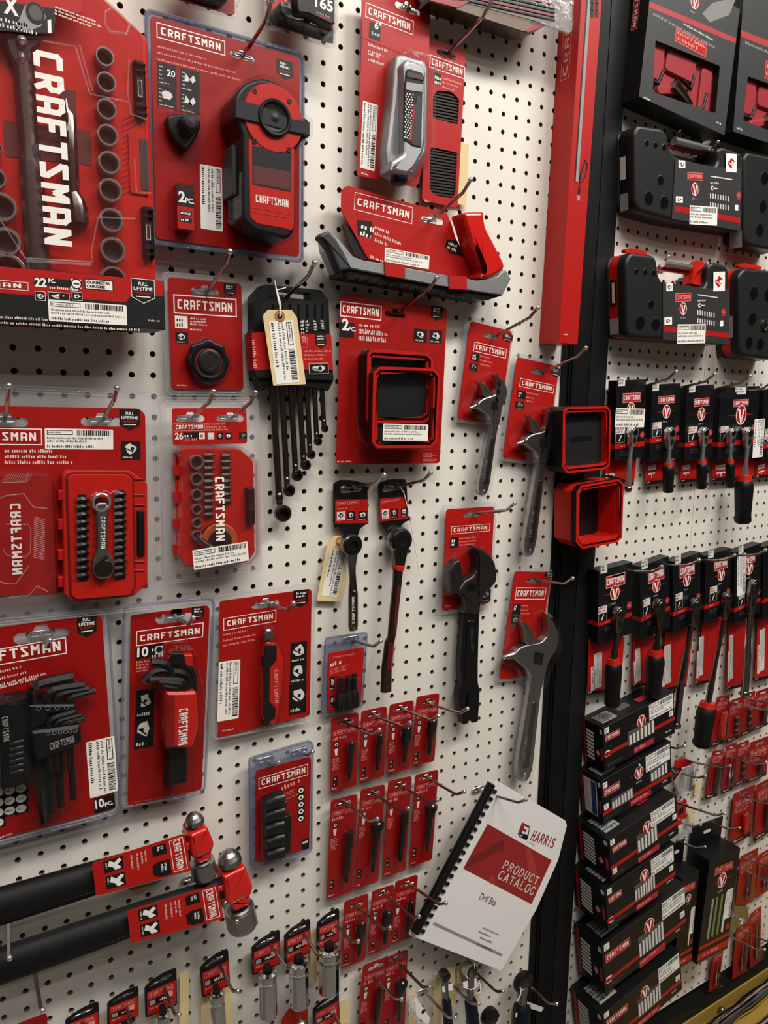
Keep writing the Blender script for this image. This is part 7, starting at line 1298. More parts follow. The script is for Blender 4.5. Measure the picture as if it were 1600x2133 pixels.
m = MB(); c = P.LL('RB', .001, (1570, 905))[0]; m.lathe((c[0], c[1], 0), [(.012, 0), (.012, .002), (.009, .003), (.008, .001), (.0001, .001)], 'darkchrome', 20); m.done('lock', P); m = MB(); m.slab(rounded(P.LL('RB', -.02, (1310, 330), (1360, 312), (1520, 340), (1530, 375), (1320, 350)), .002), -.026, -.018, 'redplastic'); m.done('catch', P); m = MB(); xl = min(p[0] for p in ol); m.add([(xl - 4e-4, .05, -.034), (xl - 4e-4, .05, -.012), (xl - 4e-4, .09, -.012), (xl - 4e-4, .09, -.034)], [(0, 3, 2, 1)], 'greyprint'); m.done('side_sticker', P)
# ================================================================ ratchets on black header cartons
def vpack(lab, k, front, low, d, lg, em, bt, icons, stick=None, rts=(), lowbits='icons', band=.17, slot=None):
    P = Pack('ratchet_pack', lab, 'packaged ratchet', q(k, *front), d); w, h = P.w, P.h; x0, x1 = -w / 2, w / 2; m = MB(); z = 1e-4
    m.slab([(x0, 0), (x1, 0), (x1, h), (x0, h)], -d * .62, 0, 'blackcard', .0004)
    if slot: c = P.LL(k, 0, slot)[0]; m.flat(slotshape(c[0], c[1], w * .45), z, 'ink'); 
    a = P.rect(k, 0, *lg); m.logo(a[0], a[1], a[2], a[3], z, line='pinkprint', fill='pinkred', lett='white'); c = P.LL(k, 0, em)[0]; m.vmark(c[0], c[1], w * .135, z)
    y = P.LL(k, 0, bt)[0][1]; m.slab([(x0 - 2e-4, y - .0085), (x1 + 2e-4, y - .0085), (x1 + 2e-4, y), (x0 - 2e-4, y)], -d * .62, 2e-4, 'redprint'); m.lines(x0 + w * .2, y - .0025, w * .22, .0035, 3e-4, 'pinkprint', 1, .1)
    for i, (u, v) in enumerate(icons): r_ = P.rect(k, 0, u, v); m.flat([(r_[0], r_[1]), (r_[2], r_[1]), (r_[2], r_[3]), (r_[0], r_[3])], z, 'offwhite'); m.lines(r_[0] + .0008, r_[3] - .0008, (r_[2] - r_[0]) * .85, (r_[3] - r_[1]) * (.8 if i == 0 else .4), z + 1e-4, 'dimprint' if i == 0 else 'pinkred', 2, .25)
    if len(icons) > 1: r_ = P.rect(k, 0, *icons[1]); hh = r_[3] - r_[1]; m.flat([(r_[0] + .0005, r_[1] + .0005), (r_[2] - .0005, r_[1] + .0005), (r_[2] - .0005, r_[1] + hh * .55), (r_[0] + .0005, r_[1] + hh * .55)], z + 1e-4, 'ink'); m.slab(rrect((r_[0] + r_[2]) / 2, r_[1] + hh * .28, .0022, hh * .42, .0008, ang=-.5), z, z + 2e-4, 'white')
    m.flat(circ(x1 - w * .08, y + w * .16, w * .085, 6), z, 'pinkred'); m.lines(x1 - w * .13, y + w * .19, w * .10, w * .07, z + 1e-4, 'pinkprint', 2, .3); m.lines(x0 + w * .2, y - .013, w * .32, .010, z, 'dimprint', 3, .4); m.done('header_carton', P)
    if stick: sticker(P, *P.rect(k, 0, stick[0], stick[1]), 3e-4, vert=stick[2], seed=19, ang=stick[3] if len(stick) > 3 else 0)
    if low:
        m = MB(); zz = -d * .55; lo = P.LL(k, zz, *low); ys = [p[1] for p in lo]; xs = [p[0] for p in lo]; a0, a1, b0 = min(xs), max(xs), min(ys); lo = [(lo[0][0], lo[0][1] + .004), (lo[1][0], lo[1][1] + .004), lo[2], lo[3]]; m.slab(lo, zz - .001, zz, 'redprint'); m.slab([(lo[3][0], lo[3][1] - .0005), (lo[2][0], lo[2][1] - .0005), (lo[2][0], lo[2][1] + .006), (lo[3][0], lo[3][1] + .006)], zz - .001, zz + .0002, 'ink'); m.lines(lo[3][0] + .002, lo[3][1] + .0045, .012, .003, zz + 3e-4, 'offwhite', 1, .1)
        W_ = lo[2][0] - lo[3][0]; H_ = lo[0][1] - lo[3][1]
        if lowbits == 'icons':
            m.flat(rrect(lo[3][0] + W_ * .2, b0 + H_ * .70, W_ * .27, H_ * .2, .001), zz + 1e-4, 'offwhite'); m.lines(lo[3][0] + W_ * .1, b0 + H_ * .75, W_ * .2, H_ * .1, zz + 2e-4, 'dimprint', 2, .3); e_ = lo[3][0] + W_ * .2; m.slab([(e_ - W_ * .12, b0 + H_ * .5), (e_ + W_ * .12, b0 + H_ * .5), (e_ + W_ * .1, b0 + H_ * .42), (e_ + W_ * .02, b0 + H_ * .45), (e_, b0 + H_ * .26), (e_ - W_ * .02, b0 + H_ * .45), (e_ - W_ * .1, b0 + H_ * .42)], zz, zz + 2e-4, 'offwhite')
        else:
            s0 = lowbits; n_ = 9; bx0, bx1 = lo[3][0] + W_ * .10, lo[3][0] + W_ * .42; m.flat([(bx0, b0 + H_ * .18), (bx0 + (bx1 - bx0) * .34, b0 + H_ * .18), (bx0 + (bx1 - bx0) * .34, b0 + H_ * .62), (bx0, b0 + H_ * .62)], zz + 1e-4, 'offwhite'); m.flat([(bx0 + (bx1 - bx0) * .28, b0 + H_ * .2), (bx1, b0 + H_ * .2), (bx1, b0 + H_ * .84), (bx0 + (bx1 - bx0) * .28, b0 + H_ * .84)], zz + 1e-4, 'offwhite')
            m.lines(bx0 + (bx1 - bx0) * .95, b0 + H_ * .82, H_ * .58, (bx1 - bx0) * .6, zz + 2e-4, 'dimprint', 5, .45, -math.pi / 2); m.lines(bx0 + (bx1 - bx0) * .25, b0 + H_ * .6, H_ * .38, (bx1 - bx0) * .16, zz + 2e-4, 'redprint', 1, .2, -math.pi / 2)
        m.done('lower_card', P)
    for r_ in rts: vratchet(P, k, *r_)
    return P
def vratchet(P, k, head_, neck, grip0, end, R, hm='chrome', gm='blackplastic', gr=None, dz=.010, collar=True, flex=False):
    h_, n_, g_, e_ = P.LL(k, dz, head_, neck, grip0, end); gr = gr or R * .95; m = MB(); d_ = (Vector(n_) - Vector(h_)).normalized(); s_ = Vector((-d_.y, d_.x))
    A = Vector(h_); N = Vector(n_); hp = [tuple(A + s_ * R * math.sin(t) - d_ * R * math.cos(t)) for t in [math.radians(a) for a in range(-100, 101, 20)]] + [tuple(N + s_ * R * .38), tuple(N - s_ * R * .38)]
    m.slab(rounded(hp, .002, 2), dz - .006, dz + .005, hm, .0018, 3); m.slab(circ(A.x, A.y, R * .62, 18), dz + .004, dz + .0062, 'gunmetal', .0008); c = A.lerp(N, .55); m.slab(circ(c.x, c.y, R * .42, 6, R * .6), dz + .004, dz + .0056, 'ink'); m.done('head', P)
    m = MB(); G = Vector(g_); E = Vector(e_); m.tube([(N - d_ * .002).to_3d() + Vector((0, 0, dz)), N.lerp(G, .5).to_3d() + Vector((0, 0, dz)), N.lerp(G, .8).to_3d() + Vector((0, 0, dz)), G.to_3d() + Vector((0, 0, dz))], [R * .36, R * .34, R * .52, R * .5], hm if hm != 'navy' else 'darkchrome', 12)
    m.done('shank', P)
    if gm:
        m = MB(); L_ = (E - G).length; P3 = lambda t: (G.lerp(E, t).x, G.lerp(E, t).y, dz)
        m.tube([P3(0), P3(.04), P3(.2), P3(.5), P3(.8), P3(.95), P3(1)], [gr * .55, gr * .85, gr * 1.0, gr * .92, gr * .84, gr * .9, gr * .7], gm, 18); m.done('grip', P)
        if collar: m = MB(); m.tube([P3(-.07), P3(.0), P3(.05)], [gr * .72, gr * .78, gr * .86], 'redplastic', 16); m.done('collar', P)
    else: m = MB(); m.tube([(G.x, G.y, dz), (E.x, E.y, dz)], [R * .5, R * .55], hm, 12); m.ball((E.x, E.y, dz), R * .7, 'darkchrome', 12); m.done('extension', P)
k = 'RC'
vpack('header pack with a barcode label over its emblem, touching the red tray', k, ((158, 125), (443, 160), (413, 905), (142, 885)), ((55, 895), (350, 905), (320, 1150), (40, 1060)), .03, ((218, 272), (387, 352)), (295, 420), (130, 757), (((177, 128), (238, 200)), ((148, 595), (236, 735))), ((146, 424), (420, 582), False, -.06), (((315, 640), (300, 775), (275, 960), (268, 1180), .0105, 'chrome', None),), slot=(360, 235))
vpack('second header pack of the upper row, joint-headed ratchet with black grip', k, ((500, 178), (765, 188), (750, 905), (470, 905)), ((430, 920), (705, 925), (700, 1110), (435, 1140)), .03, ((557, 300), (712, 360)), (633, 445), (470, 705), (((502, 182), (560, 245)), ((503, 550), (582, 680))), None, (((668, 650), (660, 800), (652, 950), (648, 1215), .0115, 'chrome'),), slot=(655, 262))
vpack('third header pack of the upper row, oval chrome ratchet head', k, ((822, 192), (1088, 204), (1062, 895), (808, 900)), ((765, 905), (1022, 900), (1015, 1100), (768, 1120)), .03, ((893, 325), (1038, 384)), (966, 468), (808, 745), (((850, 195), (906, 260)), ((845, 593), (925, 722))), None, (((992, 645), (985, 780), (972, 930), (965, 1180), .0108, 'chrome'),), slot=(1000, 275))
vpack('wide header pack holding a small and a large ratchet, upright label at its right', k, ((1144, 200), (1530, 218), (1470, 885), (1124, 885)), ((1068, 895), (1470, 890), (1465, 1085), (1066, 1105)), .03, ((1272, 332), (1412, 392)), (1344, 476), (1118, 740), (((1288, 215), (1390, 278)), ((1150, 588), (1220, 710))), ((1472, 518), (1545, 876), True), (((1252, 650), (1245, 780), (1240, 920), (1238, 1165), .0098, 'chrome'), ((1412, 650), (1400, 790), (1375, 1080), (1358, 1505), .0128, 'chrome', 'blackplastic', .0185)), slot=(1215, 280))
vpack('upper row header pack cut by the right edge', k, ((1562, 215), (1800, 225), (1780, 880), (1540, 880)), ((1490, 895), (1720, 890), (1715, 1060), (1488, 1075)), .03, ((1640, 335), (1760, 392)), (1700, 480), (1550, 762), (((1570, 615), (1620, 668)), ((1565, 680), (1620, 740))))
k = 'RD'
hk = dict(lowbits='labels')
vpack('lower row header pack beside the black post, red-rimmed round ratchet', k, ((192, 235), (465, 242), (468, 835), (172, 852)), ((108, 860), (405, 840), (370, 1270), (95, 1310)), .034, ((250, 325), (408, 385)), (323, 457), (180, 705), (((205, 230), (260, 288)), ((187, 580), (256, 690))), None, (((360, 630), (345, 790), (310, 1030), (300, 1400), .0135, 'darkchrome', 'blackplastic', .0165),), slot=(365, 295), **hk)
vpack('second lower row header pack, bronze-toned flat ratchet head', k, ((525, 200), (775, 195), (785, 790), (545, 810)), ((480, 820), (650, 800), (640, 1225), (470, 1245)), .034, ((598, 280), (735, 338)), (670, 402), (545, 665), (((545, 195), (598, 250)), ((556, 520), (623, 632))), None, (((696, 565), (690, 740), (665, 960), (640, 1320), .0145, 'gunmetal', 'blackplastic', .0175),), **hk)
vpack('third lower row header pack, long slim ratchet running down behind the boxes', k, ((815, 170), (1030, 150), (1045, 735), (800, 755)), ((755, 770), (985, 745), (920, 1240), (695, 1285)), .034, ((863, 237), (988, 298)), (925, 352), (800, 625), (((828, 150), (875, 208)), ((830, 472), (890, 578))), None, (((1000, 555), (960, 730), (880, 1180), (835, 1560), .0135, 'darkchrome', None),), **hk)
vpack('fourth lower row header pack, longest ratchet with a hanging black grip', k, ((1078, 130), (1300, 108), (1275, 655), (1070, 690)), ((1060, 705), (1230, 680), (1150, 1200), (985, 1225)), .034, ((1150, 192), (1262, 248)), (1210, 308), (1075, 565), (((1102, 112), (1146, 162)), ((1117, 415), (1174, 515))), None, (((1262, 500), (1235, 680), (1095, 1395), (1040, 1740), .0125, 'darkchrome', 'rubber', .0200),), **hk)
vpack('fifth lower row header pack with an upright barcode label over it', k, ((1330, 95), (1535, 75), (1540, 650), (1312, 690)), ((1278, 700), (1420, 690), (1385, 1240), (1252, 1270)), .034, ((1412, 160), (1492, 200)), (1445, 255), (1310, 595), (((1355, 78), (1395, 125)), ((1355, 468), (1405, 555))), ((1342, 152), (1410, 462), True), (((1485, 400), (1450, 640), (1425, 1080), (1405, 1300), .0150, 'darkchrome', None),), **hk)
vpack('lower row header pack cut by the right edge', k, ((1565, 45), (1800, 20), (1790, 610), (1550, 650)), ((1518, 655), (1700, 630), (1670, 1150), (1490, 1195)), .034, ((1640, 120), (1740, 170)), (1690, 230), (1550, 520), (), None, (), **hk)
# ================================================================ stacked black socket boxes
def sbox(lab, k, front, d, D, em, lg, stick, sk, band, icons, rlab):
    P = Pack('socket_set_box', lab, 'boxed socket set', q(k, *front), d, group='black socket set boxes in the stack'); w, h = P.w, P.h; x0, x1 = -w / 2, w / 2; m = MB(); z = 1e-4
    m.slab([(x0, 0), (x1, 0), (x1, h), (x0, h)], -D, 0, 'blackcard', .0004)
    yb = h * band; m.slab([(x0, yb - .003), (x1, yb - .003), (x1, yb + .0045), (x0, yb + .0045)], 0, 2e-4, 'redprint'); c = (x0 + w * em, h * .70); m.vmark(c[0], c[1], h * .13, z)
    m.logo(x0 + w * lg[0], h * lg[1], x0 + w * (lg[0] + lg[2]), h * (lg[1] + lg[3]), z, line='pinkprint', fill='redprint', lett='white')
    for i, (u, v) in enumerate(icons): m.flat(rrect(x0 + w * u, h * v, h * .13, h * .13, .001), z, 'white'); m.lines(x0 + w * u - h * .045, h * v + h * .04, h * .09, h * .09, z + 1e-4, 'dimprint', 2, .3)
    for g0, g1, gy, gh, n_ in sk:
        m.flat([(x0 + w * g0, h * gy), (x0 + w * g1, h * gy), (x0 + w * g1, h * (gy + gh)), (x0 + w * g0, h * (gy + gh))], 2.5e-4, 'dimprint')
        for i in range(n_): u = x0 + w * (g0 + (g1 - g0) * (i + .5) / n_); hh = h * gh * (.72 + .26 * i / n_); m.tube([(u, h * gy + .002, .0005), (u, h * gy + hh * .92, .0005)], w * (g1 - g0) / n_ * .34, 'offwhite', 8, flat=.15)
    a = rlab; m.flat([(x0 + w * a[0], h * a[1]), (x0 + w * a[2], h * a[1]), (x0 + w * a[2], h * a[3]), (x0 + w * a[0], h * a[3])], 3e-4, 'pinkred'); m.lines(x0 + w * a[0] + .002, h * a[3] - .002, w * (a[2] - a[0]) * .9, h * .07, 4e-4, 'pinkprint', 1, .1); m.lines(x0 + w * .86, h * .16, w * .1, h * .05, z, 'offwhite', 1, .1); m.lines(x0 + w * .04, h * .14, w * .26, h * .08, z, 'dimprint', 2, .4)
    # left end panel: pale socket row, red stripe, small emblem
    e0 = len(m.v); m.slab([(-D * .92, h * .02), (-D * .84, h * .02), (-D * .84, h * .98), (-D * .92, h * .98)], 0, 2e-4, 'redprint')
    for i in range(8): m.slab(rrect(-D * .62, h * (.18 + i * .085), D * .34, h * .05, .001, ang=-.12), 0, 3e-4, 'offwhite')
    m.flat([(-D * .28, h * .28), (-D * .2, h * .36), (-D * .28, h * .46), (-D * .36, h * .36)], 1e-4, 'pinkprint'); m.slab([(-D * .14, h * .22), (-D * .06, h * .22), (-D * .06, h * .5), (-D * .14, h * .5)], 0, 2e-4, 'pinkred'); m.slab(rrect(-D * .1, h * .88, D * .1, h * .1, .0005), 0, 2e-4, 'offwhite')
    m.v[e0:] = [(x0 - v[2], v[1], v[0]) for v in m.v[e0:]]
    # top panel
    e0 = len(m.v); m.slab([(x0 + w * .06, -D * .75), (x0 + w * .26, -D * .75), (x0 + w * .26, -D * .2), (x0 + w * .06, -D * .2)], 0, 2e-4, 'greyprint'); m.lines(x0 + w * .06, -D * .25, w * .2, D * .5, 3e-4, 'ink', 5, .3); m.slab([(x0 + w * .34, -D * .7), (x0 + w * .5, -D * .7), (x0 + w * .5, -D * .4), (x0 + w * .34, -D * .4)], 0, 2e-4, 'dimprint'); m.slab([(x0 + w * .6, -D * .6), (x0 + w * .75, -D * .6), (x0 + w * .75, -D * .35), (x0 + w * .6, -D * .35)], 0, 2e-4, 'pinkred')
    m.v[e0:] = [(v[0], h + v[2], v[1]) for v in m.v[e0:]]; m.done('carton', P)
    s0, s1, t0, t1 = stick; sticker(P, x0 + w * s0, h * t0, x0 + w * s1, h * t1, 3e-4, seed=len(lab)); return P
sbox('topmost black socket box of the stack, label at upper right', 'RE', ((285, 300), (855, 142), (865, 478), (300, 640)), .055, .052, .52, (.03, .66, .19, .14), (.63, .98, .62, .98), ((.33, .70, .28, .34, 7),), .36, ((.05, .90), (.05, .38), (.95, .52)), (.40, .05, .68, .18))
PS = sbox('second socket box from the top, blue chart on its left end', 'RE', ((272, 712), (828, 545), (842, 880), (288, 1045)), .060, .056, .52, (.03, .60, .22, .17), (.62, .98, .60, .97), ((.12, .42, .20, .26, 7), (.68, .94, .30, .30, 5)), .22, ((.05, .86), (.05, .36)), (.38, .02, .68, .16))
m = MB(); k0 = len(m.v); h_ = PS.h; m.slab([(-.044, h_ * .1), (-.012, h_ * .1), (-.012, h_ * .9), (-.044, h_ * .9)], 2e-4, 4e-4, 'offwhite'); m.slab([(-.026, h_ * .12), (-.014, h_ * .12), (-.014, h_ * .88), (-.026, h_ * .88)], 4e-4, 5e-4, 'blue'); m.lines(-.043, h_ * .86, .016, h_ * .7, 5e-4, 'greyprint', 9, .4)
m.v[k0:] = [(-PS.w / 2 - v[2], v[1], v[0]) for v in m.v[k0:]]; m.done('chart_label', PS)
sbox('third socket box from the top, sockets fanned at its middle', 'RE', ((335, 1190), (872, 965), (900, 1290), (348, 1500)), .088, .082, .54, (.04, .64, .20, .14), (.60, .96, .62, .98), ((.38, .68, .22, .44, 6),), .30, ((.05, .90), (.05, .20), (.95, .50)), (.38, -.02, .70, .12))
sbox('fourth socket box from the top, red-marked sockets at its middle', 'RF', ((398, 335), (902, 118), (925, 410), (405, 640)), .088, .082, .54, (.03, .62, .18, .15), (.64, .98, .56, .96), ((.39, .69, .22, .40, 8),), .22, ((.05, .90), (.05, .22), (.94, .42)), (.40, -.02, .72, .12))
P5 = sbox('second lowest socket box, largest front with a big boxed logo', 'RF', ((370, 722), (982, 455), (1008, 775), (382, 1092)), .079, .072, .54, (.03, .60, .28, .17), (.70, .99, .60, .96), ((.40, .71, .18, .44, 8),), .22, ((.05, .92), (.05, .24), (.95, .40)), (.40, -.04, .72, .12))
sbox('lowest socket box of the stack, cut by the bottom edge', 'RF', ((378, 1285), (942, 898), (975, 1190), (380, 1580)), .088, .082, .52, (.04, .62, .26, .17), (.70, .98, .62, .99), ((.42, .72, .22, .44, 8),), .24, ((.05, .92), (.95, .38)), (.40, -.02, .70, .12))
# upright cartons
for lab, top, bt, d in (('upright black carton with coloured strips in its front, right of the stack', ((1165, 205), (1400, 78), (1300, 820), (1072, 975)), 1, .058), ('upright black carton half hidden behind the stacked boxes', ((948, 340), (1105, 242), (1020, 925), (915, 1022)), 0, .050)):
    P = Pack('file_set_box', lab, 'boxed tool set', q('RF', *top), d); w, h = P.w, P.h; x0, x1 = -w / 2, w / 2; m = MB(); z = 1e-4; m.slab([(x0, 0), (x1, 0), (x1, h), (x0, h)], -d + .006, 0, 'blackcard', .0005)
    m.slab([(x0 + w * .0, h), (x1, h), (x1, h + .05), (x0, h + .05)], -d + .006, -d + .009, 'blackcard'); c = (x0 + w * .5, h + .028); m.slab(rrect(c[0], c[1], .026, .007, .003), -d + .009, -d + .0096, 'offwhite')
    m.logo(x0 + w * .22, h * .83, x0 + w * .80, h * .90, z, line='pinkprint', fill='redprint', lett='pinkprint'); m.vmark(x0 + w * .5, h * .75, w * .14, z)
    for i, (u, cc) in enumerate(((.22, 'greyprint'), (.36, 'green'), (.52, 'green'), (.68, 'offwhite'))): m.slab([(x0 + w * u, h * .22), (x0 + w * (u + .07), h * .20), (x0 + w * (u + .09), h * .60), (x0 + w * (u + .02), h * .60)], 0, 3e-4, cc if bt else ('offwhite' if i > 2 else 'ink'))
    for y0, y1, cc in ((.135, .165, 'redprint'), (.03, .095, 'redprint'), (.0, .012, 'dimprint')): m.slab([(x0, h * y0), (x1, h * y0), (x1, h * y1), (x0, h * y1)], 0, 2e-4, cc)
    m.lines(x0 + w * .15, h * .085, w * .6, h * .035, 3e-4, 'pinkprint', 1, .1); m.flat(rrect(x1 - w * .1, h * .24, w * .12, h * .05, .002), z, 'pinkred'); m.done('carton', P); sticker(P, x0 + w * .72, h * .33, x0 + w * .93, h * .62, 4e-4, vert=True, seed=77)
# ================================================================ red bit cards
def bitcard(lab, k, pts, kind, d=.012, sub='ink', strip=True, seed=0):
    P = Pack('bit_pack', lab, 'packaged bits', q(k, *pts), d, group='red bit cards on the right board'); w, h = P.w, P.h; m = MB(); z = 1e-4
    c = (0, h - w * .16); m.holed(rrect(0, h / 2, w, h, .004), [rrect(c[0], c[1], w * .4, w * .1, w * .04)], -.001, 0, 'red'); m.logo(-w * .4, h - w * .5, w * .4, h - w * .28, z, line='pinkprint', lett='pinkprint'); m.lines(-w * .4, h - w * .55, w * .7, w * .12, z, 'pinkprint', 2, .4)
    if strip: m.flat([(-w / 2, .001), (w / 2, .001), (w / 2, h * .09), (-w / 2, h * .09)], z, 'ink'); m.lines(-w * .35, h * .07, w * .6, h * .04, z + 1e-4, 'offwhite', 1, .1)
    m.done('backing_card', P); rg = random.Random(seed); x0 = w * .05; y0, y1 = h * .16, h - w * .75
    if kind == 'knife': m = MB(); m.slab(rounded([(x0 - .006, y0), (x0 + .002, y0), (x0 + .004, y1 * .7), (x0 + .002, y1), (x0 - .006, y1), (x0 - .009, y1 * .6)], .002), .002, .011, 'redplastic', .003, 3); m.done('knife_handle', P); m = MB(); m.slab([(x0 + .007, y0 + .005), (x0 + .011, y0 + .005), (x0 + .011, y1), (x0 + .007, y1)], .002, .006, 'gold'); m.slab([(x0 + .003, y0), (x0 + .006, y0), (x0 + .006, y1 * .8), (x0 + .003, y1 * .8)], .002, .008, 'steelblade'); m.done('spare_blades', P)
    elif kind == 'bits':
        for i in range(6): t = y0 + (y1 - y0) * (i + .5) / 6; m = MB(); m.tube([(x0 - .006, t - .001, .004), (x0, t, .005), (x0 + .006, t + .0015, .004)], [.0026, .003, .0016], 'satin' if i % 2 else 'gunmetal', 6, sm=False); m.done('driver_bit', P)
    elif kind == 'drill':
        for j in (0, 1): m = MB(); m.tube([(x0 - .004 + j * .009, y0 + j * .004, .004), (x0 - .004 + j * .009, y0 + (y1 - y0) * .35, .004), (x0 - .004 + j * .009, y0 + (y1 - y0) * .36, .004), (x0 - .004 + j * .009, y1, .004)], [.003, .003, .0018, .0012], 'gunmetal' if j else 'satin', 8); m.done('drill_bit', P)
    else: m = MB(); m.slab(rounded([(x0 - .006, y0), (x0 + .006, y0), (x0 + .006, y1), (x0 - .006, y1)], .002), .001, .009, 'gunmetal', .002, 3); m.done('tool_body', P)
    m = MB(); m.dome(rounded([(x0 - .014, y0 - .004), (x0 + .015, y0 - .004), (x0 + .015, y1 + .004), (x0 - .014, y1 + .004)], .004), 0, .0145, .003, 'clear'); m.done('clear_blister', P)
k = 'RH'
for i, (lab, pts, kd) in enumerate((('red knife card with a gold blade strip, top left of the red cards', ((720, 250), (920, 195), (830, 975), (608, 1045)), 'knife'), ('red card with a column of small bits, second in the top row', ((925, 300), (1120, 240), (1095, 900), (845, 965)), 'bits'), ('red card with ribbed bit stack and slanted black strip, third in the top row', ((1130, 200), (1330, 150), (1275, 800), (1105, 860)), 'bits'), ('red card with one long dark tool, fourth in the top row', ((1345, 150), (1560, 90), (1510, 690), (1280, 780)), 'tool'),
        ('red card at the left end of the second row of red cards', ((645, 1120), (840, 1050), (720, 1800), (520, 1890)), 'tool'), ('second card of the second row, a hook-shaped red blister', ((870, 1020), (1030, 970), (970, 1710), (770, 1790)), 'drill'), ('third card of the second row, ribbed grey tool', ((1040, 990), (1230, 930), (1170, 1570), (990, 1690)), 'bits'), ('fourth card of the second row, cut by the right edge', ((1245, 960), (1560, 860), (1500, 1480), (1170, 1620)), 'tool'),
        ('tall red card with two red handled tools, third row left', ((965, 1790), (1340, 1620), (1230, 2480), (930, 2580)), 'knife'), ('third row red card with a black label strip, cut by the right edge', ((1350, 1600), (1640, 1520), (1600, 2350), (1290, 2560)), 'tool'))):
    bitcard(lab, k, pts, kd, seed=i)
k = 'RI'
for i, (lab, pts, kd) in enumerate((('red card right of the upright carton, two slim tools under an arched blister', ((430, 940), (660, 860), (600, 1600), (340, 1700)), 'drill'), ('red card at the right edge level with the upright carton emblem', ((670, 920), (860, 850), (800, 1450), (630, 1530)), 'drill'), ('red card just above the silver shelf tools, nearest the carton foot', ((360, 1960), (560, 1840), (500, 2560), (300, 2700)), 'drill'), ('red card folded forward at the right edge above the shelf', ((560, 1780), (700, 1630), (700, 2380), (540, 2560)), 'drill'))):
    bitcard(lab, k, pts, kd, seed=20 + i, strip=False)
bitcard('slim red card under the upright carton, one chrome bit hanging low', 'RG', ((700, 660), (860, 610), (780, 1230), (600, 1360)), 'drill', strip=False)
P = Pack('chrome_hook_tool', 'grey pressed metal hook tool hanging right of the upright carton foot', 'tool', q('RG', (1000, 60), (1290, -40), (1240, 300), (950, 420)), .03); m = MB(); o = rounded(P.LL('RG', 0, (985, 110), (1080, 80), (1060, -100), (1250, -120), (1290, 60), (1200, 200), (1070, 280), (950, 330)), .002); m.slab(o, -.003, 0, 'satin', .001); c = P.LL('RG', 0, (1150, 150))[0]; m.lathe((c[0], c[1], 0), [(.010, 0), (.009, .003), (.005, .003), (.004, 0)], 'chrome', 18); m.done('tool_body', P)
# red packs hanging between the stack and the white gap
P = Pack('pliers_pack', 'crumpled red and clear pack right of the second socket box', 'packaged tool', q('RM', (680, 400), (1130, 470), (1050, 1000), (680, 1080)), .02)
m = MB(); m.slab(rounded(P.LL('RM', 0, (670, 430), (850, 390), (1000, 430), (1050, 480), (790, 590), (650, 580)), .002), -.004, 0, 'redprint', .001); m.slab(P.LL('RM', 0, (690, 600), (880, 560), (830, 1000), (700, 980)), -.006, -.002, 'redlogo'); m.done('backing_card', P)
m = MB(); m.tube([P.LL('RM', 0, (930, 620))[0] + (.004,), P.LL('RM', 0, (880, 1000))[0] + (.004,)], .006, 'satin', 10); m.tube([P.LL('RM', 0, (1010, 560))[0] + (.002,), P.LL('RM', 0, (960, 980))[0] + (.002,)], .004, 'darkchrome', 10); m.done('tool_body', P)
m = MB(); m.slab(P.LL('RM', .006, (800, 590), (1120, 470), (960, 1030), (700, 1080), (620, 850)), .006, .008, 'frost'); m.tube([P.LL('RM', .008, p_)[0] + (.008,) for p_ in ((780, 590), (1125, 478), (1040, 560), (960, 1000))], .0012, 'offwhite', 6); m.done('clear_blister', P)
P = Pack('socket_pack', 'red and black header hanging right of the third socket box', 'packaged tool', q('RM', (700, 1200), (880, 1200), (850, 1610), (670, 1620)), .03); m = MB(); m.slab(rounded(P.LL('RM', 0, (660, 1350), (720, 1230), (840, 1195), (885, 1240), (850, 1610), (690, 1600)), .003), -.002, 0, 'redprint'); a = P.LL('RM', 0, (760, 1450))[0]; m.flat(rrect(a[0], a[1], .018, .014, .001, ang=.2), 1e-4, 'ink'); m.lines(a[0] - .01, a[1] + .025, .02, .006, 1e-4, 'white', 1, .1, .3); m.slab(P.LL('RM', 0, (690, 1640), (780, 1620), (770, 1720), (700, 1740)), -.002, 0, 'redprint'); m.done('hang_card', P)
for lab, qd, d_ in (('buff tag behind the crumpled red and clear pack', ((1060, 860), (1150, 800), (1120, 1100), (1030, 1130)), .008), ('long buff tag right of the third socket box', ((890, 1340), (1010, 1370), (1030, 1700), (940, 1680)), .01), ('crumpled clear bag of pale tags above the upright cartons', ((800, 1700), (970, 1680), (990, 1880), (770, 1960)), .02)):
    PT = Pack('price_tag', lab, 'tag', q('RM', *qd), d_); m = MB(); m.slab(rounded(PT.LL('RM', 0, *qd), .002), -.0005, 0, 'manila' if 'buff' in lab else 'frost'); m.done('tag_card', PT)
# ================================================================ shelf with chrome tools
m = MB(); vs = []; m2 = MB()
def shelfpt(px, py, zz):
    v = R0 * ((px - 800) / F_PX) + R1 * ((py - 1066.5) / F_PX) + R2; t = (zz - CAM.z) / v.z; return CAM + v * t
r = bpy.data.objects.new('display_tray', None); r.empty_display_size = .01; COL.objects.link(r); r.location = (1.5, -.2, -1.63); setp(r, label='yellow lined display tray on the floor shelf, lower right corner', category='tray')
def local(m, o=(1.5, -.2, -1.63)): m.v = [(v[0] - o[0], v[1] - o[1], v[2] - o[2]) for v in m.v]
m = MB(); boxm(m, 1.00, 2.1, -.42, -.014, -1.64, -1.625, 'gold'); local(m); m.done('tray_liner', r)
m = MB(); boxm(m, 1.00, 2.1, -.017, -.013, -1.625, -1.592, 'gold'); boxm(m, 1.0, 2.1, -.43, -.42, -1.64, -1.60, 'blackplastic'); local(m); m.done('tray_rim', r)
m = MB(); boxm(m, .97, 2.1, -.44, -.012, -1.75, -1.64, 'postblack'); o = struct(m, 'trim_3')
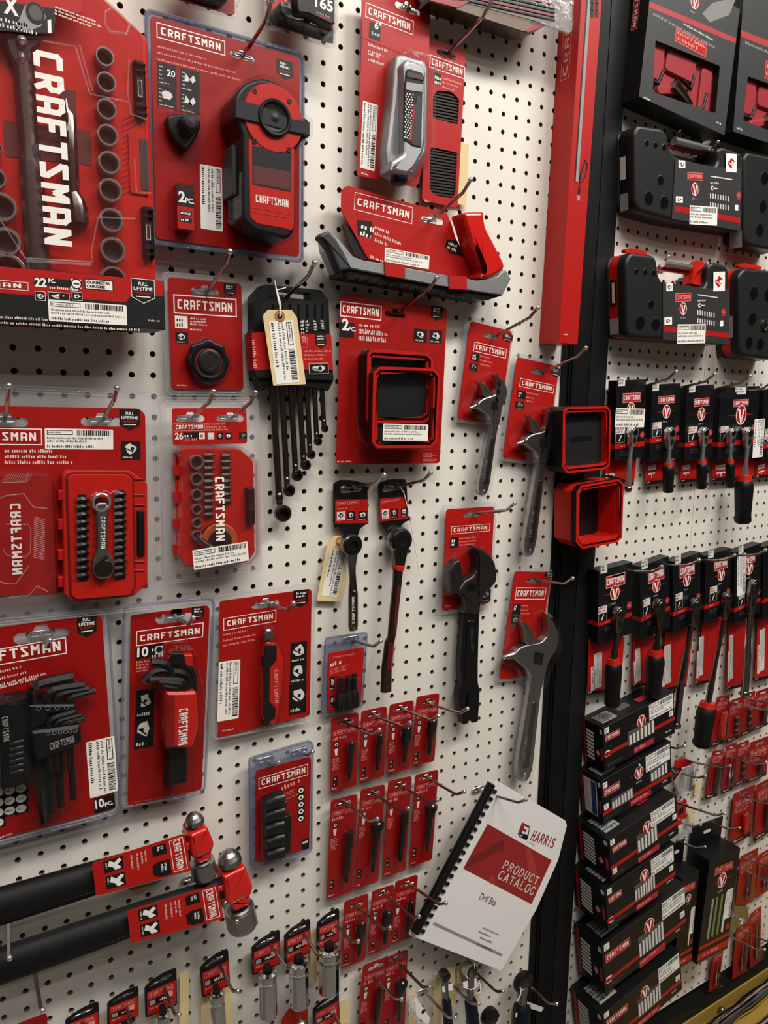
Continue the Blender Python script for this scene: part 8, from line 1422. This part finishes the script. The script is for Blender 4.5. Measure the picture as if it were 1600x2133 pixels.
for lab, pts, rr, hd in (('slim chrome ratchet lying in the yellow tray, round head away from the wall', ((1512, 2096), (1478, 2122), (1440, 2150)), .006, .011), ('thick chrome breaker bar lying across the yellow tray', ((1640, 2010), (1560, 2075), (1490, 2140)), .017, 0), ('second thick chrome bar in the yellow tray, at the frame corner', ((1700, 2060), (1600, 2130), (1550, 2170)), .016, 0), ('small chrome socket standing on the yellow lining at the right edge', ((1588, 2040), (1592, 2046), (1596, 2050)), .012, 0)):
    P_ = [shelfpt(x, y, -1.622 + max(rr, hd * .8)) for x, y in pts]; P_ = [Vector((p.x, min(p.y, -.022 - max(rr, hd)), p.z)) for p in P_]; r = bpy.data.objects.new('chrome_tool', None); r.empty_display_size = .01; COL.objects.link(r); r.location = P_[1]; setp(r, label=lab, category='tool')
    L0 = [p - P_[1] for p in P_]; m = MB(); n_ = 9; ln = []
    for i in range(n_): t = i / (n_ - 1); ln.append(L0[0].lerp(L0[2], t))
    m.tube(ln, [rr * (1.0 if i % 3 else .82) for i in range(n_)], 'mirror', 20); m.done('bar', r)
    if hd: m = MB(); m.ball(tuple(L0[0]), hd, 'chrome', 16, sz=.7); m.ball(tuple(L0[0] + Vector((-.02, .01, .0))), hd * .8, 'darkchrome', 14); m.done('head', r)
# ================================================================ hooks on the right board
for lab, b, t, k in (('left hook holding the sleeved black case under the windowed carton', (940, 950), (1012, 868), 'RA'), ('right hook holding the sleeved black case under the windowed carton', (1120, 1070), (1265, 945), 'RA'),
    ('left hook holding the red-edged black case', (560, 360), (650, 250), 'RB'), ('right hook holding the red-edged black case', (760, 480), (1022, 318), 'RB'),
    ('first hook of the upper header row', (330, 210), (725, 65), 'RC'), ('second hook of the upper header row', (690, 215), (1090, 90), 'RC'), ('third hook of the upper header row', (1010, 230), (1428, 105), 'RC'), ('hook of the wide two-ratchet header', (1280, 250), (1640, 160), 'RC'),
    ('first hook of the lower header row', (330, 258), (715, 240), 'RD'), ('second hook of the lower header row', (640, 215), (1025, 185), 'RD'), ('third hook of the lower header row', (930, 178), (1322, 145), 'RD'), ('fourth hook of the lower header row', (1215, 140), (1580, 102), 'RD'), ('fifth hook of the lower header row', (1480, 100), (1800, 70), 'RD'),
    ('hook tip showing right of the topmost socket box', (640, 480), (938, 508), 'RE'), ('hook in front of the second socket box', (370, 625), (580, 665), 'RE'), ('hook above the crumpled red and clear pack', (905, 600), (1300, 668), 'RE'), ('hook crossing the crumpled red and clear pack', (820, 690), (1105, 745), 'RE'), ('long hook between the second and third socket boxes', (660, 870), (1255, 1045), 'RE'), ('hook in front of the third socket box top', (370, 1040), (530, 1078), 'RE'), ('hook right of the third socket box', (880, 1100), (1065, 1135), 'RE'), ('hook of the upright striped carton', (1180, 1125), (1375, 1160), 'RE'), ('hook of the half hidden upright carton', (905, 1265), (1100, 1310), 'RE'),
    ('hook tip over the fourth socket box, left', (430, 205), (572, 250), 'RF'), ('hook tip over the second lowest box', (420, 590), (548, 625), 'RF'), ('hook tip under the fourth socket box label', (700, 400), (875, 455), 'RF'), ('hook tip above the lowest box label', (680, 850), (835, 900), 'RF'), ('hook tip over the lowest box, left', (380, 1050), (502, 1085), 'RF'),
    ('topmost hook over the red cards', (820, 280), (1600, 400), 'RH'), ('second hook over the red cards', (1120, 240), (1700, 290), 'RH'), ('hook over the second row of red cards', (850, 1160), (1490, 1275), 'RH'), ('upper hook at the right edge over the second row', (1220, 1130), (1800, 1200), 'RH'), ('hook over the third row of red cards', (1040, 1770), (1600, 1900), 'RH'),
    ('hook right of the upright carton, over its red neighbour', (430, 960), (1000, 1110), 'RI'), ('second hook right of the upright carton', (405, 1100), (900, 1290), 'RI'), ('hook crossing the lower red cards to the dark corner', (930, 370), (1545, 620), 'RG'), ('hook above the shelf at the right edge', (1150, 270), (1700, 480), 'RG')):
    hook(lab, b, t, k)
